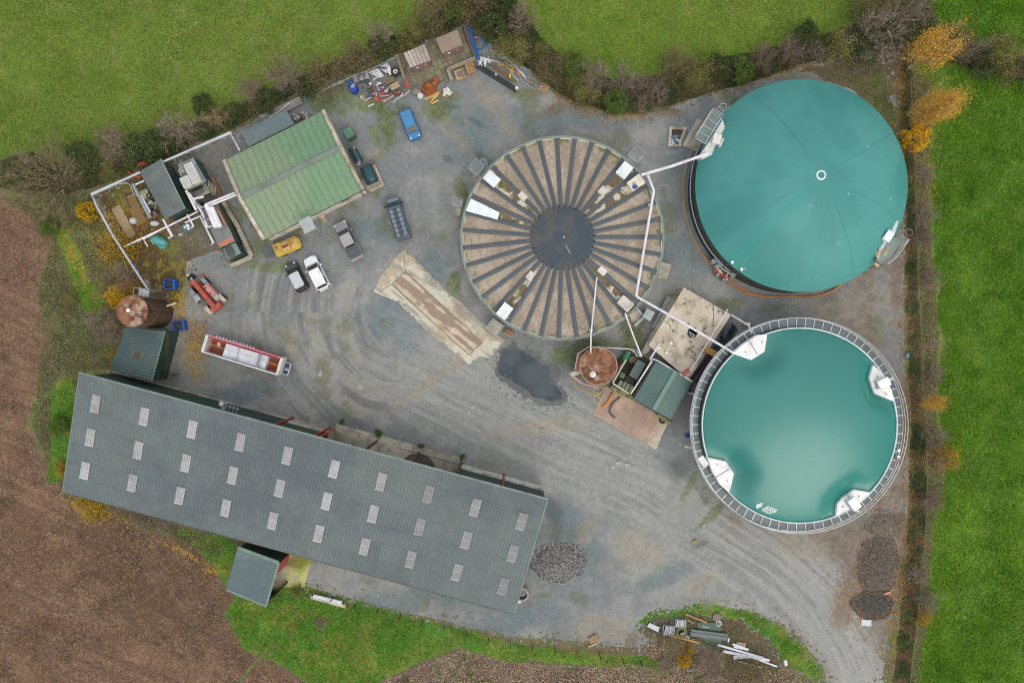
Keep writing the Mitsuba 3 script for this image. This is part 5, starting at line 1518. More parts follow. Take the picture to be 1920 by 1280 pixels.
for i in range(3):
  part(py, 'cable_tray', bar(p(750 + 6 * i, 520 - 4 * i, .5), p(815, 480 + 5 * i, .5), .06), C(160, 166, 160), 'metal')
part(py, 'end_frame', tube([p(815, 185, 1.8), p(860, 265, 1.8), p(905, 270, 1.8), p(850, 200, 1.8)], .1, 8, closed=True), C(196, 202, 204), 'metal')
part(py, 'valve_wheel', torus(p(835, 215, 1.9), .25, .06, 14, 6), C(120, 126, 126), 'metal')
part(py, 'drum', cyl(p(800, 300, 0)[:2], .45, 0, 1.0, 14), C(130, 116, 88), 'matte')
f, L, D = rect([(1040 + 870 / 5.564, 620 + 300 / 5.564), (1040 + 960 / 5.564, 620 + 345 / 5.564), (1040 + 850 / 5.564, 620 + 510 / 5.564), (1040 + 770 / 5.564, 620 + 460 / 5.564)], 2.0)
k = thing('control_cabin', 'small dark slate-roofed control cabin beside the pump skid', 'cabin')
part(k, 'roof', f.box(-L / 2, L / 2, -D / 2, D / 2, 1.95, 2.05, .02), C(74, 92, 90)); part(k, 'wall', f.box(-L / 2 + .1, L / 2 - .1, -D / 2 + .1, D / 2 - .1, 0, 1.95), C(60, 68, 66))
f, L, D = rect([(1040 + 770 / 5.564, 620 + 460 / 5.564), (1040 + 850 / 5.564, 620 + 515 / 5.564), (1040 + 800 / 5.564, 620 + 570 / 5.564), (1040 + 700 / 5.564, 620 + 530 / 5.564)], .5)
single('dark_tank', 'low dark tank between the control cabin and the mossy valves', 'tank', f.box(-L / 2, L / 2, -D / 2, D / 2, 0, .6, .05), C(40, 44, 46))
single('mossy_log', 'mossy yellow-green log or pipe at the lower edge of the pump house', 'log', [tube([W(1233, 776, .3), W(1258, 793, .3)], .24, 9), tube([W(1176, 741, .25), W(1181, 734, .25)], .16, 8)][0], C(160, 156, 90), 'matte')
single('small_tyre', 'small tyre with pale rim at the lower edge of the pump house', 'tyre', torus(W(1242, 788, .25), .3, .11, 18, 8), C(36, 36, 36), 'matte')

# ---- rusty round tank
RZ = 3.0
rt = thing('rusty_tank', 'round tank with a flat rusty lid and side rails beside the pump skid', 'tank')
c = XY(1122, 686, RZ); rr_ = 35 * S * (FLY - RZ) / FLY
part(rt, 'lid', lathe(c, [(rr_ + .02, RZ - .2), (rr_ + .02, RZ), (rr_ * .6, RZ + .08), (.01, RZ + .14)], 40), None, 'rust')
part(rt, 'shell', lathe(c, [(rr_ - .05, RZ - .15), (rr_ - .05, 0)], 40), None, 'rust')
part(rt, 'lid_rim', torus((c[0], c[1], RZ), rr_, .06, 48, 6), C(186, 160, 146), 'matte')
part(rt, 'side_step', prism([XY(*q, RZ - .4) for q in ((1083, 664), (1106, 651), (1112, 653), (1092, 668), (1088, 690), (1082, 698), (1078, 690))], 1.6, RZ - .4), None, 'rust')
part(rt, 'vent_cap', lathe(W(1111, 701.5, RZ)[:2], [(.38, RZ + .05), (.38, RZ + .35), (.01, RZ + .48)], 16), C(222, 214, 208), 'clean', label='white vent cap')
part(rt, 'handrail', tube([W(a, b, RZ + .9) for a, b in ((1078, 692), (1083, 663), (1104, 650), (1125, 650))], .05, 6), C(186, 184, 178), 'metal')
for a, b in ((1078, 692), (1083, 663), (1104, 650), (1125, 650)):
  part(rt, 'rail_post', tube([W(a, b, RZ + .9), W(a, b, RZ + .9) * [1, 1, 0]], .04, 6), C(186, 184, 178), 'metal')
for i in range(3):
  single('pink_pipe', ['pink pipe furthest from the rusty round tank', 'darker pink pipe in the middle of three at the rusty round tank', 'palest pink pipe next to the rusty round tank'][i], 'pipe', tube([W(1066 + i * 4, 701 + i * 2.0, .9 + .1 * i), W(1090 + i * 2, 718 + i * .5, .9), W(1122, 728 - i * 1.4, .9)], .09, 8), [C(206, 160, 150), C(190, 136, 124), C(214, 176, 166)][i], 'matte', group='pink pipes below the rusty round tank')
single('pipe_valve', 'pale valve assembly at the left end of the pink pipes', 'valve', [Frame(W(1080, 697, .8), .4).box(-.9, .9, -.35, .35, .6, 1.1, .12)], C(186, 182, 172), 'metal')
pl = thing('pallet', 'weathered pallet standing by the lower left kerb of the ribbed digester', 'pallet')
f, L, D = rect([(945, 623), (951, 614), (964, 624), (958, 633)], .3)
for i in range(4):
  part(pl, 'slat', f.box(-L / 2 + i * L / 4, -L / 2 + i * L / 4 + .12, -D / 2, D / 2, .3, .36), [C(190, 160, 124), C(150, 100, 76)][i % 2], 'matte')
part(pl, 'bearer', f.box(-L / 2, L / 2, -.1, .1, 0, .3), C(140, 116, 90), 'matte')
part(pl, 'bearer', f.box(-L / 2, L / 2, D / 2 - .12, D / 2, 0, .3), C(140, 116, 90), 'matte')

# ---- items at the left foot of the flat tank
single('blue_valve', 'blue actuator at the left foot of the flat teal tank', 'valve', [cyl(W(1290, 816, 2)[:2], .3, 1.4, 2.1, 12)], C(30, 84, 150), 'clean')
single('white_valve', 'white pipe valve below the blue actuator at the left foot of the flat teal tank', 'valve', tube([W(1284, 836, 1.6), W(1290, 838, 1.8), W(1297, 838, 1.8)], .14, 8), C(226, 226, 228), 'clean')
single('marker_post', 'white marker post beside the upper edge of the flat teal tank', 'post', cyl(W(1418, 606, 4)[:2], .2, 0, 1.6, 10), C(226, 228, 230), 'clean')
single('tank_ladder', 'steel ladder and landing on the lower left walkway of the flat teal tank', 'ladder', [Frame(W(1300, 853, 4.2), -1.0).box(-.6, .6, -.35, .35, 4.15, 4.25), tube([W(1298, 848, 4.3), W(1325, 864, 5.9)], .1, 8)][0], C(206, 210, 212), 'metal')
single('blue_cloth', 'blue sheet caught at the fence right of the flat teal tank', 'sheet', [hexa(np.array([W(1699, 663, .3), W(1705, 661, .3), W(1706, 669, .5), W(1700, 671, .4)]), np.array([W(1699, 663, .5), W(1705, 661, .7), W(1706, 669, .6), W(1700, 671, .5)]))], C(86, 140, 166), 'clean')

# ================================================================ THE GENERATOR COMPOUND
ang = math.atan2(-(248 - 323), 432 - 262)     # the compound's long axis
comp = ragged(G((176, 368), (262, 326), (430, 252), (448, 284), (418, 306), (470, 480), (440, 498), (405, 468), (350, 490), (345, 520), (330, 575), (300, 560), (280, 545), (252, 498), (236, 470)), .7, .2, 111)

def tex_comp(p, n, uv):
  x, y = p.x, p.y
  a = rot_fbm(x * .3, y * .3, 201, 4); b = rot_fbm(x * 1.2, y * 1.2, 202, 4); c = rot_fbm(x * 4, y * 4, 203, 3)
  x1, y1 = XY(335, 380)
  u = (x - x1) * .9 + (y - y1) * .42
  col = mix(C(96, 80, 56), C(112, 108, 96), smoothstep(-5.0, 1.0, u + (a - .5) * 6))
  col = mix(col, C(150, 128, 66), smoothstep(.55, .7, b) * smoothstep(1.0, -3.0, u) * .7)
  col = mix(col, C(104, 112, 56), smoothstep(.52, .68, a * .5 + b * .5) * .6)
  col = mix(col, C(128, 126, 122), smoothstep(2.0, 5.0, u + (a - .5) * 4) * .8)
  return col * (.7 + .6 * c)

diffuse_proc('compound_soil', tex_comp)
struct('compound_ground', 'mossy leaf-strewn ground of the generator compound', sheet(comp, .024), bsdf='compound_soil')
# galvanised cable trunking all round
cp = pipe('cable_trunking', 'long silver pipe run framing the generator compound on the hedge side', [(449.6, 283, 2.6), (431.5, 249, 2.6), (309, 302, 2.6), (262, 323.5, 2.6), (172, 364, 2.6), (181, 386, 2.6), (212, 442, 2.6), (249.5, 500, 2.6), (279, 545, 2.6)], .125, C(190, 196, 204),
      legs=((431.5, 249, 2.6), (350, 284, 2.6), (215, 345, 2.6), (172, 364, 2.6), (212, 442, 2.6), (249.5, 500, 2.6)))
pipe('water_pipe', 'white pipe across the lower side of the generator compound', [(232, 463, 1.3), (314, 424.5, 1.3), (372, 396, 1.3)], .11, legs=((260, 450, 1.3), (314, 424.5, 1.3)))
pipe('water_pipe', 'pair of white pipes between the generator compound and the workshop, upper one', [(384, 384, 2.9), (440, 361.5, 2.9)], .13)
pipe('water_pipe', 'pair of white pipes between the generator compound and the workshop, lower one', [(385, 389, 2.9), (443, 365.5, 2.9)], .13)
pipe('water_pipe', 'short white elbow pipe beside the turquoise dome', [(314, 424, 1.3), (269, 448, 1.2), (277, 462, .8)], .09, flanges=False)
pipe('water_pipe', 'white branch pipe beside the brown hatch grid', [(306, 411, 1.6), (323, 443, 1.3), (316, 446, 1.0)], .12, flanges=False)
pipe('water_pipe', 'white cross pipe below the dark-roofed container', [(351, 402, 1.3), (363, 424, 1.2), (358, 427, 1.0)], .1, flanges=False)
pipe('water_pipe', 'white feeder pipe ending in a cap below the dark-roofed container', [(347, 417.5, 1.4), (378, 404, 1.4)], .1, flanges=False)
pipe('water_pipe', 'long white pipe down the left side of the exhaust skid', [(372, 380, 2.4), (389, 426, 2.4), (397, 424, 2.4)], .12)
pipe('water_pipe', 'outermost white pipe down to the lower left foot of the exhaust skid', [(376, 407, 1.6), (401, 456, 1.6), (397, 458, 1.2)], .1)
pipe('water_pipe', 'thick white pipe pair leaving the cooler container, left one', [(349, 357, 2.8), (368, 394, 2.6)], .16)
pipe('water_pipe', 'thick white pipe pair leaving the cooler container, right one', [(355, 362, 2.8), (378, 398, 2.6)], .11)
pipe('water_pipe', 'short white pipe stub above the exhaust silencers', [(364, 373, 2.9), (382, 369, 2.9)], .14, flanges=False)
pipe('duct', 'grey square duct along the left flank of the dark-roofed container', [(249, 345, .8), (282, 408, .8)], .22, C(150, 160, 166), flanges=False)
pipe('duct', 'slim white duct beside the grey one at the dark-roofed container', [(265, 366, .9), (282, 398, .9)], .12, C(206, 212, 216), flanges=False)
pipe('duct', 'short white duct at the top of the dark-roofed container', [(254, 346, 1.4), (270, 339, 1.4)], .11, C(226, 226, 230), flanges=False)
pipe('water_pipe', 'thin grey pipe below the top corner of the compound', [(238, 370, .5), (276, 353, .6)], .06, C(160, 160, 156), flanges=False)
single('white_hose', 'thin white hose curling over the left compound ground', 'hose', tube(curve([W(224, 345, .3), W(240, 344, .2), W(248, 356, .2), W(252, 366, .2), W(262, 368, .3)], 6), .05, 6), C(214, 206, 190), 'clean')

# dark-roofed container
k, P, Q, walls, n = shed_box('plant_container', 'dark green container with dark grey ribbed roof in the generator compound', 'container', [(262, 321.5), (302, 298), (347.5, 391), (310, 410.5)], 3.0, 2.9, C(52, 72, 62), 'dark_roof', ribs_along=True, cols=8, amp=.06, pitch=.27)
for i, w in enumerate(walls):
  part(k, ['back_wall', 'side_wall', 'front_wall', 'side_wall'][i], w, C(52, 74, 64))
part(k, 'gutter', bar(P[1] + [0, 0, .02], P[2] + [0, 0, .02], .1, .1), C(168, 174, 176), 'metal')
diffuse_proc('dark_roof', tex_roof(C(92, 100, 102), C(108, 116, 116), C(112, 116, 104), 211), rough=.5, spec=.3)
# cooler container
ZA = 2.6

def container(name, label, px4, z, roofc, wallc, cat='container', ch=.03):
  f, L, D = rect(px4, z)
  k = thing(name, label, cat)
  part(k, 'roof', f.box(-L / 2, L / 2, -D / 2, D / 2, z - .08, z, ch), roofc, 'paint')
  nb = max(int(L / .3), 2)
  part(k, 'side_wall', onto(corrugated(L, z - .1, .3, .05, 'box', 1), f.p(0, -D / 2 + .04, (z - .1) / 2), f.x, (0, 0, 1)), wallc)
  part(k, 'side_wall', onto(corrugated(L, z - .1, .3, .05, 'box', 1), f.p(0, D / 2 - .04, (z - .1) / 2), -f.x, (0, 0, 1)), wallc)
  part(k, 'end_wall', f.box(-L / 2 + .02, -L / 2 + .08, -D / 2 + .05, D / 2 - .05, 0, z - .08), wallc)
  part(k, 'end_wall', f.box(L / 2 - .08, L / 2 - .02, -D / 2 + .05, D / 2 - .05, 0, z - .08), wallc)
  return k, f, L, D

k, f, L, D = container('cooler_container', 'green container carrying white cooler units in the generator compound', [(331, 309), (360, 296), (386, 341), (357, 355)], ZA, C(124, 140, 136), C(56, 76, 68))
part(k, 'roof_channel', bar(W(361, 299, ZA + .1), W(385, 341, ZA + .1), .35, .12), C(150, 166, 178), 'metal')
for i, (px4, t) in enumerate((([(343.4, 309.6), (358.6, 302.5), (367, 320), (352, 327)], 'topmost'), ([(352.2, 327.5), (367.3, 320.5), (375.9, 337.5), (360.8, 345.8)], 'lower right'), ([(335.2, 335), (350.5, 328), (359.6, 346), (345, 353)], 'left'))):
  g, l, d = rect(px4, ZA + 1.1)
  kk = thing('cooler_unit', f'pale grey square cooler unit on the cooler container, the {t} of three', 'cooler')
  part(kk, 'casing', g.box(-l / 2, l / 2, -d / 2, d / 2, ZA + .35, ZA + 1.1, .03), C(214, 212, 206), 'clean')
  part(kk, 'top_mesh', [g.box(-l / 2 + .1 + j * (l - .2) / 14, -l / 2 + .1 + (j + .5) * (l - .2) / 14, -d / 2 + .08, d / 2 - .08, ZA + 1.1, ZA + 1.115) for j in range(14)], C(190, 188, 182), 'metal', stuff=True)
  for sx in (-1, 1):
    for sy in (-1, 1):
      part(kk, 'foot', g.box(sx * (l / 2 - .1) - .05, sx * (l / 2 - .1) + .05, sy * (d / 2 - .1) - .05, sy * (d / 2 - .1) + .05, ZA, ZA + .35), C(150, 154, 152), 'metal')
fr_ = thing('pipe_rack', 'light square pipe rack on the roof of the cooler container', 'rack')
for a, b, c, d in ((335, 319, 343, 314), (337, 324, 346, 320), (335, 319, 341, 331), (341, 318, 345, 322)):
  part(fr_, 'bar', bar(W(a, b, ZA + .5), W(c, d, ZA + .5), .1), C(200, 196, 180), 'metal')
st = thing('access_stair', 'cream steel stair with hooped cage between cooler container and exhaust skid', 'stair')
for j in range(6):
  q = W(388 + j * 2.6, 346 + j * 2.3, 2.4)
  part(st, 'hoop', tube([q + [.55 * math.cos(t) * .8, .75 * math.sin(t) * .8, .5 * math.cos(t)] for t in np.linspace(0, 2 * math.pi, 13)[:-1]], .035, 5, closed=True), C(186, 184, 160), 'metal')
for a, b, c, d in ((381, 341, 389, 360), (384, 341, 392, 359), (378, 342, 386, 360), (367, 370, 395, 357), (368, 372, 396, 359)):
  part(st, 'stringer', bar(W(a, b, 2.2), W(c, d, 2.2), .08), C(196, 190, 168), 'metal')
part(st, 'landing', slab([W(358, 362, 2.0), W(383, 350, 2.0), W(390, 358, 2.0), W(366, 371, 2.0)], .08), C(120, 116, 112), 'metal')
part(st, 'leg', bar(W(375, 362, 0), W(375, 362, 1.9), .1), C(160, 158, 150), 'metal')
# exhaust container with silencers
k, f, L, D = container('exhaust_container', 'long green container carrying white exhaust silencers and a rust-orange patch', [(378, 394), (407, 381), (441.5, 451.5), (411, 466)], 2.4, C(124, 126, 124), C(44, 66, 60))
part(k, 'rust_patch', slab([W(409, 458, 2.42), W(434, 445, 2.42), W(437, 450, 2.42), W(414, 463, 2.42)], .015), C(214, 112, 66), 'paint', label='rust-orange painted patch')
part(k, 'brown_deck', slab([W(381, 396, 2.415), W(390, 392, 2.415), W(404, 424, 2.415), W(396, 430, 2.415)], .012), C(120, 104, 98), 'matte')
part(k, 'roof_beam', [bar(W(386 + 3.6 * j, 412 + 7 * j, 2.45), W(396 + 3.6 * j, 407 + 7 * j, 2.45), .08) for j in range(1)], C(170, 164, 158), 'metal')
for i, (a, b, c, d, t) in enumerate(((387, 384, 405, 427, 'left'), (396.5, 389, 413.5, 426, 'right'))):
  kk = thing('silencer', f'long white exhaust silencer on the exhaust container, the {t} one', 'silencer')
  part(kk, 'drum', tube([W(a, b, 3.1), W(c, d, 3.1)], .30, 14), C(234, 232, 240), 'clean', smooth=40)
  part(kk, 'end_cap', tube([W(c, d, 3.1), W(c + .5, d + 1.2, 3.1)], .24, 12), C(206, 206, 216), 'metal')
  for tt in (.2, .8):
    part(kk, 'cradle', Frame(W(a + (c - a) * tt, b + (d - b) * tt, 0), 0).box(-.25, .25, -.1, .1, 2.4, 2.9), C(160, 162, 168), 'metal')
part(k, 'chimney', cyl(W(371, 378, 3.4)[:2], .22, 1.0, 3.6, 12), C(70, 66, 66), 'metal', label='dark exhaust chimney')
for j in range(3):
  single('rusty_pipe', ['brown pipe next to the right silencer', 'pale brown pipe between the two darker ones beside the right silencer', 'dark rusty pipe at the very roof edge of the exhaust container'][j], 'pipe', tube(curve([W(401 + 3.2 * j, 386 + 2 * j, 2.7), W(410 + 3 * j, 400 + 2 * j, 2.8), W(421 + 1.5 * j, 420 + j * 1.5, 2.7)], 5), .07, 6), [C(170, 128, 100), C(196, 172, 150), C(150, 104, 80)][j], 'matte', group='brown pipes on the exhaust container')
k, f, L, D = container('transformer_box', 'low grey-green cabinet with an oval dark stain below the exhaust container', [(416.5, 466.5), (441, 453.5), (452, 474.5), (428, 487)], 2.0, C(118, 134, 130), C(34, 74, 70), 'cabinet')
ov = [f.p(.55 * math.cos(t) - .2, .85 * math.sin(t), 2.012) for t in np.linspace(0, 2 * math.pi, 16)[:-1]]
part(k, 'hatch', prism([q[:2] for q in ov], 2.0, 2.02), C(82, 88, 90), 'matte')
pn = thing('plinth_kerb', 'pale concrete plinth kerb round the right side of the exhaust container', 'kerb')
for a, b in (((419, 380), (446, 424)), ((446, 424), (473, 481)), ((473, 481), (433, 499))):
  part(pn, 'segment', bar(W(*a, .35), W(*b, .35), .5, .35), C(176, 168, 128), 'concrete')
single('plinth_wall', 'rusty upper kerb beside the access stair', 'kerb', bar(W(398, 332, .3), W(418, 378, .3), .4, .3), C(150, 110, 84), 'matte')
# odds and ends of the compound
for i, (a, b) in enumerate(((332, 337), (333, 344))):
  single('blue_drum', ['blue drum beside the left cooler unit, upper of two', 'blue drum beside the left cooler unit, lower of two'][i], 'drum', lathe(W(a, b, .9)[:2], [(.01, 0), (.42, 0), (.42, .3), (.45, .33), (.42, .36), (.42, .9), (.01, .9)], 16), C(18, 56, 108), 'clean')
single('yellow_grit_bin', 'small yellow bin at the lower right corner of the dark-roofed container', 'bin', Frame(W(351, 384, 0), -.5).box(-.42, .42, -.38, .38, 0, .7, .1), C(190, 176, 58), 'clean')
gd = thing('tarped_boat_tank', 'turquoise humped plastic tank cover at the lower edge of the compound', 'tank')
b = trimesh.creation.icosphere(3, 1.0); b.vertices *= [1.15, .62, .8]; b.vertices = trimesh.transform_points(b.vertices, trimesh.transformations.rotation_matrix(-.35, [0, 0, 1]))
b.apply_translation(W(299, 452, .4)); b = trimesh.intersections.slice_mesh_plane(b, [0, 0, 1], [0, 0, .01])
part(gd, 'body', b, C(84, 156, 152), 'clean', smooth=True)
part(gd, 'skirt', prism([XY(*q) for q in ((286, 446), (296, 440), (317, 455), (312, 466), (302, 467))], .02, .3), C(96, 160, 156), 'clean')
part(gd, 'lid', torus(W(288, 451, 1.0), .28, .05, 16, 6), C(130, 176, 172), 'clean')
hg = thing('floor_hatch', 'brown four-panel floor hatch below the dark-roofed container', 'hatch')
f = Frame(W(328, 429, 0), .42)
for sx in (-1, 1):
  for sy in (-1, 1):
    part(hg, 'panel', f.box(sx * .42 - .38, sx * .42 + .38, sy * .42 - .38, sy * .42 + .38, .02, .1), C(124, 102, 88), 'matte', jitter=.1)
pm = thing('pump_unit', 'small white and teal pump unit below the dark-roofed container', 'pump')
q = lambda a, b, z=0: W(320 + a / 10.67, 380 + b / 10.67, z)
part(pm, 'base', Frame(q(350, 500), .4).box(-.9, .9, -.6, .6, 0, .2), C(92, 116, 112), 'matte')
for a, b, c, d in ((270, 490, 300, 480), (310, 460, 380, 445), (340, 515, 385, 505)):
  part(pm, 'drum', tube([q(a, b, .7), q(c, d, .7)], .22, 10), C(226, 226, 230), 'clean')
part(pm, 'motor', tube([q(300, 445, .6), q(340, 420, .6)], .25, 10), C(44, 40, 58), 'clean')
single('white_slab', 'small white block on the lower kerb of the compound', 'block', Frame(q(220, 635), .4).box(-.35, .35, -.12, .12, 0, .2, .03), C(216, 210, 200), 'matte')
for i, (a, b, c, d, w, col, t) in enumerate(((217, 388, 247, 443, .75, C(170, 148, 116), 'broad pale concrete path slab left of the dark-roofed container'), (243, 370, 266, 420, .9, C(140, 108, 66), 'leaf-covered brown path right of the pale slab in the compound'))):
  m = bar(W(a, b, .05), W(c, d, .05), w * 1.5, .1)
  struct('compound_path', t, m, col, 'matte')
single('grey_stump', 'pale stone block beside the grey duct of the compound', 'stone', trimesh.creation.icosphere(1, .45).apply_translation(W(250, 414, .2)), C(206, 206, 206), 'matte')
single('fallen_post', 'dark post lying across the left compound path', 'post', bar(W(235, 370, .2), W(243, 390, .2), .16), C(104, 96, 80), 'matte')
single('grey_bag', 'pale crumpled bag at the lower end of the grey duct', 'bag', trimesh.creation.icosphere(1, .5).apply_transform(np.diag([1.2, .7, .6, 1])).apply_translation(W(290, 419, .3)), C(196, 200, 204), 'clean')
k = thing('air_unit', 'small cream unit with a round black fan at the left flank of the dark-roofed container', 'fan')
part(k, 'case', Frame(W(279, 367, 0), .4).box(-.55, .55, -.5, .5, 0, 1.0, .05), C(150, 146, 116), 'paint'); part(k, 'fan', torus(W(279, 367, 1.02), .26, .09, 16, 6), C(36, 40, 40), 'clean')
b = thing('scrap_heap', 'heap of scrap metal beside the lower left flank of the dark-roofed container', 'scrap')
for j in range(16):
  q_ = W(286 + rng.uniform(-8, 8), 388 + rng.uniform(-12, 14), .3)
  part(b, 'piece', Frame(q_, rng.uniform(0, 3)).box(-.3, .3, -.12, .12, -.2, .25 * rng.uniform(.5, 2)), [C(120, 116, 112), C(176, 176, 180), C(90, 70, 64), C(140, 134, 96)][j % 4], 'matte')
single('red_hose', 'coiled orange-red hose hanging over the hedge behind the dark-roofed container', 'hose', tube(curve([W(240, 322, .6), W(252, 330, .8), W(266, 330, .9), W(273, 322, 1.0), W(276, 309, 1.1), W(268, 305, 1.2), W(259, 309, 1.2), W(255, 318, 1.1), W(261, 326, 1.0), W(272, 317, 1.1), W(268, 308, 1.2), W(258, 312, 1.2), W(256, 322, 1.1)], 6), .09, 7), C(206, 74, 46), 'clean')

# ---- rusty silo
SZ = 6.0
sc_ = XY(248, 583, SZ); sr = 28.4 * S * (FLY - SZ) / FLY
so = thing('rusty_silo', 'tall rusty brown silo with a round reddish lid left of the yard', 'silo')
part(so, 'lid', lathe(sc_, [(sr + .06, SZ - .1), (sr + .06, SZ), (sr * .5, SZ + .1), (.01, SZ + .18)], 40), None, 'rust')
prof = []
for i in range(61):
  prof.append((sr + (.03 if i % 2 else 0), (SZ - .08) * i / 60))
part(so, 'shell', lathe(sc_, prof, 40), C(84, 62, 46), 'matte')
part(so, 'vent', [cyl(W(243, 582, SZ)[:2], .24, SZ, SZ + .35, 14)], C(230, 218, 214), 'clean', label='white vent cap')
for j in range(8):
  a = 2 * math.pi * j / 8
  part(so, 'shell_seam', bar([sc_[0] + sr * 1.01 * math.cos(a), sc_[1] + sr * 1.01 * math.sin(a), 0], [sc_[0] + sr * 1.01 * math.cos(a), sc_[1] + sr * 1.01 * math.sin(a), SZ - .1], .08), C(70, 50, 38), 'matte')
part(so, 'outlet', tube([W(312, 574, 1.2), W(330, 568, .9)], .14, 8), C(190, 180, 164), 'metal')
k, f, L, D = platform('silo_platform', 'silver steel cage platform where the pipe run meets the rusty silo', [(262, 540), (281, 544), (278, 557), (258, 553)], 4.2, slabcol=C(190, 190, 184), grate=False)
# blue bins
for a, b, an_, t in ((325, 534, -.03, 'upper blue bin on the grass left of the red telehandler'), (342, 611, .2, 'lower blue bin near the rusty silo')):
  f = Frame(W(a, b), an_)
  k = thing('blue_bin', t + ', with a dark open top', 'bin')
  l, d, h = .68, .62, 1.0
  for x0, x1, y0, y1 in ((-l, l, -d, -d + .1), (-l, l, d - .1, d), (-l, -l + .1, -d + .1, d - .1), (l - .28, l, -d + .1, d - .1)):
    part(k, 'side', f.box(x0, x1, y0, y1, 0, h, .02), C(32, 84, 172), 'clean')
  part(k, 'contents', f.box(-l + .1, l - .28, -d + .1, d - .1, .05, .55), C(60, 66, 70), 'matte')
# ================================================================ VEHICLES
def outline(L, Wd, rf, rr, n=5, tf=.0, tr=.0):
  """plan outline of a car body: half width Wd/2, rounded nose (+x) and tail; tf, tr narrow the ends"""
  out = []
  for sx, r, t in ((1, rf, tf), (-1, rr, tr)):
    for sy in ((-1, 1) if sx > 0 else (1, -1)):
      cs = []
      for k in range(n + 1):
        a = k / n * math.pi / 2
        cs.append((sx * (L / 2 - r + r * math.sin(a) if True else 0), sy * (Wd / 2 - t - r * .8 + r * .8 * math.cos(a))))
      if (sx > 0 and sy < 0) or (sx < 0 and sy > 0):
        out += cs
      else:
        out += cs[::-1]
  return np.array(out)

def shell(f, layers):
  pts = []
  for o, z in layers:
    z = np.broadcast_to(z, (len(o),)) if not callable(z) else z(o)
    pts += [f.p(x, y, zz) for (x, y), zz in zip(o, z)]
  return hull(pts)

def quad_panel(parent, name, q, color, bsdf='glazing', lift=.012, t=.02):
  q = np.asarray(q, float)
  n = np.cross(q[1] - q[0], q[3] - q[0]); n /= np.linalg.norm(n)
  c = q.mean(0)
  if n[2] < -.05:
    n = -n
  return part(parent, name, hexa(q - n * t, q + n * lift), color, bsdf)

def shrink(q, s, t=None):
  q = np.asarray(q, float); c = q.mean(0)
  return c + (q - c) * s

GLASS = (0.03, 0.035, 0.04)

def wheels(k, f, xs, half, r=.33, w=.22, col=(0.02, 0.02, 0.02)):
  for x in xs:
    for s in (-1, 1):
      wk = part(k, 'wheel', tube([f.p(x, s * (half - w), r), f.p(x, s * half, r)], r, 18), col, 'matte')
      part(wk, 'hub', tube([f.p(x, s * (half - .02), r), f.p(x, s * (half + .012), r)], r * .55, 12), C(150, 152, 156), 'metal')

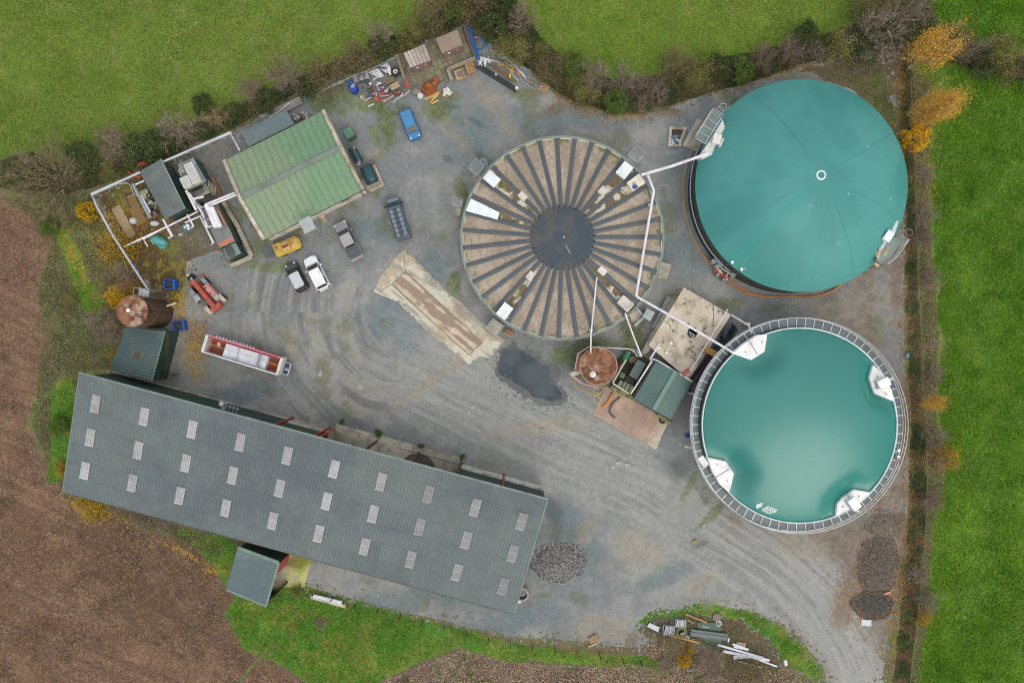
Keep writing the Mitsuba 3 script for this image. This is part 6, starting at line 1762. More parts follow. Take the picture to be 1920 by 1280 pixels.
def car(label, nose, tail, Wd, body, roof=None, cat='car', H=1.48, bonnet=.27, rear='hatch', hood_z=.92, group=None, roofbsdf='gloss', cowl=None):
  """nose and tail: sighted ends; x runs from tail to nose"""
  n, t = XY(*nose, .7), XY(*tail, .7)
  L = np.linalg.norm(n - t)
  f = Frame(((n + t) / 2)[:2], math.atan2(n[1] - t[1], n[0] - t[0]))
  k = thing('car', label, cat, group)
  roof = body if roof is None else roof
  lo, mid, top = outline(L, Wd, .55, .4, tf=.06), outline(L * .995, Wd, .6, .42, tf=.05), outline(L * .93, Wd * .93, .6, .4, tf=.08)
  hz = lambda o: np.where(o[:, 0] > L * .12, hood_z - .16 * np.clip((o[:, 0] - L * .12) / (L * .36), 0, 1), hood_z + .04)
  part(k, 'body', shell(f, [(lo, .28), (mid, .62), (top, hz)]), body, 'gloss', smooth=32)
  # cabin
  xf, xr = L / 2 - bonnet * L, -L / 2 + (.06 * L if rear == 'hatch' else .2 * L)
  rf_, rr_ = xf - .16 * L, xr + .07 * L
  bw, tw = Wd * .455, Wd * .365
  base = [f.p(xf, -bw * .9, hood_z), f.p(xf, bw * .9, hood_z), f.p(xr, bw * .92, hood_z + .02), f.p(xr, -bw * .92, hood_z + .02)]
  tops = [f.p(rf_, -tw, H - .05), f.p(rf_, tw, H - .05), f.p(rr_, tw, H - .04), f.p(rr_, -tw, H - .04)]
  mids = [f.p((xf + xr) / 2, s * bw, hood_z + .02) for s in (-1, 1)] + [f.p((rf_ + rr_) / 2, s * (tw + .03), H - .02) for s in (-1, 1)]
  part(k, 'cabin', hull(base + tops + mids), body, 'gloss')
  ro = outline(rf_ - rr_ + .16, tw * 2 + .05, .22, .2, 4)
  fr2 = Frame(f.p((rf_ + rr_) / 2, 0), f.a)
  part(k, 'roof', shell(fr2, [(ro, H - .08), (ro * .97, H - .01), (ro * [.8, .7], H + .02)]), roof, roofbsdf, smooth=40)
  quad_panel(k, 'windscreen', shrink([base[0] * .97 + tops[0] * .03, base[1] * .97 + tops[1] * .03, tops[1] * .9 + base[1] * .1, tops[0] * .9 + base[0] * .1], .93), GLASS)
  quad_panel(k, 'rear_window', shrink([base[2] * .9 + tops[2] * .1, base[3] * .9 + tops[3] * .1, tops[3] * .85 + base[3] * .15, tops[2] * .85 + base[2] * .15], .86), GLASS)
  for s, (i, j) in ((-1, (0, 3)), (1, (1, 2))):
    m0 = (base[i] + base[j]) / 2 + f.y * s * .03; m1 = (tops[i] + tops[j]) / 2 + f.y * s * .02
    for a, b, c, d in ((base[i], m0, m1, tops[i]), (m0, base[j], tops[j], m1)):
      q = shrink([a * .88 + d * .12, b * .88 + c * .12, c * .9 + b * .1, d * .9 + a * .1], .9)
      quad_panel(k, 'side_window', q + f.y * s * .015, GLASS)
    part(k, 'mirror', Frame(f.p(xf - .1 * L, s * (Wd / 2 + .09), 0), f.a).box(-.08, .1, -.1, .1, hood_z - .02, hood_z + .13, .03), body, 'gloss')
    part(k, 'headlight', Frame(f.p(L / 2 - .3, s * (Wd / 2 - .34), 0), f.a + s * -.5).box(-.2, .12, -.12, .12, .62, hood_z - .125, .03), C(206, 210, 214), 'clean')
    part(k, 'tail_light', Frame(f.p(-L / 2 + .12, s * (Wd / 2 - .24), 0), f.a).box(-.1, .1, -.12, .12, .66, .95, .03), C(130, 20, 24), 'clean')
    part(k, 'wiper', bar(f.p(xf - .04, s * .25 - .2, hood_z + .04), f.p(xf - .14, s * .25 + .3, hood_z + .1), .025), (0.02, 0.02, 0.02), 'matte')
  part(k, 'bonnet_seam', bar(f.p(xf + .05, -bw * .85, hood_z - .005), f.p(xf + .05, bw * .85, hood_z - .005), .04, .02), tuple(np.array(body) * .35), 'matte')
  wheels(k, f, (L * .31, -L * .29), Wd / 2 - .02)
  return k, f, L

car('blue hatchback parked alone on the mossy gravel near the scrap heap', (780, 261), (758, 206), 1.72, C(40, 116, 170), C(44, 124, 178), bonnet=.24)
k_, f_, L_ = car('white estate car parked beside the black car', (578, 481), (609, 543), 1.86, C(226, 226, 234), C(232, 232, 240), bonnet=.26, H=1.62)
k_, f_, L_ = car('black car with a silver roof parked beside the white estate car', (542, 492), (569, 545), 1.72, (0.012, 0.013, 0.02), C(190, 192, 200), bonnet=.25, H=1.5)
part(k_, 'aerial', tube([f_.p(-1.3, 0, 1.5), f_.p(-1.45, 0, 1.75)], .03, 6), (0.02, 0.02, 0.02), 'matte')

# pickup
n, t = XY(635, 416, .8), XY(670, 485, .8)
L = np.linalg.norm(n - t); f = Frame(((n + t) / 2), math.atan2(n[1] - t[1], n[0] - t[0])); Wd = 1.85
PK = C(126, 128, 132)
k = thing('pickup_truck', 'grey-brown pickup with a dark covered load bed in front of the workshop', 'pickup truck')
part(k, 'body', shell(f, [(outline(L, Wd, .5, .2, tf=.06), .35), (outline(L, Wd, .55, .2, tf=.05), .7), (outline(L * .96, Wd * .94, .6, .15, tf=.08), lambda o: np.where(o[:, 0] > .9, 1.04 - .1 * np.clip((o[:, 0] - .9) / 1.4, 0, 1), 1.1))]), PK, 'gloss', smooth=32)
xf, xr = 1.35, -.95
base = [f.p(xf, -.8, 1.05), f.p(xf, .8, 1.05), f.p(xr, .84, 1.1), f.p(xr, -.84, 1.1)]
tops = [f.p(xf - .75, -.68, 1.72), f.p(xf - .75, .68, 1.72), f.p(xr + .2, .7, 1.74), f.p(xr + .2, -.7, 1.74)]
part(k, 'cab', hull(base + tops), PK, 'gloss')
ro = outline(1.5, 1.4, .15, .15, 4)
part(k, 'roof', shell(Frame(f.p((xf - .75 + xr + .2) / 2, 0), f.a), [(ro, 1.7), (ro * .97, 1.77), (ro * [.8, .7], 1.79)]), C(158, 154, 154), 'gloss', smooth=40)
quad_panel(k, 'windscreen', shrink([base[0], base[1], tops[1], tops[0]], .88), (0.03, .05, .05))
quad_panel(k, 'rear_window', shrink([base[2], base[3], tops[3], tops[2]], .8), GLASS)
for s, (i, j) in ((-1, (0, 3)), (1, (1, 2))):
  quad_panel(k, 'side_window', shrink([base[i], base[j], tops[j], tops[i]], .84) + f.y * s * .02, GLASS)
  part(k, 'mirror', Frame(f.p(.95, s * 1.03, 0), f.a).box(-.08, .1, -.12, .12, 1.05, 1.25, .03), PK, 'gloss')
  part(k, 'headlight', Frame(f.p(L / 2 - .3, s * .62, 0), f.a).box(-.15, .12, -.18, .18, .7, .95, .03), C(206, 210, 214), 'clean')
  part(k, 'bed_rail', f.box(-L / 2 + .1, xr - .05, s * .87 - .05, s * .87 + .05, 1.08, 1.16, .02), tuple(np.array(PK) * .9), 'gloss')
part(k, 'bed_cover', f.box(-L / 2 + .18, xr - .08, -.8, .8, 1.08, 1.15, .03), C(72, 80, 90), 'paint')
part(k, 'rear_bumper', f.box(-L / 2 - .12, -L / 2 + .05, -.8, .8, .5, .75, .04), C(176, 170, 166), 'metal')
part(k, 'tailgate', f.box(-L / 2 + .02, -L / 2 + .12, -.86, .86, .7, 1.13, .02), C(160, 152, 148), 'gloss')
wheels(k, f, (L * .31, -L * .27), Wd / 2 - .02, .38, .26)

# van with roof rack
n, t = XY(734, 369, 1.2), XY(758, 449, 1.2)
L = np.linalg.norm(n - t); f = Frame(((n + t) / 2), math.atan2(n[1] - t[1], n[0] - t[0])); Wd = 1.92
VB = C(84, 98, 114)
k = thing('van', 'blue-grey van with a barred roof rack in the middle of the upper yard', 'van')
part(k, 'body', shell(f, [(outline(L, Wd, .5, .15, tf=.06), .35), (outline(L, Wd, .5, .15, tf=.05), .95), (outline(L * .97, Wd * .95, .55, .12, tf=.1), lambda o: np.where(o[:, 0] > 1.6, 1.12, 1.3))]), VB, 'gloss', smooth=32)
o = outline(L * .74, Wd * .88, .2, .12, 4)
fb = Frame(f.p(-L * .115, 0), f.a)
part(k, 'load_body', shell(fb, [(outline(L * .745, Wd * .97, .1, .1, 3), .9), (outline(L * .73, Wd * .96, .12, .1, 3), 1.4), (o * [.97, .96], 1.92), (o * [.93, .85], 2.0)]), VB, 'gloss', smooth=35)
xf = L * .38
q = [f.p(xf, -.82, 1.18), f.p(xf, .82, 1.18), f.p(L * .245, .76, 1.88), f.p(L * .245, -.76, 1.88)]
part(k, 'cab_shell', hull(q + [f.p(.9, -.9, 1.1), f.p(.9, .9, 1.1), f.p(.9, .78, 1.95), f.p(.9, -.78, 1.95)]), VB, 'gloss')
quad_panel(k, 'windscreen', shrink(q, .9), (.03, .05, .06))
quad_panel(k, 'bonnet', [f.p(L * .48, -.6, 1.06), f.p(L * .48, .6, 1.06), f.p(xf + .05, .78, 1.17), f.p(xf + .05, -.78, 1.17)], C(110, 128, 144), 'gloss')
for s in (-1, 1):
  part(k, 'mirror', Frame(f.p(L * .31, s * 1.1, 0), f.a).box(-.08, .12, -.13, .13, 1.15, 1.45, .03), (0.02, .02, .03), 'clean')
  part(k, 'headlight', Frame(f.p(L / 2 - .25, s * .62, 0), f.a).box(-.15, .1, -.2, .2, .75, 1.02, .03), C(206, 214, 220), 'clean')
  quad_panel(k, 'side_window', [f.p(xf - .1, s * .93, 1.2), f.p(.95, s * .95, 1.2), f.p(.95, s * .88, 1.75), f.p(L * .26, s * .86, 1.75)], GLASS)
rz = 2.12
part(k, 'roof_panel', fb.box(-L * .33, L * .33, -.12, .12, 1.985, 2.02), C(60, 70, 84), 'gloss')
for y in (-.72, -.2, .2, .72):
  part(k, 'rack_rail', tube([fb.p(-L * .34, y, rz), fb.p(L * .3, y, rz)], .03, 6), (0.02, .025, .035), 'paint')
for i in range(7):
  x = -L * .34 + L * .64 * i / 6
  part(k, 'rack_bar', tube([fb.p(x, -.74, rz + .02), fb.p(x, .74, rz + .02)], .035, 6), (0.02, .025, .035), 'paint')
for sy in (-.46, .46):
  for i in range(6):
    x = -L * .34 + L * .64 * (i + .5) / 6
    part(k, 'roof_tray', fb.box(x - .3, x + .3, sy - .22, sy + .22, 2.0, 2.05), C(122, 136, 152), 'clean')
part(k, 'rear_step', f.box(-L / 2 - .14, -L / 2 + .05, -.85, .85, .45, .62, .03), C(136, 124, 124), 'matte')
wheels(k, f, (L * .31, -L * .28), Wd / 2 - .02, .35, .24)

# yellow compressor
f, L, D = rect([(508, 459), (556, 441), (566, 462), (520, 482)], 1.2)
k = thing('yellow_compressor', 'rust-stained yellow machine with engine covers beside the workshop wall', 'machine')
YB = C(206, 170, 62)
part(k, 'chassis', f.box(-L / 2 + .1, L / 2 - .1, -D / 2 + .1, D / 2 - .1, .25, .6, .05), C(60, 58, 52), 'matte')
part(k, 'body', hull([f.p(x, y, z) for x, y in ((-L / 2, -D / 2), (-L / 2 + .0, D / 2), (L / 2 - .35, D / 2), (L / 2, D / 2 - .4), (L / 2, -D / 2 + .3), (L / 2 - .3, -D / 2)) for z in (.5, 1.05)]), YB, 'paint')
part(k, 'engine_cover', f.box(-L * .22, L * .12, -D * .36, D * .36, 1.05, 1.3, .1), C(212, 166, 92), 'paint')
part(k, 'rusty_lid', f.box(-L * .18, L * .08, -.12, .2, 1.3, 1.34), C(150, 84, 54), 'rust')
part(k, 'front_cover', f.box(L * .14, L * .42, -D * .36, D * .36, 1.05, 1.22, .08), C(216, 176, 84), 'paint')
part(k, 'filler_cap', cyl(f.p(L * .22, .1)[:2], .1, 1.2, 1.3, 10), C(110, 60, 40), 'rust')
part(k, 'rust_lid', cyl(f.p(-L * .4, D * .2)[:2], .2, 1.05, 1.1, 12), C(120, 80, 56), 'rust')
part(k, 'tow_bar', tube([f.p(L / 2, 0, .5), f.p(L / 2 + .3, .3, .55), f.p(L / 2 + .3, -.4, .55), f.p(L / 2, -.5, .5)], .06, 6), C(150, 152, 150), 'metal')
part(k, 'exhaust', tube([f.p(-L / 2 + .3, D / 2 - .1, 1.1), f.p(-L / 2 - .1, D / 2 + .6, 1.6)], .07, 8), C(110, 112, 116), 'metal')
wheels(k, f, (L * .25, -L * .25), D / 2 + .05, .3, .2)

# telehandler (loader end at the upper left)
f = Frame(XY(384, 551, 1.2), math.atan2(-(515 - 578), 352 - 408))
k = thing('telehandler', 'red telescopic handler with grey cab and long boom on the leaf-strewn gravel', 'telehandler')
RD_ = C(214, 84, 66)
part(k, 'chassis', f.box(-2.1, 1.7, -.5, .5, .5, 1.0, .08), C(150, 56, 46), 'paint')
part(k, 'boom', hull([f.p(x, y, z) for x, y, z in ((-2.1, -.28, 1.6), (-2.1, .28, 1.6), (-2.1, -.28, 2.15), (-2.1, .28, 2.15), (2.1, -.2, 1.1), (2.1, .2, 1.1), (2.1, -.2, 1.5), (2.1, .2, 1.5))]), C(226, 92, 70), 'paint')
part(k, 'boom_rib', bar(f.p(-1.9, .12, 2.16), f.p(2.0, .1, 1.53), .06, .05), C(176, 64, 50), 'paint')
part(k, 'boom_rib', bar(f.p(-1.9, -.12, 2.16), f.p(2.0, -.1, 1.53), .06, .05), C(176, 64, 50), 'paint')
part(k, 'inner_boom', bar(f.p(2.0, 0, 1.25), f.p(2.6, 0, 1.1), .25, .25), C(190, 176, 170), 'metal')
part(k, 'coupler', Frame(f.p(2.75, 0, 0), f.a).box(-.25, .25, -.4, .4, .4, 1.2, .08), C(46, 46, 50), 'matte')
part(k, 'bucket_tip', Frame(f.p(3.15, .1, 0), f.a).box(-.14, .14, -.18, .18, .6, 1.0, .05), C(220, 214, 208), 'clean')
part(k, 'counterweight', hull([f.p(x, y, z) for x, y in ((-2.0, -.8), (-2.0, .8), (-2.5, .6), (-2.5, -.6)) for z in (.7, 1.75)]), C(214, 84, 62), 'paint')
part(k, 'cab', hull([f.p(x, y, z) for x, y, z in ((-.9, .38, .9), (.75, .38, .9), (.75, 1.18, .9), (-.9, 1.18, .9), (-.75, .42, 2.25), (.3, .42, 2.2), (.3, 1.1, 2.2), (-.75, 1.1, 2.25))]), C(120, 132, 140), 'clean')
part(k, 'cab_roof', f.box(-.35, .3, .45, 1.1, 2.22, 2.29, .03), C(150, 160, 166), 'clean')
part(k, 'roof_window', f.box(-.85, -.4, .5, 1.05, 2.18, 2.27, .02), C(60, 70, 74), 'glazing')
part(k, 'cab_strip', f.box(-.42, -.32, .45, 1.12, 2.22, 2.3), C(206, 208, 210), 'clean')
part(k, 'engine_cover', f.box(-.9, .75, -1.2, -.42, .8, 1.6, .16), C(226, 150, 146), 'paint', smooth=30)
part(k, 'cover_grille', f.box(.2, .5, -.75, -.5, 1.6, 1.62), C(110, 64, 68), 'matte')
part(k, 'cover_grille', f.box(-.7, -.4, -.75, -.5, 1.6, 1.62), C(110, 64, 68), 'matte')
part(k, 'fuel_tank', f.box(-1.7, -.95, -1.15, -.45, .7, 1.45, .1), C(206, 190, 186), 'paint')
for x, y, t in ((1.25, 1.0, 'g'), (1.25, -1.0, 'g'), (-1.6, 1.0, 'w'), (-1.6, -1.2, 'w')):
  wk = part(k, 'wheel', tube([f.p(x, y - .22, .6), f.p(x, y + .22, .6)], .6, 18), (0.02, .02, .02), 'matte')
  part(k, 'mudguard', lathe((0, 0), [(.64, -.26), (.68, -.26), (.68, .26), (.64, .26)], 12, math.radians(20), math.radians(160)).apply_transform(np.array([[1, 0, 0, 0], [0, 0, 1, 0], [0, 1, 0, 0], [0, 0, 0, 1.0]])).apply_translation([x, y, .6]) if False else f.m(trimesh.Trimesh(*[(lambda m: (np.c_[m.vertices[:, 0], m.vertices[:, 2], m.vertices[:, 1]], m.faces[:, ::-1]))(lathe((0, 0), [(.64, -.26), (.7, -.26), (.7, .26), (.64, .26)], 12, math.radians(15), math.radians(165)))][0], process=False).apply_translation([x, y, .6])), C(140, 146, 150) if t == 'g' else C(206, 192, 176), 'paint')
for s in (-1, 1):
  part(k, 'stabiliser', tube([f.p(1.7, s * .4, .6), f.p(2.2, s * .95, .2)], .12, 8), C(190, 84, 60), 'paint')
  part(k, 'stabiliser_foot', cyl(f.p(2.3, s * 1.05)[:2], .22, .05, .2, 10), C(186, 92, 66), 'paint')

# bulk trailer
TZ = 2.5
f, L, D = rect([(388, 626), (540, 676), (530, 703), (377.7, 660)], TZ)
f, L, D = rect([(389, 627), (529, 671), (518.5, 702), (379, 660)], TZ)
k = thing('bulk_trailer', 'long open bulk trailer with red and white side rails, rusty floor ends and silver middle', 'trailer')
part(k, 'floor', f.box(-L / 2 + .1, L / 2 - .1, -D / 2 + .08, D / 2 - .08, 1.0, 1.1), C(160, 84, 48), 'matte')
part(k, 'chassis', [f.box(-L / 2 + .3, L / 2 + .2, -.4, .4, .6, 1.0)][0], C(50, 50, 54), 'matte')
part(k, 'side_wall', f.box(-L / 2, L / 2, D / 2 - .09, D / 2, 1.0, TZ), C(196, 84, 104), 'paint', label='red upper side wall')
part(k, 'side_wall', f.box(-L / 2, L / 2, -D / 2, -D / 2 + .09, 1.0, TZ), C(190, 192, 196), 'paint')
part(k, 'top_rail', bar(f.p(-L / 2, D / 2 - .04, TZ + .05), f.p(L / 2, D / 2 - .04, TZ + .05), .16, .1), C(214, 128, 146), 'paint', label='pinkish red top rail')
part(k, 'top_rail', bar(f.p(-L / 2 + .3, D / 2 - .28, TZ + .03), f.p(L / 2 - .2, D / 2 - .28, TZ + .03), .08, .1), C(176, 60, 84), 'paint')
part(k, 'top_rail', bar(f.p(-L / 2, -D / 2 + .04, TZ + .05), f.p(L / 2, -D / 2 + .04, TZ + .05), .14, .1), C(226, 226, 230), 'clean', label='white top rail')
part(k, 'ladder_side', [bar(f.p(-L / 2 + .9 + .42 * i, D / 2 + .1, 2.2), f.p(-L / 2 + 1.15 + .42 * i, D / 2 + .1, 2.2), .18, .06) for i in range(12)], C(226, 216, 222), 'clean', stuff=True)
for s, w in ((-1, .36), (1, .34)):
  part(k, 'end_cap', f.box(s * L / 2 - w / 2, s * L / 2 + w / 2, -D / 2 - .02, D / 2 + .02, 1.0, TZ + .08, .04), C(214, 212, 208), 'clean')
xs = [-L / 2 + 2.2, -.55, 2.05, L / 2 - 1.75]
for i in range(3):
  g = .06 if i == 0 else .24 if i == 1 else .1
  n_ = 12
  part(k, 'silver_liner', f.box(xs[i], xs[i + 1] - .02, -D / 2 + .1, D / 2 - .36, 1.12, 1.9 + .03 * i, .04), C(222, 226, 234), 'clean')
for i, x in enumerate((xs[1], xs[2])):
  part(k, 'cross_bar', bar(f.p(x, -D / 2 + .1, TZ - .1), f.p(x, D / 2 - .1, TZ - .1), .07 + .18 * i, .08), C(150, 154, 160), 'metal')
part(k, 'centre_rope', tube([f.p(-L / 2 + .2, .05, TZ - .1), f.p(-2, 0, TZ - .2), f.p(2, 0, TZ - .2), f.p(L / 2 - .2, .02, TZ - .1)], .03, 5), C(214, 190, 170), 'matte')
b = trimesh.creation.icosphere(1, .3); b.vertices *= [.8, 1.1, .4]; b.apply_translation(f.p(-L / 2 + 1.6, .35, TZ - .1))
part(k, 'rope_knot', b, C(206, 170, 150), 'matte')
part(k, 'front_frame', f.box(L / 2 + .25, L / 2 + .95, -D / 2 + .2, D / 2 - .4, 1.0, 1.1), C(96, 102, 112), 'metal')
for i in range(4):
  part(k, 'hydraulics', tube([f.p(L / 2 + .35, -.7 + .42 * i, 1.2), f.p(L / 2 + .85, -.7 + .42 * i, 1.3)], .09, 8), [C(60, 70, 130), C(220, 224, 228), C(70, 84, 150), C(170, 176, 186)][i], 'clean')
part(k, 'frame_rail', tube([f.p(L / 2 + .2, D / 2 - .5, 1.6), f.p(L / 2 + 1.0, D / 2 - .5, 1.6), f.p(L / 2 + 1.0, -D / 2 + .2, 1.6), f.p(L / 2 + .2, -D / 2 + .2, 1.6)], .07, 6), C(206, 212, 220), 'metal')
wheels(k, f, (-L / 2 + 1.6, -L / 2 + 2.9, -L / 2 + 4.2), D / 2 - .05, .5, .35)

# ================================================================ STORAGE YARD AND SCRAP
slabp = Polygon(G((743, 104), (868, 53), (893, 112), (849, 133), (842, 126), (838, 128), (848, 150), (820, 156), (768, 164)))
struct('storage_slab', 'mossy paved slab under the two storage kiosks', prism(slabp, 0, .06), C(112, 108, 88), 'matte')
# paving slabs, laid separately
fa = Frame(W(743, 104), math.atan2(-(53 - 104), 868 - 743))
pv = []
for i in range(16):
  for j in range(14):
    q = fa.box(i * .62, i * .62 + .58, -j * .62 - .58, -j * .62, .06, .10 + .012 * rng.random())
    if slabp.contains(Point(*np.asarray(q.vertices)[:, :2].mean(0))):
      put(numbered('storage_slab__paving_stone'), q, C(138, 132, 110), 'matte', jitter=.14)
for nm, a, b, col, t in (('low_wall', (744, 105), (764, 163), C(150, 132, 112), 'brown-topped low wall along the left side of the paved slab'),
             ('low_wall', (872, 52), (894, 112), C(140, 112, 92), 'brown low wall along the right side of the paved slab'),
             ('low_wall', (840, 131), (890, 110), C(146, 134, 114), 'short low wall behind the two square crates on the paved slab'),
             ('low_wall', (840, 132), (847, 150), C(170, 164, 146), 'stub of pale low wall at the right lower corner of the paved slab')):
  k = thing(nm, t, 'wall')
  part(k, 'wall', bar(W(*a, .3), W(*b, .3), .28, .58), tuple(np.array(col) * .8), 'concrete')
  part(k, 'coping', bar(W(*a, .63), W(*b, .63), .36, .07), col, 'matte')
single('red_plank', 'red board lying on the left low wall of the paved slab', 'board', bar(W(760, 148, .72), W(766, 165, .72), .5, .1), C(190, 76, 72), 'matte')
for i, (px4, fc, col, t) in enumerate((([(756.7, 100), (796.7, 82.3), (808.3, 113), (769, 127.5)], [(775, 138), (811, 125.5)], C(182, 168, 162), 'pinkish grey storage kiosk with ribbed roof, the left of two'),
                     ([(816.7, 72.3), (857.7, 55.6), (868, 84.8), (828.5, 100.4)], [(832, 111.5), (869, 97)], C(150, 132, 120), 'brownish storage kiosk with smooth roof, the right of two'))):
  zt_ = 2.1
  k = thing('storage_kiosk', t, 'kiosk')
  P = [W(*q, zt_ - .2 if j > 1 else zt_ + .1) for j, q in enumerate(px4)]
  f, L, D = rect(px4, zt_)
  if i == 0:
    for j in range(6):
      x0, x1 = j / 6, (j + 1) / 6
      q = [P[0] + (P[1] - P[0]) * x0, P[0] + (P[1] - P[0]) * (x1 - .02), P[3] + (P[2] - P[3]) * (x1 - .02), P[3] + (P[2] - P[3]) * x0]
      part(k, 'roof_panel', slab(np.array(q) + [0, 0, .03 * (j % 2)], .08), col, 'matte', jitter=.05)
  else:
    part(k, 'roof_panel', slab(P, .08), col, 'matte')
  c = np.mean(P, 0)
  Q = [c + (p - c) * .94 for p in P]
  part(k, 'walls', hexa(np.array([q * [1, 1, 0] for q in Q]), np.array([q - [0, 0, .09] for q in Q])), C(128, 108, 104), 'matte')
  d = Q[2] - Q[3]; d /= np.linalg.norm(d); o_ = np.cross(d, [0, 0, 1]) ; o_ = o_ if o_ @ (Q[3] - Q[0]) > 0 else -o_
  F = lambda t_, z: np.array([Q[3][0], Q[3][1], 0]) + (Q[2] - Q[3]) * [1, 1, 0] * t_ + np.array([0, 0, z]) + o_ * .03
  part(k, 'door', hexa(np.array([F(.05, .1), F(.95, .1), F(.95, .1) + o_ * .03, F(.05, .1) + o_ * .03]), np.array([F(.05, 1.7), F(.95, 1.7), F(.95, 1.7) + o_ * .03, F(.05, 1.7) + o_ * .03])), C(136, 114, 112), 'matte')
  for t_, cc in ((.3, C(230, 228, 228)), (.7, C(204, 146, 70))):
    part(k, 'label_plate', bar(F(t_ - .06, 1.3) + o_ * .06, F(t_ + .06, 1.3) + o_ * .06, .08, .22), cc, 'clean')

def crate(label, px4, h, col, name='pallet', slats=6, inner=None):
  f, L, D = rect(px4, h)
  k = thing(name, label, 'pallet')
  for j in range(slats):
    part(k, 'slat', f.box(-L / 2 + j * L / slats, -L / 2 + (j + .72) * L / slats, -D / 2, D / 2, h - .05, h), col, 'matte', jitter=.12)
  for y in (-D / 2 + .08, 0, D / 2 - .08):
    part(k, 'bearer', f.box(-L / 2, L / 2, y - .07, y + .07, 0, h - .05), tuple(np.array(col) * .8), 'matte')
  if inner is not None:
    part(k, 'insert', f.box(-L * .28, L * .28, -D * .28, D * .28, h, h + .03), inner, 'matte')
  return k, f, L, D

crate('square pallet with a grey insert beside the low wall, left of two', [(851, 133), (868, 127), (873, 145), (857, 150)], .5, C(196, 160, 112), inner=C(120, 116, 116))
crate('square pallet with reddish boards beside the low wall, right of two', [(871, 119), (886, 113.5), (892, 133), (877, 138)], .6, C(186, 140, 98))
crate('pale pallet lying at the hedge foot at the right end of the pipe store', [(1015, 153), (1030, 161), (1023, 178), (1011, 169)], .35, C(206, 172, 138))
# rusty cone and burner
k = thing('rusty_hopper', 'orange rusty cone-shaped hopper at the lower edge of the paved slab', 'hopper')
c = W(804, 162, .8)
part(k, 'cone', lathe(c[:2], [(.95, .1), (.9, .25), (.5, .8), (.42, .95), (.36, .97), (.3, 1.25), (.01, 1.35)], 24), None, 'rust2')
diffuse_proc('rust2', lambda p, n, uv: mix(C(136, 84, 56), C(168, 106, 72), rot_fbm(p.x * 1.4, p.y * 1.4, 231, 4)) * (.8 + .4 * noise2(p.x * 5, p.y * 5)))
part(k, 'spout', prism([XY(*q) for q in ((792, 166), (813, 172), (800, 176), (790, 172))], .05, .5), None, 'rust2')
part(k, 'arm', bar(W(812, 160, .6), W(822, 152, .6), .5, .4), None, 'rust2')
single('red_cylinder', 'bright red cylinder behind the rusty hopper', 'cylinder', tube([W(815, 148, .5), W(823, 153, .5)], .28, 12), C(200, 52, 48), 'clean')
single('stone_lump', 'grey stone block at the lower left corner of the paved slab', 'stone', trimesh.creation.icosphere(1, .7).apply_transform(np.diag([1, .7, .5, 1])).apply_translation(W(780, 172, .2)), C(140, 128, 114), 'matte')
single('white_pot', 'white pot beside the stone block at the paved slab', 'pot', lathe(W(789, 182)[:2], [(.01, 0), (.28, 0), (.36, .4), (.3, .42), (.26, .1), (.01, .1)], 14), C(226, 226, 226), 'clean')
for i, (a, b) in enumerate((((794, 187), (824, 173)), ((799, 188), (822, 178)), ((806, 193), (821, 178)), ((809, 195), (822, 188)))):
  single('timber_beam', ['longest timber beam of the small pile below the rusty hopper', 'second timber beam of the small pile below the rusty hopper', 'slanting timber beam of the small pile below the rusty hopper', 'shortest timber beam of the small pile below the rusty hopper'][i], 'beam', bar(W(*a, .12 + .1 * (i > 1)), W(*b, .12 + .1 * (i > 1)), .22, .16), C(206, 170, 106), 'matte')
k, f, L, D = crate('broken pallet with white rags right of the timber beams', [(828, 170), (840, 162), (848, 177), (836, 184)], .3, C(170, 132, 104))
for j in range(7):
  part(k, 'rag', Frame(f.p(rng.uniform(-.5, .4), rng.uniform(-.4, .4), .33), rng.uniform(0, 3)).box(-.3, .3, -.14, .14, 0, .08, .02), C(222, 216, 208), 'matte')
# blue pipe bundle, coil
for i in range(4):
  single('blue_pipe', f'blue water pipe along the right low wall, {["first", "second", "third", "fourth"][i]} of four counted from the wall', 'pipe', tube([W(875 + i * 1.6, 50, 1.0), W(887 + i * 1.5, 88, .9), W(896 + i * 1.2, 113, .75)], .09, 8), C(24, 84, 150), 'clean', group='blue pipes along the right low wall')
for i in range(7):
  R = .68 + .045 * i
  single('hose_coil', ['innermost ring of the blue pipe coil', '', '', '', '', '', 'outermost orange ring of the pipe coil'][i] or f'{["", "second", "third", "fourth", "fifth", "sixth"][i]} blue ring of the pipe coil, counted from its centre outwards', 'coil', torus((*XY(898, 84), .12 + .02 * (i % 3)), R, .035, 30, 6), [C(36, 110, 170), C(30, 130, 190), C(40, 140, 196), C(34, 120, 180), C(44, 146, 200), C(70, 150, 190), C(206, 156, 112)][i], 'clean')
single('orange_pipe_end', 'orange-brown pipe fittings above the blue pipe coil', 'fitting', tube(curve([W(879, 66, .3), W(886, 71, .4), W(894, 70, .4), W(900, 68, .3)], 4), .14, 8), C(196, 130, 100), 'matte')
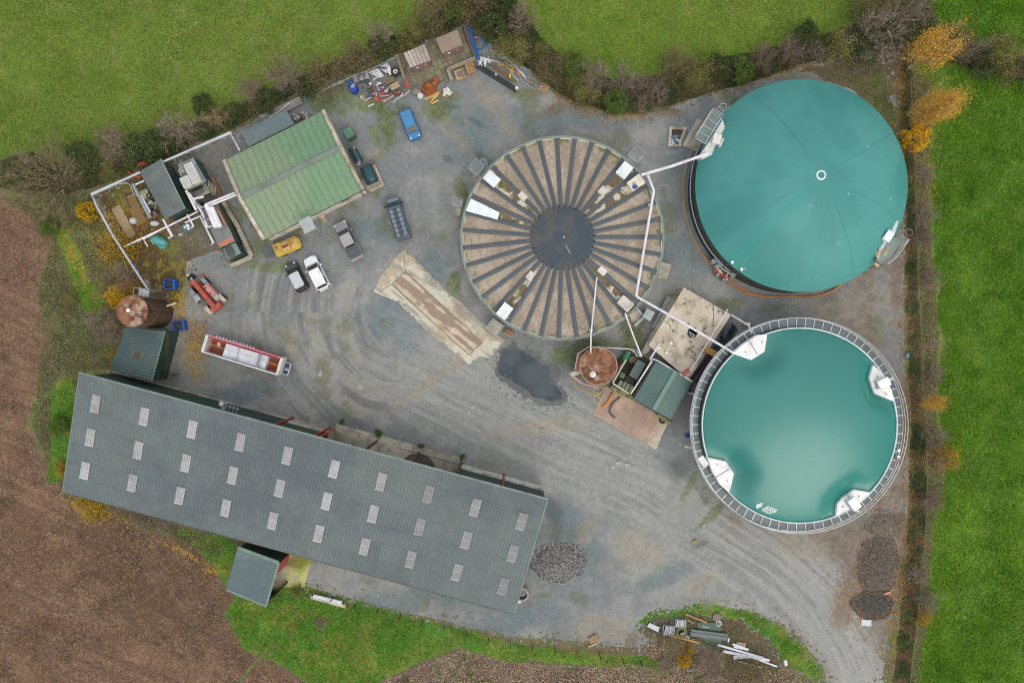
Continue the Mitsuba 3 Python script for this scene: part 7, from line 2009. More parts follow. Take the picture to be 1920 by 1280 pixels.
# pipes and gutter store
LONG = [((935, 93), (986, 146), .12, C(214, 206, 196), 'long white pipe at the outer edge of the pipe store'), ((920, 93), (931, 102), .12, C(196, 190, 178), 'short grey-white pipe stub at the top of the pipe store'),
    ((900, 107), (960, 124), .1, C(214, 206, 186), 'cream pole lying across the pipe store'), ((928, 112), (976, 132), .1, C(140, 110, 160), 'purple pipe in the pipe store'), ((930, 116), (962, 126), .1, C(200, 150, 170), 'pink pipe in the pipe store'),
    ((946, 110), (984, 140), .1, C(150, 160, 186), 'bluish pipe under the long white one in the pipe store'), ((970, 133), (975, 143), .14, C(206, 140, 112), 'short orange pipe piece in the pipe store'), ((960, 141), (972, 152), .08, C(190, 200, 186), 'thin pale green rod in the pipe store'),
    ((974, 148), (998, 165), .1, C(156, 156, 160), 'grey pipe at the narrow end of the pipe store'), ((982, 148), (1008, 160), .1, C(150, 150, 152), 'second grey pipe at the narrow end of the pipe store')]
for a, b, r, col, t in LONG:
  single('store_pipe', t, 'pipe', tube([W(*a, .25), W(*b, .25)], r, 8), col, 'clean')
k = thing('grey_cylinder', 'pale blue-grey steel cylinder in the pipe store', 'cylinder')
part(k, 'drum', tube([W(928, 96, .5), W(946, 110, .5)], .28, 14), C(190, 206, 216), 'clean'); part(k, 'pipe', tube([W(946, 107, .5), W(953, 111, .5)], .16, 10), C(196, 206, 212), 'clean')
f, L, D = rect([(893, 118), (972, 167), (967, 173), (890, 124)], .4)
for j in range(4):
  single('black_gutter', f'long black plastic gutter at the pipe store, {["first", "second", "third", "fourth"][j]} of four', 'gutter', f.box(-L / 2 + .3 * j, L / 2 - .2 * j, -D / 2 + .16 * j, -D / 2 + .16 * j + .12, 0, .3 + .05 * j), (0.02, .026, .032), 'clean', group='black gutters at the pipe store')
for j in range(5):
  single('old_plank', f'weathered brown plank in the pipe store, {["first", "second", "third", "fourth", "fifth"][j]} of five from the white scrap side', 'plank', bar(W(906 + j * 3.2, 116 + j * 2.0 - 4, .3), W(962 + j * 1.5, 152 + j * .2, .3), .2, .12), [C(120, 94, 56), C(104, 82, 50), C(136, 108, 62), C(96, 80, 60), C(128, 102, 70)][j], 'matte', group='weathered planks in the pipe store')
for i, (a, b) in enumerate((((934, 121), (946, 123)), ((946, 123), (962, 137)), ((961, 126), (959, 138)), ((957, 138), (956, 146)))):
  single('yellow_timber', ['bent yellow timber piece in the pipe store, upper end', 'longest yellow timber piece in the pipe store', 'short upright yellow timber piece in the pipe store', 'lowest yellow timber stub in the pipe store'][i], 'timber', bar(W(*a, .45), W(*b, .45), .24, .16), C(222, 178, 112), 'matte')
k = thing('white_scrap', 'white shredded plastic scrap at the top corner of the pipe store', 'scrap')
for j in range(26):
  q = W(897 + rng.uniform(0, 22) * 1.0, 110 + rng.uniform(-4, 6) + j * .35, .3)
  part(k, 'piece', Frame(q, rng.uniform(0, 3.1)).box(-.26, .26, -.06, .06, 0, .1), C(216, 216, 224), 'clean')
single('green_rope', 'thin green-white rope round the end of the pipe store', 'rope', tube(curve([W(974, 145, .3), W(974, 155, .2), W(965, 162, .2)], 5), .04, 5), C(120, 160, 140), 'clean')
single('white_bowl', 'white bowl at the lower end of the black gutters', 'bowl', cyl(W(969, 165, .5)[:2], .2, .3, .5, 10), C(226, 226, 226), 'clean')
single('white_bowl', 'small white bowl halfway along the black gutters', 'bowl', cyl(W(930, 140, .4)[:2], .13, .3, .48, 10), C(220, 220, 222), 'clean')
# scrap heap left of the slab
zz = lambda a, b: (640 + a / 12.8, 110 + b / 12.8)

def board(label, quad, z, col, bsdf='matte', name='sheet', cat='sheet', t=.05, cr=0.0):
  q = [W(*zz(*p), z) for p in quad]
  return single(name, label, cat, slab(q, t), col, bsdf)

board('large white plastic sheet with a torn lower edge on the scrap heap', [(640, 330), (880, 210), (1020, 420), (900, 470)], .42, C(214, 210, 216))
board('white sheet at the top of the scrap heap beside the black wheel', [(880, 210), (1110, 95), (1225, 380), (1040, 330)], .36, C(206, 202, 208))
board('torn end of white sheet right of the big one on the scrap heap', [(1080, 230), (1160, 160), (1220, 380), (1160, 400)], .44, C(222, 218, 220))
board('crumpled grey tarpaulin at the left end of the scrap heap', [(280, 400), (620, 300), (670, 470), (310, 570)], .5, C(168, 170, 176), name='tarpaulin', cat='tarpaulin')
single('ring_coil', 'dark hose ring lying on the grey tarpaulin', 'hose', torus(W(*zz(485, 455), .58), .42, .05, 20, 6), C(90, 94, 98), 'matte')
board('dark fringe of the grey tarpaulin', [(440, 570), (660, 500), (700, 540), (560, 590)], .3, C(84, 88, 90), name='cloth', cat='cloth')
single('black_cable', 'thick black cable across the white sheets', 'cable', tube(curve([W(*zz(680, 230), .5), W(*zz(900, 222), .55), W(*zz(1090, 240), .5)], 4), .08, 6), C(56, 60, 70), 'matte')
for a, b, t in ((200, 585, 'smaller blue drum at the left end of the scrap heap'), (285, 715, 'bigger blue drum with white straps at the left end of the scrap heap')):
  k = thing('blue_drum', t, 'drum')
  r = .36 if a == 200 else .5
  part(k, 'drum', lathe(W(*zz(a, b), .9)[:2], [(.01, 0), (r, 0), (r, .3), (r + .03, .34), (r, .38), (r, .85), (r - .05, .92), (.01, .94)], 18), C(20, 60, 150) if a > 200 else C(24, 74, 130), 'clean')
  if a > 200:
    for j in range(2):
      part(k, 'strap', bar(W(*zz(230 + 40 * j, 690 + 10 * j), 1.0), W(*zz(305 + 10 * j, 590 + 60 * j), 1.0), .07, .05), C(226, 228, 234), 'clean')

def tyre(label, a, b, R, r, z=.2, rim=None, col=(0.03, .03, .032), ab=zz):
  k = thing('tyre', label, 'tyre')
  c = W(*ab(a, b), z)
  part(k, 'casing', torus(c, R, r, 26, 10, .9), col, 'matte')
  if rim is not None:
    part(k, 'rim', lathe(c[:2], [(R * .62, z + r * .6), (R * .3, z + r * .4), (.12, z + r * .45)], 18), rim, 'clean')
  return k

tyre('big grey tyre lying in front of the grey tarpaulin', 520, 690, .40, .17, .3, None, C(112, 116, 120))
tyre('black wheel with a white rim beside the left low wall', 1300, 320, .42, .2, .35, C(222, 214, 210))
tyre('small pale tyre or ring among the red scrap', 820, 835, .17, .07, .4, None, C(206, 186, 180))
k = thing('pallet_stack', 'stack of brown slatted pallets on the scrap heap', 'pallet')
q4 = [zz(1030, 500), zz(1215, 420), zz(1310, 540), zz(1110, 610)]
f, L, D = rect(q4, .7)
for j in range(7):
  part(k, 'slat', f.box(-L / 2, L / 2, -D / 2 + j * D / 7, -D / 2 + (j + .68) * D / 7, .62, .7), C(150, 128, 92), 'matte', jitter=.12)
part(k, 'base', f.box(-L / 2 + .05, L / 2 - .05, -D / 2 + .05, D / 2 - .05, 0, .6), C(96, 84, 66), 'matte')
f, L, D = rect([zz(1140, 630), zz(1350, 545), zz(1410, 650), zz(1210, 780)], .8)
k = thing('pallet_stack', 'pale beige pallet stack in front of the brown one', 'pallet')
for j in range(6):
  part(k, 'slat', f.box(-L / 2, L / 2, -D / 2 + j * D / 6, -D / 2 + (j + .86) * D / 6, .74, .8), C(190, 174, 140), 'matte', jitter=.08)
part(k, 'base', f.box(-L / 2 + .05, L / 2 - .05, -D / 2 + .05, D / 2 - .05, 0, .72), C(130, 116, 90), 'matte')
REDB = [([(890, 810), (1110, 800), (1060, 860), (900, 900)], C(214, 74, 84), 'largest red panel in the middle of the scrap heap'), ([(770, 930), (840, 900), (910, 980), (860, 1030)], C(210, 84, 78), 'red box panel at the lower edge of the scrap heap'),
    ([(920, 1000), (1070, 950), (1110, 980), (980, 1040)], C(206, 96, 96), 'red panel under the long white batten'), ([(1210, 830), (1420, 800), (1440, 840), (1260, 890)], C(130, 60, 44), 'rusty red strip right of the largest red panel'), ([(1420, 780), (1480, 790), (1500, 840), (1440, 850)], C(190, 44, 54), 'small bright red box at the right end of the scrap heap')]
for q, col, t in REDB:
  board(t, q, .4, col, name='red_board', cat='board', t=.25)
board('blue crate leaning at the lower left of the scrap heap', [(620, 950), (690, 830), (750, 850), (690, 970)], .4, C(44, 84, 166), name='blue_crate', cat='crate', t=.3)
board('grey flat board at the lower right of the scrap heap', [(1260, 970), (1450, 870), (1480, 920), (1290, 1030)], .2, C(178, 174, 180), name='grey_board', cat='board')
board('small white tub at the lower left tip of the scrap heap', [(450, 900), (490, 885), (515, 960), (470, 975)], .3, C(226, 224, 218), name='white_tub', cat='tub', t=.3)
board('light blue box in the middle of the scrap heap', [(840, 680), (890, 670), (930, 760), (880, 780)], .5, C(140, 186, 212), name='blue_box', cat='box', t=.3)
board('pink bag beside the light blue box on the scrap heap', [(930, 670), (970, 660), (1000, 750), (960, 770)], .5, C(206, 110, 150), name='pink_bag', cat='bag', t=.3)
board('white box right of the pink bag on the scrap heap', [(1060, 730), (1110, 730), (1120, 790), (1080, 810)], .5, C(226, 222, 228), name='white_box', cat='box', t=.3)
board('white crate above the light blue box on the scrap heap', [(850, 570), (950, 560), (960, 610), (860, 620)], .5, C(206, 210, 210), name='white_box', cat='box', t=.3)
board('white jug right of the big grey tyre', [(660, 590), (710, 560), (720, 610), (680, 640)], .5, C(226, 226, 230), name='white_jug', cat='jug', t=.3)
for i, (a, b, col, t) in enumerate((((1010, 1035), (1260, 885), C(222, 212, 190), 'long white batten across the lower edge of the scrap heap'), ((1240, 1045), (1290, 1020), C(226, 216, 196), 'short cream batten end at the grey board'), ((1480, 910), (1655, 765), C(206, 206, 190), 'pale frame bar at the right end of the scrap heap'),
                  ((920, 905), (1150, 885), C(214, 190, 186), 'thin pinkish batten on the red panels'), ((640, 1150), (780, 1090), C(220, 206, 176), 'bent cream batten lying on the grass below the scrap heap'), ((765, 515), (880, 435), C(206, 196, 176), 'cream batten below the big white sheet'), ((1030, 870), (1200, 790), C(60, 56, 70), 'dark rod on the largest red panel'), ((520, 880), (565, 1030), C(180, 176, 160), 'thin rod at the small white tub'), ((580, 1000), (720, 930), C(196, 190, 160), 'pale lath below the blue crate'))):
  single('batten', t, 'batten', bar(W(*zz(*a), .5), W(*zz(*b), .5), .13, .08), col, 'matte')
k = thing('loose_scrap', 'mixed small scrap scattered between the tyres and red panels', 'scrap')
for j in range(60):
  q = W(*zz(rng.uniform(600, 1500), rng.uniform(620, 900)), .2)
  part(k, 'piece', Frame(q, rng.uniform(0, 3.1)).box(-.16, .16, -.09, .09, 0, rng.uniform(.05, .4), .02), [C(214, 214, 220), C(90, 92, 98), C(150, 130, 110), C(196, 110, 120), C(60, 70, 80), C(130, 110, 90)][j % 6], 'matte')
# fence rail and timber behind
k = thing('metal_fence', 'low steel mesh fence behind the scrap heap', 'fence')
for a, b in (((604, 172), (655, 146)), ((655, 146), (700, 128)), ((700, 128), (742, 107))):
  part(k, 'rail', tube([W(*a, 1.1), W(*b, 1.1)], .05, 6), C(176, 186, 190), 'metal'); part(k, 'post', tube([W(*b, 1.1) * [1, 1, 0], W(*b, 1.1)], .05, 6), C(150, 158, 160), 'metal')
for i, (a, b) in enumerate((((604, 171), (646, 152)), ((606, 168), (640, 152)))):
  single('white_rail', ['white plastic rail lying along the hedge left of the blue drums, nearer the yard', 'white plastic rail lying along the hedge left of the blue drums, nearer the hedge'][i], 'rail', bar(W(*a, .3), W(*b, .3), .18, .1), C(206, 208, 212), 'clean')
k = thing('board_stack', 'long stack of weathered grey boards along the hedge behind the lean-to', 'timber')
for j in range(6):
  a, b = W(486 + j * 1.5, 219 + j * 1.7, .5 + .05 * (j % 2)), W(563 + j * .9, 182 + j * 2.1, .5 + .05 * (j % 2))
  part(k, 'board', bar(a, b, .2, .12), C(150, 142, 142), 'matte', jitter=.1)
part(k, 'white_pipe', tube(curve([W(505, 220, .75), W(527, 207, .75), W(537, 197, .75), W(543, 194, .75)], 4), .06, 6), C(214, 210, 210), 'clean')
single('green_netting', 'teal netting scrap at the right end of the grey board stack', 'netting', hexa(np.array([W(566, 183, .1), W(575, 178, .1), W(577, 188, .1), W(570, 194, .1)]), np.array([W(566, 183, .5), W(575, 178, .4), W(577, 188, .3), W(570, 194, .3)])), C(74, 124, 122), 'matte')
k = thing('roof_rubble', 'small heap of broken tiles and white scraps behind the workshop', 'rubble')
for j in range(22):
  q = W(rng.uniform(552, 580), rng.uniform(214, 226), .2)
  part(k, 'piece', Frame(q, rng.uniform(0, 3)).box(-.25, .25, -.12, .12, 0, .2), [C(120, 100, 90), C(214, 206, 196), C(70, 64, 60), C(140, 146, 156)][j % 4], 'matte')
# beside the workshop gable
k = thing('oil_tank', 'dark teal oil tank on a concrete tray at the right gable of the workshop', 'tank')
f, L, D = rect([(677, 313), (697, 309), (706, 338), (688, 345)], 1.3)
f = Frame(W(691, 326, 1.2)[:2], math.atan2(-(341 - 311), 698 - 685))
part(k, 'body', hull([f.p(x, y, z) for z, e in ((.25, .12), (.5, 0), (1.0, 0), (1.35, .2), (1.5, .45)) for x in (-1.1 + e, 1.1 - e) for y in (-.72 + e * .9, .72 - e * .9)]), C(30, 72, 82), 'clean', smooth=40)
part(k, 'lid', f.box(-.9, -.5, -.25, .25, 1.48, 1.56, .03), C(26, 60, 70), 'clean')
struct('oil_tank_tray', 'concrete tray round the oil tank at the workshop gable', prism(Polygon(G((676, 345), (697, 312), (702, 310), (719, 347), (694, 359))), 0, .08), C(180, 164, 140), 'concrete')
for a, b in (((702, 310), (719, 347)), ((719, 347), (694, 359))):
  single('tray_kerb', f'pale kerb of the oil tank tray, {"long right" if a[0] == 702 else "short lower"} side', 'kerb', bar(W(*a, .25), W(*b, .25), .25, .5), C(192, 184, 162), 'concrete')
k = thing('gas_bottle_tank', 'glossy dark green cylindrical tank lying along the workshop gable', 'tank')
part(k, 'drum', tube([W(660, 278, .7), W(674, 303, .7)], .5, 16), C(22, 62, 70), 'gloss', smooth=40); part(k, 'cap', torus(W(673, 302, 1.1), .15, .05, 12, 6), C(190, 196, 200), 'clean'); part(k, 'cap', torus(W(664, 277, 1.1), .12, .05, 12, 6), C(190, 196, 200), 'clean')
k = thing('green_cabinet', 'green ribbed-roof cabinet at the top of the workshop gable', 'cabinet')
f, L, D = rect([(641.5, 245), (656, 237), (665, 252), (652, 261)], 1.6)
part(k, 'lid', f.box(-L / 2, L / 2, -D / 2, D / 2, 1.5, 1.6, .03), C(78, 134, 112)); part(k, 'body', f.box(-L / 2 + .05, L / 2 - .05, -D / 2 + .05, D / 2 - .05, 0, 1.5), C(40, 96, 74))
part(k, 'front_ribs', [bar(f.p(L / 2 - .02, -D / 2 + .1 + j * .2, .1), f.p(L / 2 - .02, -D / 2 + .1 + j * .2, 1.45), .06) for j in range(5)], C(36, 90, 68), stuff=True)
single('gable_bucket', 'small cream bucket between the dark tanks at the workshop gable', 'bucket', lathe(W(673, 308)[:2], [(.01, 0), (.22, 0), (.27, .4), (.01, .42)], 12), C(206, 190, 176), 'clean')

# ================================================================ LOWER SCRAP AREA
z5 = lambda a, b: (1190 + a / 6.62, 1130 + b / 6.62)

def lay(label, name, cat, quad, z, col, bsdf='clean', t=.06):
  return single(name, label, cat, slab([W(*z5(*q), z) for q in quad], t), col, bsdf)

lay('white torn plastic sheet at the left end of the lower scrap area', 'white_sheet', 'sheet', [(155, 290), (185, 245), (310, 300), (290, 362)], .25, C(206, 214, 212))
for a, b, t in ((415, 325, 'grey crate of white tubes left of the mossy tyre'), (560, 237, 'small grey crate of offcuts above the mossy tyre')):
  k = thing('crate', t, 'crate')
  f = Frame(W(*z5(a, b)), -.05)
  l, d = (.72, .62) if a == 415 else (.68, .5)
  for x0, x1, y0, y1 in ((-l, l, -d, -d + .06), (-l, l, d - .06, d), (-l, -l + .06, -d + .06, d - .06), (l - .06, l, -d + .06, d - .06)):
    part(k, 'side', f.box(x0, x1, y0, y1, 0, .5), C(150, 154, 158), 'clean')
  part(k, 'base', f.box(-l + .06, l - .06, -d + .06, d - .06, .02, .1), C(84, 86, 90), 'matte')
  for j in range(6):
    part(k, 'tube', tube([f.p(-l + .2 + j * .2, -d + .1, .35 + .06 * (j % 2)), f.p(-l + .3 + j * .2 + (.1 if a == 415 else 0), d - .12, .4)], .08, 7), [C(226, 228, 234), C(190, 198, 206), C(206, 190, 180)][j % 3], 'clean')
tyre('mossy yellow-green tyre with odd parts in its middle', 575, 360, .55, .2, .2, None, C(124, 126, 64), z5)
single('tyre_filling', 'grey machine part lying inside the mossy tyre', 'part', Frame(W(*z5(585, 365)), .4).box(-.3, .3, -.16, .16, .05, .4, .05), C(120, 122, 126), 'metal')
lay('dark green roofing sheet under the panel stack, upper part', 'green_sheet', 'sheet', [(770, 240), (1040, 245), (1095, 350), (790, 340)], .2, C(28, 74, 62))
lay('dark green roofing sheet under the panel stack, lower part', 'green_sheet', 'sheet', [(800, 400), (1080, 440), (1075, 500), (830, 450)], .16, C(30, 78, 64))
lay('narrow dark green sheet at the lower edge of the panel stack', 'green_sheet', 'sheet', [(700, 465), (990, 540), (970, 565), (720, 500)], .12, C(44, 84, 72))
k = thing('panel_stack', 'stack of grey-green corrugated panels in the lower scrap area', 'panel')
f, L, D = rect([z5(690, 320), z5(1168, 385), z5(1162, 470), z5(686, 410)], .5)
for j in range(5):
  m = corrugated(L * .97, D / 5 + .02, .2, .0, 'box', 1)
  part(k, 'panel', f.box(-L / 2 + .2 * (j % 2), L / 2 - .15 * ((j + 1) % 2), -D / 2 + j * D / 5, -D / 2 + (j + .86) * D / 5, .25, .46 + .04 * (j % 3)), C(98, 112, 112), 'paint', jitter=.1)
for i, (a, b, r, col, t) in enumerate((((630, 135), (890, 240), .2, C(190, 144, 86), 'orange-brown plank above the dark green sheet'), ((370, 385), (805, 492), .22, C(206, 160, 90), 'long yellow plank below the mossy tyre'), ((655, 205), (735, 250), .12, C(196, 176, 120), 'thin yellowish lath near the small crate'),
                    ((835, 288), (925, 300), .1, C(206, 204, 180), 'thin pale lath on the dark green sheet'), ((700, 440), (770, 455), .1, C(170, 120, 90), 'brown rod beside the white ring'))):
  single('plank', t, 'plank', bar(W(*z5(*a), .22), W(*z5(*b), .22), r, .1), col, 'matte')
WL = [((1030, 515), (1600, 680), .26, 'upper long whitish steel length of the lower scrap area'), ((1095, 595), (1670, 710), .34, 'widest long white steel length of the lower scrap area'), ((1225, 660), (1440, 668), .2, 'white length under the widest one, upper'), ((1225, 685), (1450, 668), .2, 'white length under the widest one, lower'),
    ((1450, 670), (1765, 785), .2, 'white length pointing lower right, beyond the widest one'), ((1300, 722), (1570, 800), .12, 'thin white rod lowest in the scrap area'), ((1215, 508), (1410, 578), .3, 'short thick white profile beside the small pallet'), ((1230, 540), (1400, 575), .22, 'second short white profile beside the small pallet')]
for a, b, w, t in WL:
  single('white_profile', t, 'profile', bar(W(*z5(*a), .2), W(*z5(*b), .2), w, .14), C(208, 210, 220), 'clean')
k, f, L, D = crate('small pale pallet beside the short white profiles', [z5(1270, 478), z5(1385, 500), z5(1378, 545), z5(1265, 525)], .25, C(190, 170, 146), slats=4)
lay('small white box far right of the lower scrap area', 'white_box', 'box', [(1855, 715), (1890, 712), (1900, 775), (1865, 782)], .4, C(226, 220, 226), t=.4)
single('tree_stump', 'round grey-brown stump above the dark green sheet', 'stump', lathe(W(*z5(1012, 170))[:2], [(.01, 0), (.55, 0), (.5, .35), (.01, .37)], 18), C(140, 126, 112), 'matte')
single('white_bucket', 'white bucket beside the grey-brown stump', 'bucket', lathe(W(*z5(1032, 232))[:2], [(.01, 0), (.3, 0), (.36, .45), (.3, .46), (.26, .1), (.01, .1)], 14), C(226, 232, 236), 'clean')
single('white_ring', 'white plastic ring below the mossy tyre', 'ring', torus(W(*z5(655, 432), .1), .18, .07, 16, 7), C(214, 206, 200), 'clean')
single('white_block', 'small white block at the right tip of the panel stack', 'block', bar(W(*z5(1158, 480), .3), W(*z5(1172, 432), .3), .15, .15), C(226, 226, 230), 'clean')
k, f, L, D = crate('yellowish broken pallet alone on the mossy gravel at the lower edge', [(1103, 1197), (1118, 1188), (1124, 1200), (1108, 1206)], .3, C(196, 160, 114), slats=5)
single('loose_board', 'pale board lying below the yellowish broken pallet', 'board', bar(W(1104, 1212, .1), W(1120, 1205, .1), .22, .08), C(206, 176, 140), 'matte')
lay_q = [(1616, 1161), (1635, 1162), (1633, 1174), (1614, 1172)]
k = thing('ribbed_sheet', 'small white ribbed sheet on the brown ground at the lower right', 'sheet')
f, L, D = rect(lay_q, .15)
m = corrugated(L, D, .25, .04, 'box', 1); part(k, 'sheet', f.m(m.apply_translation([0, 0, .12])), C(206, 210, 216), 'clean')
single('wedge_board', 'pale wedge-shaped board at the top of the lower soil patch', 'board', bar(W(1658, 1113, .2), W(1670, 1110, .2), .25, .1), C(206, 160, 130), 'matte')
k = thing('concrete_ring', 'pale concrete pipe ring half hidden by the right end of the barn', 'ring')
c = W(979, 1113, .4)
part(k, 'ring', lathe(c[:2], [(.62, 0), (.82, 0), (.82, .7), (.62, .7), (.62, 0)], 28), C(206, 198, 186), 'concrete'); part(k, 'water', lathe(c[:2], [(.62, .2), (.01, .2)], 20), (0.02, .03, .04), 'glazing')
single('white_tub', 'small white tub beside the concrete pipe ring', 'tub', Frame(W(974, 1126), .2).box(-.2, .2, -.15, .15, 0, .3, .03), C(226, 226, 226), 'clean')
k = thing('trough', 'long white feed trough on a stone edge at the fence below the barn', 'trough')
a, b = W(588, 1116, .4), W(641, 1129, .4)
part(k, 'body', bar(a, b, .42, .35), C(214, 216, 222), 'clean')
single('stone_edge', 'grey stone edge under the white feed trough', 'kerb', bar(W(583, 1118, .12), W(648, 1136, .12), .4, .24), C(140, 132, 122), 'concrete')

# ---- fences
def fence(name, label, pts, h, col, rails=(.9,), r=.05, rr_=.03, stride=None):
  k = thing(name, label, 'fence')
  P = [W(*q) for q in pts]
  for p in P:
    part(k, 'post', bar(p, p + [0, 0, h], r * 2), col, 'matte')
  for lv in rails:
    part(k, 'wire', tube([p + [0, 0, lv * h] for p in P], rr_, 4), tuple(np.array(col) * 1.1), 'metal')
  return k

fence('wire_fence', 'dark post and wire fence along the grass verge below the barn', [(582, 1108), (625, 1119), (667, 1131), (710, 1141), (752, 1151), (793, 1162), (834, 1172), (875.5, 1183), (916, 1195), (957, 1204), (998, 1207), (1040, 1212), (1082, 1219), (1124, 1225), (1166, 1231), (1200, 1238)], 1.6, C(40, 46, 44), (.95, .6, .3), .04, .01)
fence('wire_fence', 'pale wooden fence along the bank right of the plant', [(1697, 120), (1700, 180), (1703, 250), (1706, 330), (1708, 400), (1711, 470), (1714, 540), (1717, 610), (1720, 680), (1724, 750), (1728, 820), (1729, 890), (1728, 960), (1724, 1030), (1718, 1100), (1710, 1170), (1702, 1230), (1696, 1290)], 1.2, C(140, 134, 104), (.9,), .05, .035)
# ---- pole and overhead wires
k = thing('utility_pole', 'tall mossy wooden pole with a crossarm at the lower left edge', 'pole')
pb = W(499, 1213)
part(k, 'shaft', cyl(pb[:2], .21, 0, 9.5, 10, .17), C(176, 172, 104), 'matte')
part(k, 'crossarm', bar(pb + [-.9, -.5, 9.0], pb + [.9, .5, 9.0], .12, .14), C(120, 112, 96), 'matte')
for s in (-.8, 0, .8):
  part(k, 'insulator', cyl((pb + [s, s * .55, 0])[:2], .05, 9.05, 9.3, 8), C(120, 110, 104), 'clean')
for i, s in enumerate((-.8, 0, .8)):
  a = pb + [s, s * .55, 9.3]
  b = W(178 + i * 26, 850 - i * 4, 9.0)
  d = b - a
  far = a + d * 1.9
  single('overhead_wire', ['left one of three thin overhead wires over the ploughed field', 'middle one of three thin overhead wires over the ploughed field', 'right one of three thin overhead wires over the ploughed field'][i], 'wire', tube([a + (far - a) * t + [0, 0, -1.4 * math.sin(math.pi * min(t, 1))] for t in np.linspace(0, 1, 12)], .012, 4), C(110, 100, 92), 'matte')
single('stay_wire', 'pale stay wire from the pole to the grass', 'wire', tube([pb + [0, 0, 8.5], W(560, 1168)], .012, 4), C(170, 176, 160), 'metal')
# ================================================================ HEAPS, STONES
def mound(name, label, pts, h, col, seed, stones, scol, ssize=.14, kind=None):
  p = ragged(G(*pts), .4, .3, seed)
  x0, y0, x1, y1 = p.bounds
  nx, ny = int((x1 - x0) / .18) + 2, int((y1 - y0) / .18) + 2
  X, Y = np.meshgrid(np.linspace(x0, x1, nx), np.linspace(y0, y1, ny), indexing='ij')
  d = np.where(shapely.contains_xy(p, X, Y), shapely.distance(p.exterior, shapely.points(X.ravel(), Y.ravel())).reshape(X.shape), -.1)
  m = d.max()
  Z = np.where(d > 0, h * (1 - (1 - np.clip(d / m, 0, 1)) ** 2), -.05) + np.where(d > 0, (meshkit.fbm(np.stack([X, Y, X * 0], -1) * 1.6, 3, seed) - .5) * .45 * min(h, .8), 0)
  I = np.arange(nx * ny).reshape(nx, ny)
  f = np.stack([I[:-1, :-1], I[1:, :-1], I[1:, 1:], I[:-1, 1:]], -1).reshape(-1, 4)
  keep = (d.ravel()[f] > 0).any(1)
  k = thing(name, label, 'heap')
  part(k, 'mass', (np.stack([X, Y, Z], -1).reshape(-1, 3), f[keep]), col, 'matte')
  q = scatter(p.buffer(.5), stones, seed)
  from scipy.interpolate import RegularGridInterpolator as RG
  z = RG((X[:, 0], Y[0]), Z, bounds_error=False, fill_value=0.03)(q)
  c = np.asarray(scol)[np.random.default_rng(seed).integers(0, len(scol), stones)]
  key = numbered(k + '__stones'); labels[key] = {'kind': 'stuff'}
  put_bits(key, bits(np.c_[q, np.maximum(z, 0) + .05], ssize, c, seed, .3, .25))
  return k

mound('stone_heap', 'heap of dark broken stones at the right end of the long barn', [(1002, 1042), (1016, 1030), (1050, 1022), (1088, 1030), (1094, 1050), (1084, 1070), (1050, 1086), (1020, 1078), (1000, 1062)], .5, C(132, 127, 124), 41, 5600, [C(116, 112, 112), C(136, 132, 130), C(100, 96, 96), C(156, 152, 150), C(196, 196, 200), C(206, 206, 208), C(120, 112, 108)], .17)
mound('soil_heap', 'long dark brown heap of soil and chippings near the right fence', [(1622, 1020), (1645, 1012), (1672, 1016), (1680, 1050), (1672, 1095), (1655, 1108), (1625, 1108), (1612, 1085), (1614, 1050)], .5, C(122, 112, 104), 42, 4200, [C(118, 108, 100), C(134, 122, 112), C(104, 96, 90), C(148, 134, 122)], .16)
mound('soil_heap', 'flat grey heap of chippings below the brown one near the right fence', [(1600, 1130), (1620, 1116), (1655, 1114), (1668, 1130), (1660, 1152), (1640, 1156), (1612, 1148)], .22, C(108, 107, 104), 43, 3000, [C(100, 100, 98), C(120, 118, 114), C(84, 82, 80), C(120, 100, 80)], .15)
mound('mud_ridge', 'low muddy ridges churned beside the lower right of the flat teal tank', [(1628, 985), (1650, 960), (1668, 962), (1690, 972), (1682, 1000), (1650, 1005)], .3, C(128, 116, 106), 44, 900, [C(128, 116, 106), C(106, 96, 90), C(146, 130, 116)], .16)

def rock(label, px, py, r, col=(170, 166, 158), group=None, sq=(1, .8, .55)):
  b = trimesh.creation.icosphere(2, r)
  b.vertices *= sq
  b.vertices += (meshkit.noise(b.vertices * 2.2 / r + px, 7)[:, None] - .5) * r * .7
  b.apply_translation(W(px, py, r * .25))
  single('rock', label, 'rock', b, C(*col), 'matte', smooth=True, group=group)

for a in (((600, 703), .28, 'pale rock pair near the middle of the turning place, the upper'), ((601, 698), .22, 'small pale rock touching the upper rock of the turning place'), ((641, 738), .28, 'pale rock near the barn front, left of the round cover'), ((642, 732), .2, 'small pale rock touching the one near the barn front'),
      ((886, 763), .34, 'upper of two pale rocks in the middle of the yard'), ((880, 773), .3, 'lower of two pale rocks in the middle of the yard'), ((1149, 875), .26, 'left rock of the cluster in the middle of the road'), ((1160, 867), .34, 'biggest rock of the cluster in the middle of the road'), ((1176, 871), .3, 'right rock of the cluster in the middle of the road'), ((1171, 858), .2, 'top small rock of the cluster in the middle of the road'),
      ((1320, 985), .28, 'single pale rock on the road below the flat teal tank'), ((1302, 1015), .4, 'yellowish rock beside a dark wet hollow on the road'), ((1289, 989), .16, 'small pale rock left of the single one on the road'), ((1018, 806), .34, 'grey rock below the dark puddle'), ((1017, 814), .22, 'small grey rock under the one below the puddle'), ((998, 806), .2, 'flat pale stone left of the grey rock below the puddle'),
      ((1440, 545), .0, '')):
  if a[1] > 0:
    rock(a[2], *a[0], a[1] * .95, (196, 170, 128) if 'yellow' in a[2] else (186, 184, 178))
single('drain_cover', 'round pale drain cover in the gravel of the turning place', 'drain cover', lathe(XY(676, 726), [(.36, .02), (.36, .06), (.01, .06)], 24), C(176, 174, 166), 'matte')
st_p = yard_p.buffer(-.5)
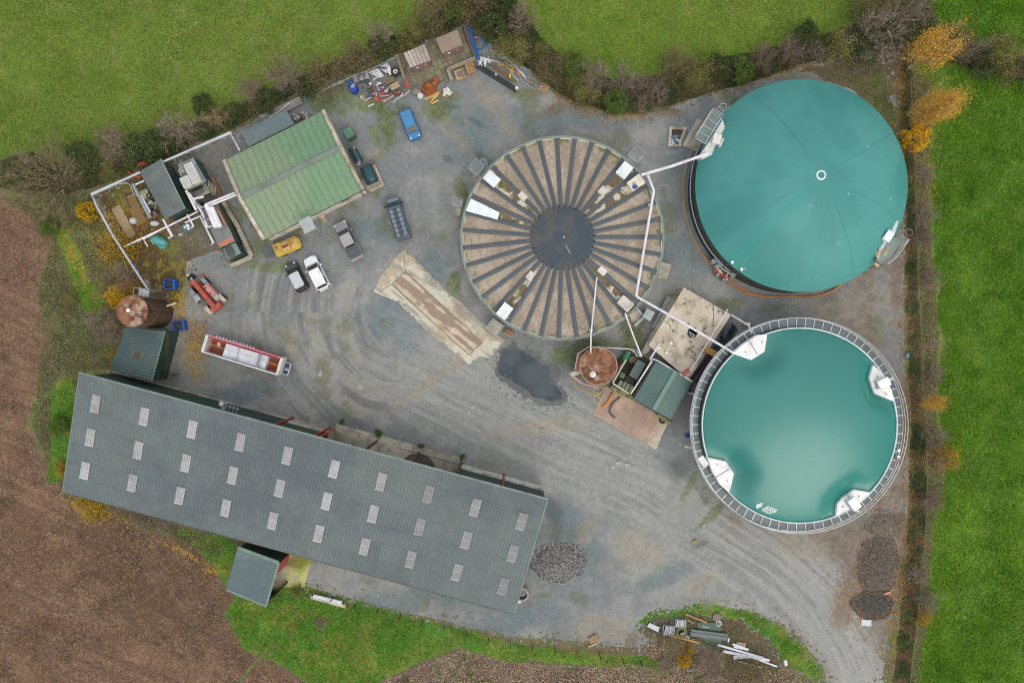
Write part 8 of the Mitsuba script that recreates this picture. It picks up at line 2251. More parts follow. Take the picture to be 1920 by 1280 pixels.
q = scatter(st_p, 4200, 91)
k = numbered('loose_stones'); labels[k] = {'label': 'loose pale and dark stones scattered over the yard', 'kind': 'stuff'}
put_bits(k, bits(np.c_[q, np.full(len(q), .05)], np.random.default_rng(3).uniform(.05, .16, len(q)), np.array([C(176, 174, 168), C(120, 120, 118), C(150, 146, 140), C(96, 96, 94)])[np.random.default_rng(4).integers(0, 4, len(q))], 92, .6, .15))

# ================================================================ VEGETATION
def branchy(seed, stems=8, kids=(4, 4, 5), spread=.75, up=.7, wob=.35, lens=(.62, .42, .30, .22), w0=.03, droop=0.0, single_trunk=False, trunk_h=.45):
  """limbs (tubes) and twigs (thin blades) of a plant of radius 1 and height 1"""
  r = np.random.default_rng(seed)
  limbs, tw, tips = [], [], []

  def blade(a, b, w):
    d = b - a
    s = np.cross(d, r.normal(size=3)); s /= np.linalg.norm(s) + 1e-9
    w = w * 1.35
    tw.append([a - s * w, a + s * w, b + s * w * .3, b - s * w * .3])

  def grow(p, d, depth, w):
    L = lens[min(depth, len(lens) - 1)] * r.uniform(.7, 1.25)
    m = p + d * L * .5 + r.normal(size=3) * .05 * L
    d2 = d + r.normal(size=3) * wob * .5; d2[2] -= droop * depth * .2; d2 /= np.linalg.norm(d2)
    e = m + d2 * L * .5
    if depth == 0:
      limbs.append(tube([p, m, e], [w, w * .8, w * .55], 5))
    else:
      blade(p, m, w); blade(m, e, w * .8)
    if depth >= len(kids):
      tips.append(e); tips.append(m)
      return
    for i in range(kids[depth]):
      t = r.uniform(.35, 1.0)
      q = p + (m - p) * t * 2 if t < .5 else m + (e - m) * (t - .5) * 2
      dd = d2 + r.normal(size=3) * spread * .8; dd[2] += .12 - droop * .3; dd /= np.linalg.norm(dd)
      grow(q, dd, depth + 1, w * .52)
  if single_trunk:
    top = np.array([r.normal() * .04, r.normal() * .04, 1.0])
    limbs.append(tube([[0, 0, 0], [.02, .01, .4], top * [1, 1, .75], top], [w0, w0 * .8, w0 * .4, w0 * .15], 6))
    for i in range(stems):
      h = trunk_h + (1 - trunk_h) * (i + .5) / stems
      a = r.uniform(0, 6.28)
      d = np.array([math.cos(a) * spread, math.sin(a) * spread, up * r.uniform(.6, 1.2)]); d /= np.linalg.norm(d)
      grow(np.array([.02, .01, 0]) + (top - [.02, .01, 0]) * h, d, 1, w0 * .35)
  else:
    for i in range(stems):
      a = 2 * math.pi * (i + r.uniform(-.3, .3)) / stems
      k = r.uniform(.25, 1.0)
      d = np.array([math.cos(a) * k, math.sin(a) * k, up * r.uniform(.6, 1.2)]); d /= np.linalg.norm(d)
      grow(np.array([math.cos(a) * .05, math.sin(a) * .05, 0.0]), d, 0, w0)
  tw = np.array(tw)
  v = tw.reshape(-1, 3)
  i = np.arange(len(tw)) * 4
  f = np.vstack([np.c_[i, i + 1, i + 2], np.c_[i, i + 2, i + 3]])
  lv, lf = join(limbs)
  s = max(np.percentile(np.linalg.norm(v[:, :2], axis=1), 96), 1e-3)
  zt_ = np.percentile(v[:, 2], 98)
  sc2 = np.array([1 / s, 1 / s, 1 / zt_])
  return (lv * sc2, lf), (v * sc2, f), np.array(tips) * sc2

PROTO = {}

def proto(name, seed, leaf=None, n_leaf=0, twig=(110, 96, 88), leaf_size=.06, clump=.1, lj=.28, **kw):
  limbs, (tv, tf), tips = branchy(seed, **kw)
  r = np.random.default_rng(seed + 500)
  tc_ = np.repeat(np.clip(np.array(C(*twig)) * (1 + .3 * r.normal(size=(len(tv) // 4, 1))), .01, .8), 4, axis=0)
  lf = None
  if n_leaf:
    at = tips[r.integers(0, len(tips), n_leaf)] + r.normal(size=(n_leaf, 3)) * clump
    at[:, 2] = np.abs(at[:, 2])
    cols = np.array([C(*c) for c in leaf])[r.integers(0, len(leaf), n_leaf)]
    # every clump has a tint of its own
    tint = 1 + .22 * (meshkit.noise(at * 3.1, seed)[:, None] - .5) * 2
    lf = bits(at, leaf_size, cols * tint, seed, .5, lj, 1.15)
  PROTO[name] = (mikit.ply(limbs, 'twig', uv=paint_code(np.tile(C(*twig), (len(limbs[0]), 1)))),
           mikit.ply((tv, tf), 'twig', uv=paint_code(tc_)),
           None if lf is None else mikit.ply((lf[0], lf[1]), 'leaf', uv=paint_code(lf[2])))

def dense(name, seed, leaf, n=6000, size=.06, twig=(110, 98, 82), lumps=64, lj=.34):
  """leafy bush: clumps of small leaves set round an uneven dome"""
  r = np.random.default_rng(seed)
  a = r.uniform(0, 6.28, lumps); u = np.sqrt(r.uniform(0.02, .72, lumps))
  z = .25 + .62 * np.sqrt(np.maximum(1 - u ** 2, 0)) * r.uniform(.7, 1.1, lumps)
  cen = np.c_[u * np.cos(a), u * np.sin(a), z]
  rad = r.uniform(.09, .24, lumps)
  i = r.integers(0, lumps, n)
  d = r.normal(size=(n, 3)); d /= np.linalg.norm(d, axis=1, keepdims=True)
  at = cen[i] + d * (rad[i] * r.uniform(.55, 1.05, n) ** .5)[:, None] * [1, 1, .8]
  at[:, 2] = np.abs(at[:, 2])
  cols = np.array([C(*c) for c in leaf])[r.integers(0, len(leaf), n)] * (1 + .3 * (r.uniform(size=lumps)[i][:, None] - .5))
  lf = bits(at, size, cols, seed, .4, lj, 1.1)
  limbs, (tv, tf), tips = branchy(seed, stems=6, kids=(3, 4), w0=.03)
  PROTO[name] = (mikit.ply(limbs, 'twig', uv=paint_code(np.tile(C(*twig), (len(limbs[0]), 1)))), mikit.ply((tv * .9, tf), 'twig', uv=paint_code(np.tile(C(*twig), (len(tv), 1)))),
           mikit.ply((lf[0], lf[1]), 'leaf', uv=paint_code(lf[2])))

GR, BR, PK_, OL = (170, 156, 142), (148, 128, 112), (166, 144, 138), (150, 136, 106)
for s in range(3):
  proto(f'bare{s}', 10 + s, [(112, 84, 60), (96, 80, 60)], 500, GR, .045, .12, stems=9, kids=(5, 5, 6), w0=.022)
  proto(f'thorn{s}', 20 + s, [(132, 106, 90), (112, 96, 78), (104, 104, 70)], 1100, PK_, .05, .12, stems=9, kids=(5, 5, 5), w0=.02)
  proto(f'brown{s}', 30 + s, [(124, 106, 78), (110, 106, 72), (134, 112, 80), (98, 104, 60)], 2400, BR, .055, .13, stems=9, kids=(4, 5, 5), w0=.02)
  proto(f'olive{s}', 40 + s, [(120, 122, 66), (138, 134, 78), (100, 112, 58), (146, 136, 82)], 3000, OL, .055, .12, stems=9, kids=(4, 5, 4), w0=.02)
  dense(f'dark{s}', 50 + s, [(66, 86, 52), (80, 100, 58), (58, 76, 48), (92, 106, 66), (104, 98, 70)])
  dense(f'green{s}', 60 + s, [(90, 114, 54), (104, 126, 62), (76, 102, 50), (118, 134, 72)])
proto('willow', 71, [(138, 128, 88), (120, 110, 76)], 700, (146, 132, 106), .035, .1, stems=16, kids=(5, 5, 5), w0=.016, spread=.55, wob=.3)
proto('pale', 72, [(150, 134, 98)], 160, (176, 158, 124), .04, .06, stems=9, kids=(5, 5, 4), w0=.026)
dense('yellow', 73, [(196, 158, 34), (210, 172, 44), (180, 140, 36), (204, 150, 40)], 3600, .075, (110, 90, 60))
proto('yellowsparse', 74, [(196, 158, 50), (186, 148, 52), (170, 130, 50), (150, 134, 60)], 2600, (116, 98, 76), .06, .13, stems=8, kids=(4, 4, 4), w0=.02)
dense('orange', 75, [(232, 170, 50), (238, 192, 58), (222, 150, 46), (240, 204, 72)], 4600, .065, (120, 96, 66))
for s in range(2):
  proto(f'birch{s}', 80 + s, [(240, 184, 84), (242, 196, 98), (228, 168, 70), (234, 186, 92)], 7000, (186, 168, 140), .048, .11, stems=26, kids=(3, 4, 4), w0=.035, single_trunk=True, spread=.8, up=.9, lens=(.5, .42, .3, .2), trunk_h=.3)
proto('sapling', 84, [(150, 120, 96)], 60, (176, 156, 140), .04, .06, stems=16, kids=(3, 4, 3), w0=.03, single_trunk=True, spread=.6, up=1.0, lens=(.5, .4, .28, .2), trunk_h=.35)
proto('pinksap', 85, [(150, 110, 96)], 200, (156, 126, 114), .04, .08, stems=20, kids=(4, 4, 4), w0=.03, single_trunk=True, spread=.8, up=.8, lens=(.5, .4, .3, .2), trunk_h=.3)

def plant(kind, px, py, r_px, h, label, name='shrub', group=None, at_foot=False, limbs=True):
  """r_px: crown radius in survey units; the crown is sighted at 0.6 of its height, or the foot on the ground"""
  z = 0 if at_foot else .6 * h
  x, y = XY(px, py, z)
  R = r_px * S * (FLY - .6 * h) / FLY
  k = thing(name, label, 'tree' if name.endswith('tree') else 'shrub', group)
  a = float(rng.uniform(0, 360))
  m = T().translate([float(x), float(y), 0]).rotate([0, 0, 1], a).scale([R, R * float(rng.uniform(.85, 1.0)), h])
  L, tw, lf = PROTO[kind]
  scene[numbered(k + '__trunk')] = {**L, 'to_world': m}
  scene[numbered(k + '__twigs')] = {**tw, 'to_world': m}
  if lf is not None:
    scene[numbered(k + '__leaves')] = {**lf, 'to_world': m}
  return k

HEDGE = [  # kind, x, y, radius, height, label
  ('willow', 88, 330, 82, 4.6, 'huge bare olive-grey willow bush at the left end of the hedge'), ('thorn0', 206, 266, 40, 3.2, 'purplish bare thorn bush in the hedge above the compound, leftmost'), ('dark0', 150, 300, 40, 2.4, 'dark green bush right of the huge willow bush'),
  ('dark1', 268, 282, 44, 2.6, 'dark green ivy bush above the dark-roofed container'), ('olive0', 205, 322, 20, 2.2, 'small yellow-green bush beside the compound pipe run'), ('bare0', 326, 238, 46, 3.8, 'bare grey bush in the hedge above the cooler container'), ('dark2', 300, 265, 34, 2.4, 'dark evergreen bush under the bare grey bush above the cooler container'),
  ('dark0', 383, 196, 26, 3.0, 'dark green holly left of the pale little tree'), ('pale', 407, 221, 27, 3.4, 'pale tan little bare tree above the corner of the pipe run'), ('dark1', 434, 214, 26, 2.0, 'dark green bush right of the pale little tree'), ('thorn1', 468, 168, 27, 3.2, 'pinkish bare thorn bush above the lean-to, left of the wide one'),
  ('thorn2', 534, 138, 42, 3.8, 'wide purplish-brown thorn bush above the workshop'), ('dark2', 500, 188, 26, 1.9, 'dark green bush behind the grey board stack'), ('dark0', 575, 164, 24, 1.8, 'dark green bush right of the wide thorn bush'), ('brown0', 612, 140, 38, 2.6, 'olive-brown bush left of the scrap heap'),
  ('brown1', 672, 108, 34, 2.8, 'rust-brown bush above the scrap heap'), ('bare1', 716, 66, 36, 3.4, 'smoky grey bare bush above the scrap heap'), ('dark1', 712, 92, 28, 2.2, 'dark green bush behind the left kiosk'), ('olive1', 770, 68, 28, 2.6, 'grey-olive bush behind the left storage kiosk'),
  ('brown2', 820, 12, 46, 4.6, 'broad brown and green bush behind the right storage kiosk'), ('green0', 850, 26, 24, 3.4, 'green bush at the foot of the broad brown bush'), ('brown0', 886, 4, 40, 4.2, 'rust-brown bush at the top edge of the picture'), ('dark2', 925, 52, 38, 3.6, 'dark green bush behind the blue pipe coil'),
  ('olive2', 960, 92, 36, 3.2, 'dark olive bush above the pipe store'), ('bare2', 978, 32, 34, 4.0, 'grey bare bush at the top edge right of the pipe coil'), ('dark0', 935, 14, 34, 3.6, 'dark green bush at the top edge above the pipe coil'), ('olive0', 1016, 97, 18, 2.4, 'small bright yellow-green bush right of the pipe store'),
  ('brown1', 1034, 132, 34, 3.0, 'brown bush above the pale pallet'), ('green1', 1072, 122, 30, 2.8, 'mossy green bush right of the brown bush above the pallet'), ('olive1', 1092, 164, 34, 3.2, 'olive bush at the left bend of the top hedge'), ('bare0', 1120, 142, 40, 3.8, 'grey bare bush at the bend of the top hedge'),
  ('green2', 1152, 192, 28, 2.6, 'green bush nearest the road at the bend of the top hedge'), ('bare1', 1172, 150, 38, 3.8, 'second grey bare bush at the bend of the top hedge'), ('thorn0', 1222, 174, 44, 3.8, 'tan bare bush leaning over the road at the top hedge'), ('brown2', 1272, 128, 38, 3.8, 'pinkish-brown bush at the field side of the top hedge'),
  ('olive2', 1312, 142, 34, 3.2, 'olive bush left of the bright round green bush'), ('dark1', 1252, 176, 26, 2.2, 'dark green bush under the tan bare bush'), ('green0', 1388, 132, 28, 3.2, 'bright round green bush above the dome tank deck'), ('dark0', 1348, 126, 28, 2.8, 'dark green bush left of the bright round green bush'),
  ('thorn1', 1436, 106, 26, 2.8, 'brownish thorn bush right of the bright round green bush'), ('thorn2', 1486, 92, 34, 3.6, 'purple bare bush above the dome tank'), ('dark2', 1512, 64, 28, 3.4, 'dark green holly above the purple bare bush'), ('bare2', 1536, 96, 24, 2.6, 'small grey bare bush right of the purple one'),
  ('olive0', 1577, 84, 36, 3.6, 'yellow-olive bush at the top right corner of the plant'), ('bare0', 1650, 60, 62, 5.4, 'tall broad grey bare bush at the top right corner'), ('bare1', 1700, 14, 52, 5.2, 'grey bare bush at the top edge near the corner of the fields'), ('dark1', 1622, 84, 40, 3.4, 'dark green bush under the tall grey bare bush'), ('brown0', 1640, 2, 40, 4.6, 'brown-topped bush at the top edge above the tall grey one'),
  ('brown1', 1790, 76, 40, 3.2, 'green-brown bush in the right field hedge, first from the corner'), ('bare2', 1832, 96, 32, 2.8, 'pale bare bush in the right field hedge'), ('olive1', 1884, 102, 44, 3.4, 'yellow-olive bush at the right end of the field hedge'), ('dark2', 1850, 118, 34, 2.4, 'dark bush at the foot of the pale bare bush in the right field hedge'), ('brown2', 1930, 130, 34, 3.0, 'brown bush at the right edge of the picture'),
]
for kk, a, b, r_, h, t in HEDGE:
  plant(kk, a, b, r_, h, t, 'hedge_bush', 'bushes of the field hedge')
for kk, a, b, r_, h, t in (
    ('birch0', 1700, 131, 35, 8.0, 'tall orange-leaved birch at the top right corner of the plant'), ('birch1', 1716, 222, 33, 7.4, 'orange birch halfway down beside the dome tank'), ('birch0', 1704, 226, 26, 6.4, 'second stem of orange birch close beside the one at the dome tank'),
    ('birch1', 1722, 752, 16, 4.4, 'small orange birch at the fence right of the flat teal tank'), ('sapling', 1716, 544, 18, 5.0, 'bare pale sapling at the fence, upper of the three'), ('sapling', 1720, 652, 22, 5.4, 'bare pale sapling at the fence, middle of the three'), ('pinksap', 1727, 852, 26, 5.6, 'bare sapling with yellow leaves round it, lowest of the three at the fence')):
  plant(kk, a, b, r_, h, t, 'birch_tree' if 'birch' in kk else 'sapling_tree', 'trees along the right fence', at_foot=True)
for kk, a, b, r_, h, t in (
    ('orange', 1716, 256, 31, 4.2, 'dense golden orange maple bush at the right edge of the dome tank'), ('bare0', 1733, 330, 26, 2.6, 'grey bare bush below the golden maple bush'), ('bare1', 1738, 400, 28, 2.6, 'grey bare bush right of the lower dome deck'), ('thorn0', 1736, 445, 22, 2.2, 'brownish bare bush below the lower dome deck'), ('bare2', 1745, 520, 24, 2.2, 'grey bare bush beside the upper sapling'),
    ('bare0', 1752, 700, 22, 2.0, 'grey bare bush above the small orange birch'), ('yellowsparse', 1778, 858, 28, 2.6, 'yellow-leaved bush at the right end of the lowest sapling'), ('bare1', 1756, 820, 30, 2.4, 'grey bare bush above the yellow-leaved bush on the right bank'), ('thorn1', 1748, 940, 24, 2.0, 'low brownish bush on the right bank below the lowest sapling'),
    ('bare2', 1742, 1130, 28, 2.4, 'grey bare bush on the right bank near the soil heaps'), ('yellowsparse', 1734, 1158, 20, 2.2, 'orange-yellow bush on the right bank near the soil heaps'), ('bare0', 1722, 1080, 24, 2.0, 'bare twiggy bush at the fence near the soil heaps')):
  plant(kk, a, b, r_, h, t, 'bank_bush', 'bushes on the right bank')
for kk, a, b, r_, h, t in (
    ('yellow', 163, 398, 23, 2.6, 'bright yellow round bush at the left corner of the compound'), ('yellowsparse', 212, 462, 38, 3.0, 'loose yellow-orange bush left of the compound pipe run'), ('pinksap', 240, 520, 40, 4.6, 'brown bare tree with pale stem left of the pipe run'), ('yellow', 220, 556, 26, 2.2, 'yellow-green bush beside the rusty silo, low and broad'),
    ('yellowsparse', 236, 545, 26, 2.6, 'loose yellow bush at the top of the rusty silo'), ('bare1', 186, 604, 36, 2.8, 'grey twiggy bush left of the rusty silo'), ('pinksap', 216, 628, 32, 4.4, 'pinkish bare tree leaning left of the annexe shed'), ('yellowsparse', 220, 668, 20, 1.8, 'orange-yellow bush at the left wall of the annexe shed'),
    ('green1', 90, 430, 22, 1.4, 'low green bramble at the corner of the ploughed field'), ('green2', 108, 800, 22, 1.4, 'low green bush at the left end of the barn'), ('yellowsparse', 118, 880, 18, 1.6, 'yellow leafy bush at the lower left barn corner'), ('yellowsparse', 170, 946, 34, 2.0, 'broad yellow-green bush below the lower left barn corner'),
    ('bare2', 222, 950, 20, 2.8, 'small bare tree overlapping the lower barn eave'), ('thorn2', 262, 968, 30, 1.8, 'brown bare scrub below the barn eave'), ('bare0', 310, 985, 22, 1.4, 'grey bare scrub below the barn eave, right of the brown one'), ('olive1', 130, 560, 16, 1.2, 'small olive bush on the green strip beside the ploughed field'),
    ('thorn0', 604, 1128, 0, 0, '')):
  if h:
    plant(kk, a, b, r_, h, t, 'wild_bush', 'bushes left of the plant')
for kk, a, b, r_, h, t in (
    ('pale', 1262, 1212, 24, 3.0, 'pale bare bush below the mossy tyre'), ('yellow', 1283, 1238, 15, 1.8, 'small bright yellow bush at the lower edge'), ('yellowsparse', 1290, 1218, 12, 1.6, 'little yellow sprig above the small bright yellow bush'), ('thorn1', 1335, 1248, 36, 2.2, 'brown bare scrub bush below the scrap area'), ('bare1', 1250, 1245, 26, 1.6, 'grey bare scrub left of the small bright yellow bush'), ('brown1', 1400, 1268, 40, 1.8, 'brown scrub bush at the lower edge of the picture'),
    ('thorn2', 600, 1170, 14, .9, 'low brown weed clump on the green verge'), ('olive0', 556, 1110, 14, 1.0, 'olive weed clump at the corner of the shed slab')):
  plant(kk, a, b, r_, h, t, 'scrub_bush', 'bushes at the lower edge')
for a, b, r_, t in ((641, 791, 5, 'leftmost'), (708, 811, 8, 'largest'), (790, 835, 6, 'third'), (867, 857, 6, 'rightmost')):
  plant('green0', a, b, r_ + 1, .7, f'small green weed at the foot of the open barn bay, {t}', 'weed_clump')

# ---- undergrowth, tufts, leaves (uncountable)
r_ = np.random.default_rng(77)

def ground_cover(name, label, polys, n, cols, size, h=(.1, .8), seed=1, freq=.5, flat=.4, cj=.3):
  g = unary_union([ragged(G(*p), .5, .4, seed + i) for i, p in enumerate(polys)]) if not isinstance(polys, (Polygon, shapely.MultiPolygon)) else polys
  q = scatter(g, n, seed)
  w = np.c_[q, np.zeros(n)] * freq
  lump = meshkit.fbm(w, 3, seed)
  edge = np.clip(shapely.distance(g.boundary, shapely.points(q)) / 1.2, 0, 1)
  rr = np.random.default_rng(seed)
  z = (h[0] + (h[1] - h[0]) * np.clip((lump - .25) * 1.8, 0, 1) * edge) * rr.uniform(.5, 1.05, n)
  ci = np.clip(((meshkit.fbm(w * 1.7 + 9, 3, seed + 3) - .5) * 1.9 + .5) * len(cols) + rr.normal(size=n) * .7, 0, len(cols) - 1).astype(int)
  k = numbered(name); labels[k] = {'label': label, 'kind': 'stuff'}
  put_bits(k, bits(np.c_[q, z], np.full(n, size), np.array([C(*c) for c in cols])[ci], seed, flat, cj, 1.2))

ground_cover('hedge_undergrowth', 'dark green and brown bramble undergrowth of the field hedge', [
  [(0, 300), (60, 285), (150, 322), (255, 285), (430, 205), (560, 145), (700, 85), (790, 45), (870, -20), (960, -20), (1010, 70), (1060, 115), (1150, 150), (1230, 145), (1330, 112), (1440, 92), (1560, 62), (1640, 30), (1730, -20), (1765, 60), (1900, 105), (1970, 140), (1970, 165), (1890, 148), (1760, 112), (1715, 120), (1690, 100), (1620, 92), (1500, 124), (1400, 154), (1290, 186), (1210, 210), (1150, 214), (1075, 192), (1012, 148), (962, 106), (902, 56), (872, 44), (745, 100), (560, 176), (432, 243), (262, 318), (175, 355), (60, 370), (0, 350)]],
  95000, [(62, 76, 52), (74, 88, 54), (92, 100, 62), (92, 84, 68), (116, 102, 82), (80, 94, 56)], .17, (.1, 1.5), 201, .35)
ground_cover('ditch_growth', 'dark green ivy and leaves in the ditch along the right fence', [[(1690, 110), (1712, 120), (1716, 300), (1720, 520), (1730, 700), (1738, 880), (1734, 1020), (1722, 1140), (1706, 1300), (1672, 1300), (1686, 1150), (1704, 1000), (1708, 860), (1702, 640), (1696, 400), (1690, 200)]],
       26000, [(62, 76, 52), (78, 92, 56), (92, 98, 62), (106, 92, 72), (132, 104, 72)], .15, (.03, .5), 203, .5)
ground_cover('bank_grass', 'rough olive and straw grass on the bank right of the fence', [[(1716, 130), (1752, 150), (1742, 300), (1748, 480), (1764, 640), (1756, 760), (1772, 880), (1752, 980), (1742, 1120), (1722, 1300), (1700, 1300), (1716, 1150), (1732, 1000), (1734, 860), (1724, 640), (1716, 400)]],
       26000, [(122, 116, 80), (138, 130, 98), (106, 118, 66), (146, 134, 110), (128, 110, 86)], .16, (.03, .3), 205, .6)
ground_cover('west_weeds', 'rough weeds, moss and dead stems between the ploughed field and the plant', Polygon(G(*[(0, 372), (60, 366), (150, 366), (175, 366), (212, 446), (252, 502), (285, 548), (240, 590), (232, 606), (205, 690), (150, 700), (118, 920), (250, 962), (420, 1010), (410, 1050), (330, 1012), (220, 968), (120, 935), (60, 800), (80, 640), (70, 540), (100, 440)])).buffer(0).difference(unary_union([lush2, lush3]).buffer(-.3)),
       48000, [(118, 108, 86), (132, 126, 86), (108, 122, 66), (104, 98, 82), (138, 124, 102), (122, 138, 72)], .15, (.02, .35), 207, .45)
ground_cover('verge_grass', 'lush grass tufts on the verge below the barn', unary_union([lush_p, lush2, lush3, moss_p]), 52000, [(84, 132, 48), (102, 140, 50), (114, 146, 56), (92, 132, 60), (136, 142, 68)], .15, (.02, .25), 209, .5)
ground_cover('dead_bracken', 'brown dead bracken along the lower edge of the picture', [[(690, 1300), (730, 1272), (800, 1240), (870, 1218), (960, 1240), (1120, 1250), (1240, 1238), (1300, 1230), (1380, 1256), (1460, 1250), (1540, 1290), (1540, 1330), (690, 1330)], [(1195, 1205), (1240, 1190), (1330, 1215), (1350, 1250), (1230, 1250)]],
       56000, [(164, 142, 122), (180, 156, 136), (146, 124, 108), (190, 166, 146), (130, 124, 90)], .16, (.03, .5), 211, .45)
ground_cover('scrap_weeds', 'stony weeds and dead stalks among the lower scrap', [[(1198, 1182), (1215, 1155), (1300, 1150), (1390, 1160), (1440, 1200), (1490, 1250), (1440, 1262), (1380, 1250), (1330, 1215), (1240, 1192)]], 11000, [(120, 112, 96), (104, 100, 84), (136, 126, 112), (96, 108, 60), (128, 104, 84)], .13, (.02, .14), 213, .6)
ground_cover('yard_moss', 'green moss and weed tufts growing in the yard gravel', [[(560, 190), (640, 165), (660, 195), (600, 215)], [(690, 180), (760, 190), (790, 215), (745, 225), (735, 290), (712, 300), (705, 230)], [(800, 195), (850, 180), (862, 205), (815, 228)], [(300, 500), (345, 490), (350, 580), (318, 575)], [(855, 330), (880, 300), (876, 420), (860, 430)], [(842, 500), (862, 520), (874, 570), (852, 560)], [(1080, 632), (1160, 638), (1150, 660), (1060, 652)], [(1150, 600), (1215, 560), (1220, 640), (1180, 690)],
       [(1300, 910), (1320, 905), (1400, 985), (1380, 985), (1320, 945)], [(1520, 130), (1590, 112), (1660, 108), (1675, 170), (1688, 290), (1660, 260), (1630, 200), (1590, 165)], [(1676, 180), (1692, 180), (1694, 330), (1684, 330)], [(1030, 640), (1070, 660), (1080, 700), (1060, 690)]],
       28000, [(96, 116, 56), (112, 126, 66), (84, 106, 46), (124, 126, 88), (130, 128, 108)], .11, (.01, .10), 215, .8)
# tufts give the fields their nap
view = Polygon(G((-30, -30), (1950, -30), (1950, 1310), (-30, 1310)))
ground_cover('field_tufts', 'short grass tufts of the bright right field', east_p.intersection(view), 90000, [(70, 106, 32), (86, 122, 36), (98, 132, 42), (76, 112, 40), (108, 138, 56)], .2, (.02, .16), 221, .3, .6, .12)
mead = view.difference(unary_union([east_p, west_p, yard_p, plough_p]))
ground_cover('meadow_tufts', 'short olive grass tufts of the meadow', mead, 90000, [(108, 130, 54), (118, 138, 60), (126, 142, 70), (104, 132, 50), (132, 144, 76)], .2, (.02, .14), 223, .3, .6, .09)
ground_cover('soil_clods', 'small clods and stubble on the ploughed field', plough_p.intersection(view), 70000, [(126, 102, 88), (142, 116, 100), (114, 92, 80), (152, 128, 112), (106, 90, 76)], .17, (.01, .09), 225, .3, .5, .2)
# ragged patches break the edges where one ground meets the next

def dither(name, label, edge_poly, n, spread, z, bsdf, seed, side=0.0, size=(.12, .5)):
  r = np.random.default_rng(seed)
  ln = edge_poly.exterior.intersection(view)
  L = ln.length
  vs, fs, o = [], [], 0
  for i in range(n):
    p = ln.interpolate(r.uniform(0, L)) if ln.geom_type == 'LineString' else ln.interpolate(r.uniform(0, L)) if hasattr(ln, 'interpolate') else None
    c = np.array([p.x, p.y]) + r.normal(size=2) * spread
    s = r.uniform(*size) * .5
    a = np.sort(r.uniform(0, 2 * np.pi, 8))
    rad = s * r.uniform(.5, 1.2, 8)
    th = r.uniform(0, 3.14); e = r.uniform(.5, 1)
    q = np.c_[rad * np.cos(a), rad * np.sin(a) * e]
    q = q @ np.array([[math.cos(th), math.sin(th)], [-math.sin(th), math.cos(th)]]) + c
    vs.append(np.r_[np.c_[q, np.full(8, z + 1e-6 * i)], [[*c, z + 1e-6 * i]]])
    fs.append(np.array([[8, j, (j + 1) % 8] for j in range(8)]) + o); o += 9
  struct(name, label, (np.vstack(vs), np.vstack(fs)), bsdf=bsdf, kind='stuff')

dither('soil_patches', 'patches of rough earth along the edge of the yard', yard_p, 2600, .55, .029, 'verge_soil', 301)
dither('gravel_patches', 'patches of spilt gravel along the edge of the yard', yard_p, 1600, .5, .034, 'gravel', 303, size=(.15, .6))
dither('grass_patches', 'patches of meadow grass along the hedge bank', west_p, 1200, .6, .011, 'meadow_grass', 305)
dither('weed_patches', 'patches of rough grass in the edge of the right field', east_p, 900, .6, .010, 'verge_soil', 307)
dither('weed_patches', 'patches of rough grass along the ploughed field edge', plough_p, 1300, .6, .0145, 'verge_soil', 309)
dither('weed_patches', 'patches of rough earth along the green verge', lush_p, 1000, .5, .0185, 'verge_soil', 311)
dither('grit_patches', 'patches of grit along the moss edge of the road bend', moss_p, 420, .4, .027, 'gravel', 313)
dither('damp_patches', 'small damp patches round the rain puddle', damp_p, 360, .5, .0235, 'damp', 317, size=(.1, .4))
dither('gravel_patches', 'small dry gravel patches at the edge of the rain puddle', pud, 110, .12, .027, 'damp', 319, size=(.1, .35))
dither('compound_patches', 'patches of leafy soil at the edge of the compound', comp, 500, .6, .028, 'compound_soil', 321)
dither('mud_patches', 'mud smeared over the edge of the loading slab', slab_p, 140, .15, .104, 'gravel', 323, size=(.1, .6))
dither('clod_patches', 'patches of ploughed soil spilling over the verge', lush_p, 260, .5, .0190, 'plough_soil', 315)
# fallen leaves
LEAF = [(206, 160, 60), (214, 176, 70), (186, 128, 56), (160, 104, 56), (196, 150, 84)]

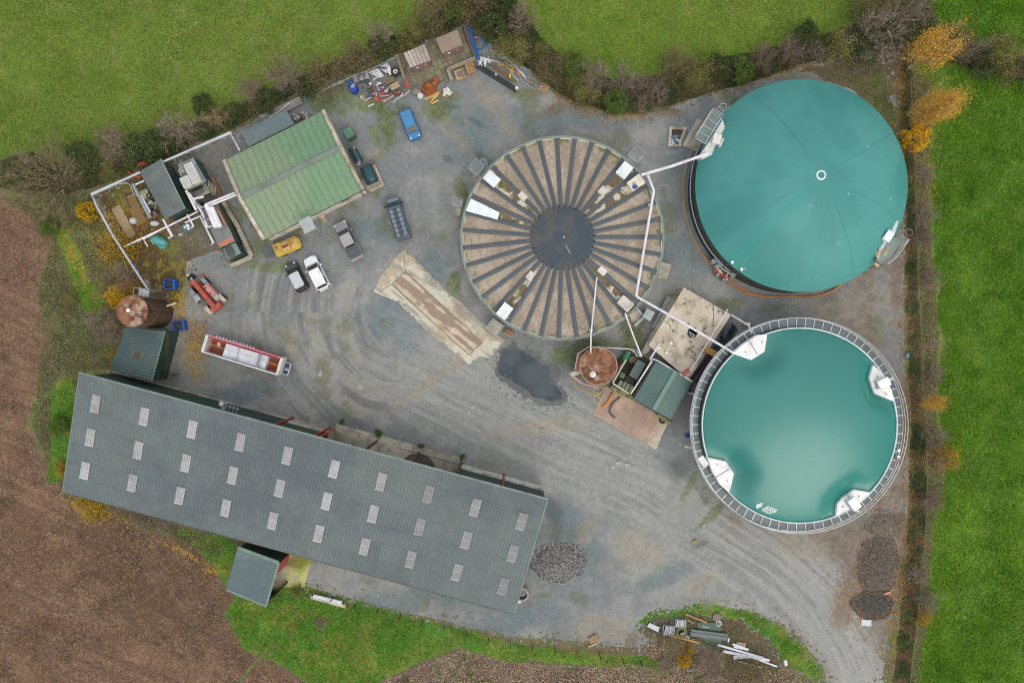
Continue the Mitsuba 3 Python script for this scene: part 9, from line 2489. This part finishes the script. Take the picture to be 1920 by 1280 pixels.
def leaves(spots, seed):
  r = np.random.default_rng(seed)
  out, cols = [], []
  for (x, y), rx, ry, deg, n, c in spots:
    a, b = r.normal(size=n) * .5, r.normal(size=n) * .5
    t = math.radians(-deg)
    X, Y = a * rx * S, b * ry * S
    o = XY(x, y)
    out.append(np.c_[o[0] + X * math.cos(t) - Y * math.sin(t), o[1] + X * math.sin(t) + Y * math.cos(t), np.full(n, .06) + r.uniform(0, .02, n)])
    cols.append(np.array([C(*LEAF[j]) for j in c])[r.integers(0, len(c), n)])
  return np.vstack(out), np.vstack(cols)

Y_, O_ = (0, 1, 4), (2, 3, 4)
q, c = leaves([((365, 655), 22, 50, 10, 800, Y_), ((372, 700), 26, 30, 0, 300, Y_), ((340, 600), 14, 40, 0, 420, Y_), ((335, 560), 16, 30, 0, 350, Y_), ((380, 610), 24, 20, 0, 120, O_), ((215, 470), 50, 60, -20, 900, Y_), ((200, 420), 50, 30, 0, 400, Y_), ((230, 560), 50, 40, 0, 700, Y_), ((225, 680), 34, 40, 0, 400, O_),
         ((150, 505), 14, 90, -20, 500, Y_), ((125, 460), 10, 60, -25, 240, O_), ((190, 950), 90, 24, 16, 900, Y_), ((345, 1035), 50, 6, 28, 260, Y_), ((400, 1070), 40, 5, 4, 120, Y_), ((250, 1040), 180, 90, 20, 260, Y_), ((1695, 700), 12, 500, 0, 700, O_), ((1690, 1060), 24, 200, 6, 800, O_), ((1640, 1110), 60, 110, 0, 900, O_), ((1590, 1120), 40, 90, -20, 400, O_), ((1690, 180), 20, 90, 0, 400, O_),
         ((1720, 240), 50, 100, 0, 700, Y_), ((1735, 330), 40, 90, 0, 400, Y_), ((1765, 860), 50, 30, 0, 350, Y_), ((1450, 140), 120, 14, -16, 500, O_), ((1180, 215), 110, 10, 0, 400, O_), ((1080, 195), 60, 14, 30, 300, O_), ((300, 420), 80, 70, 0, 600, Y_), ((255, 400), 40, 50, -25, 500, O_), ((1665, 940), 30, 60, 30, 350, O_), ((400, 540), 60, 40, 0, 200, Y_), ((1340, 1170), 60, 20, 10, 200, O_)], 401)
k = numbered('fallen_leaves'); labels[k] = {'label': 'yellow and orange fallen leaves along the banks and yard edges', 'kind': 'stuff'}
put_bits(k, bits(q, .14, c, 402, 1.2, .2, 1.1))
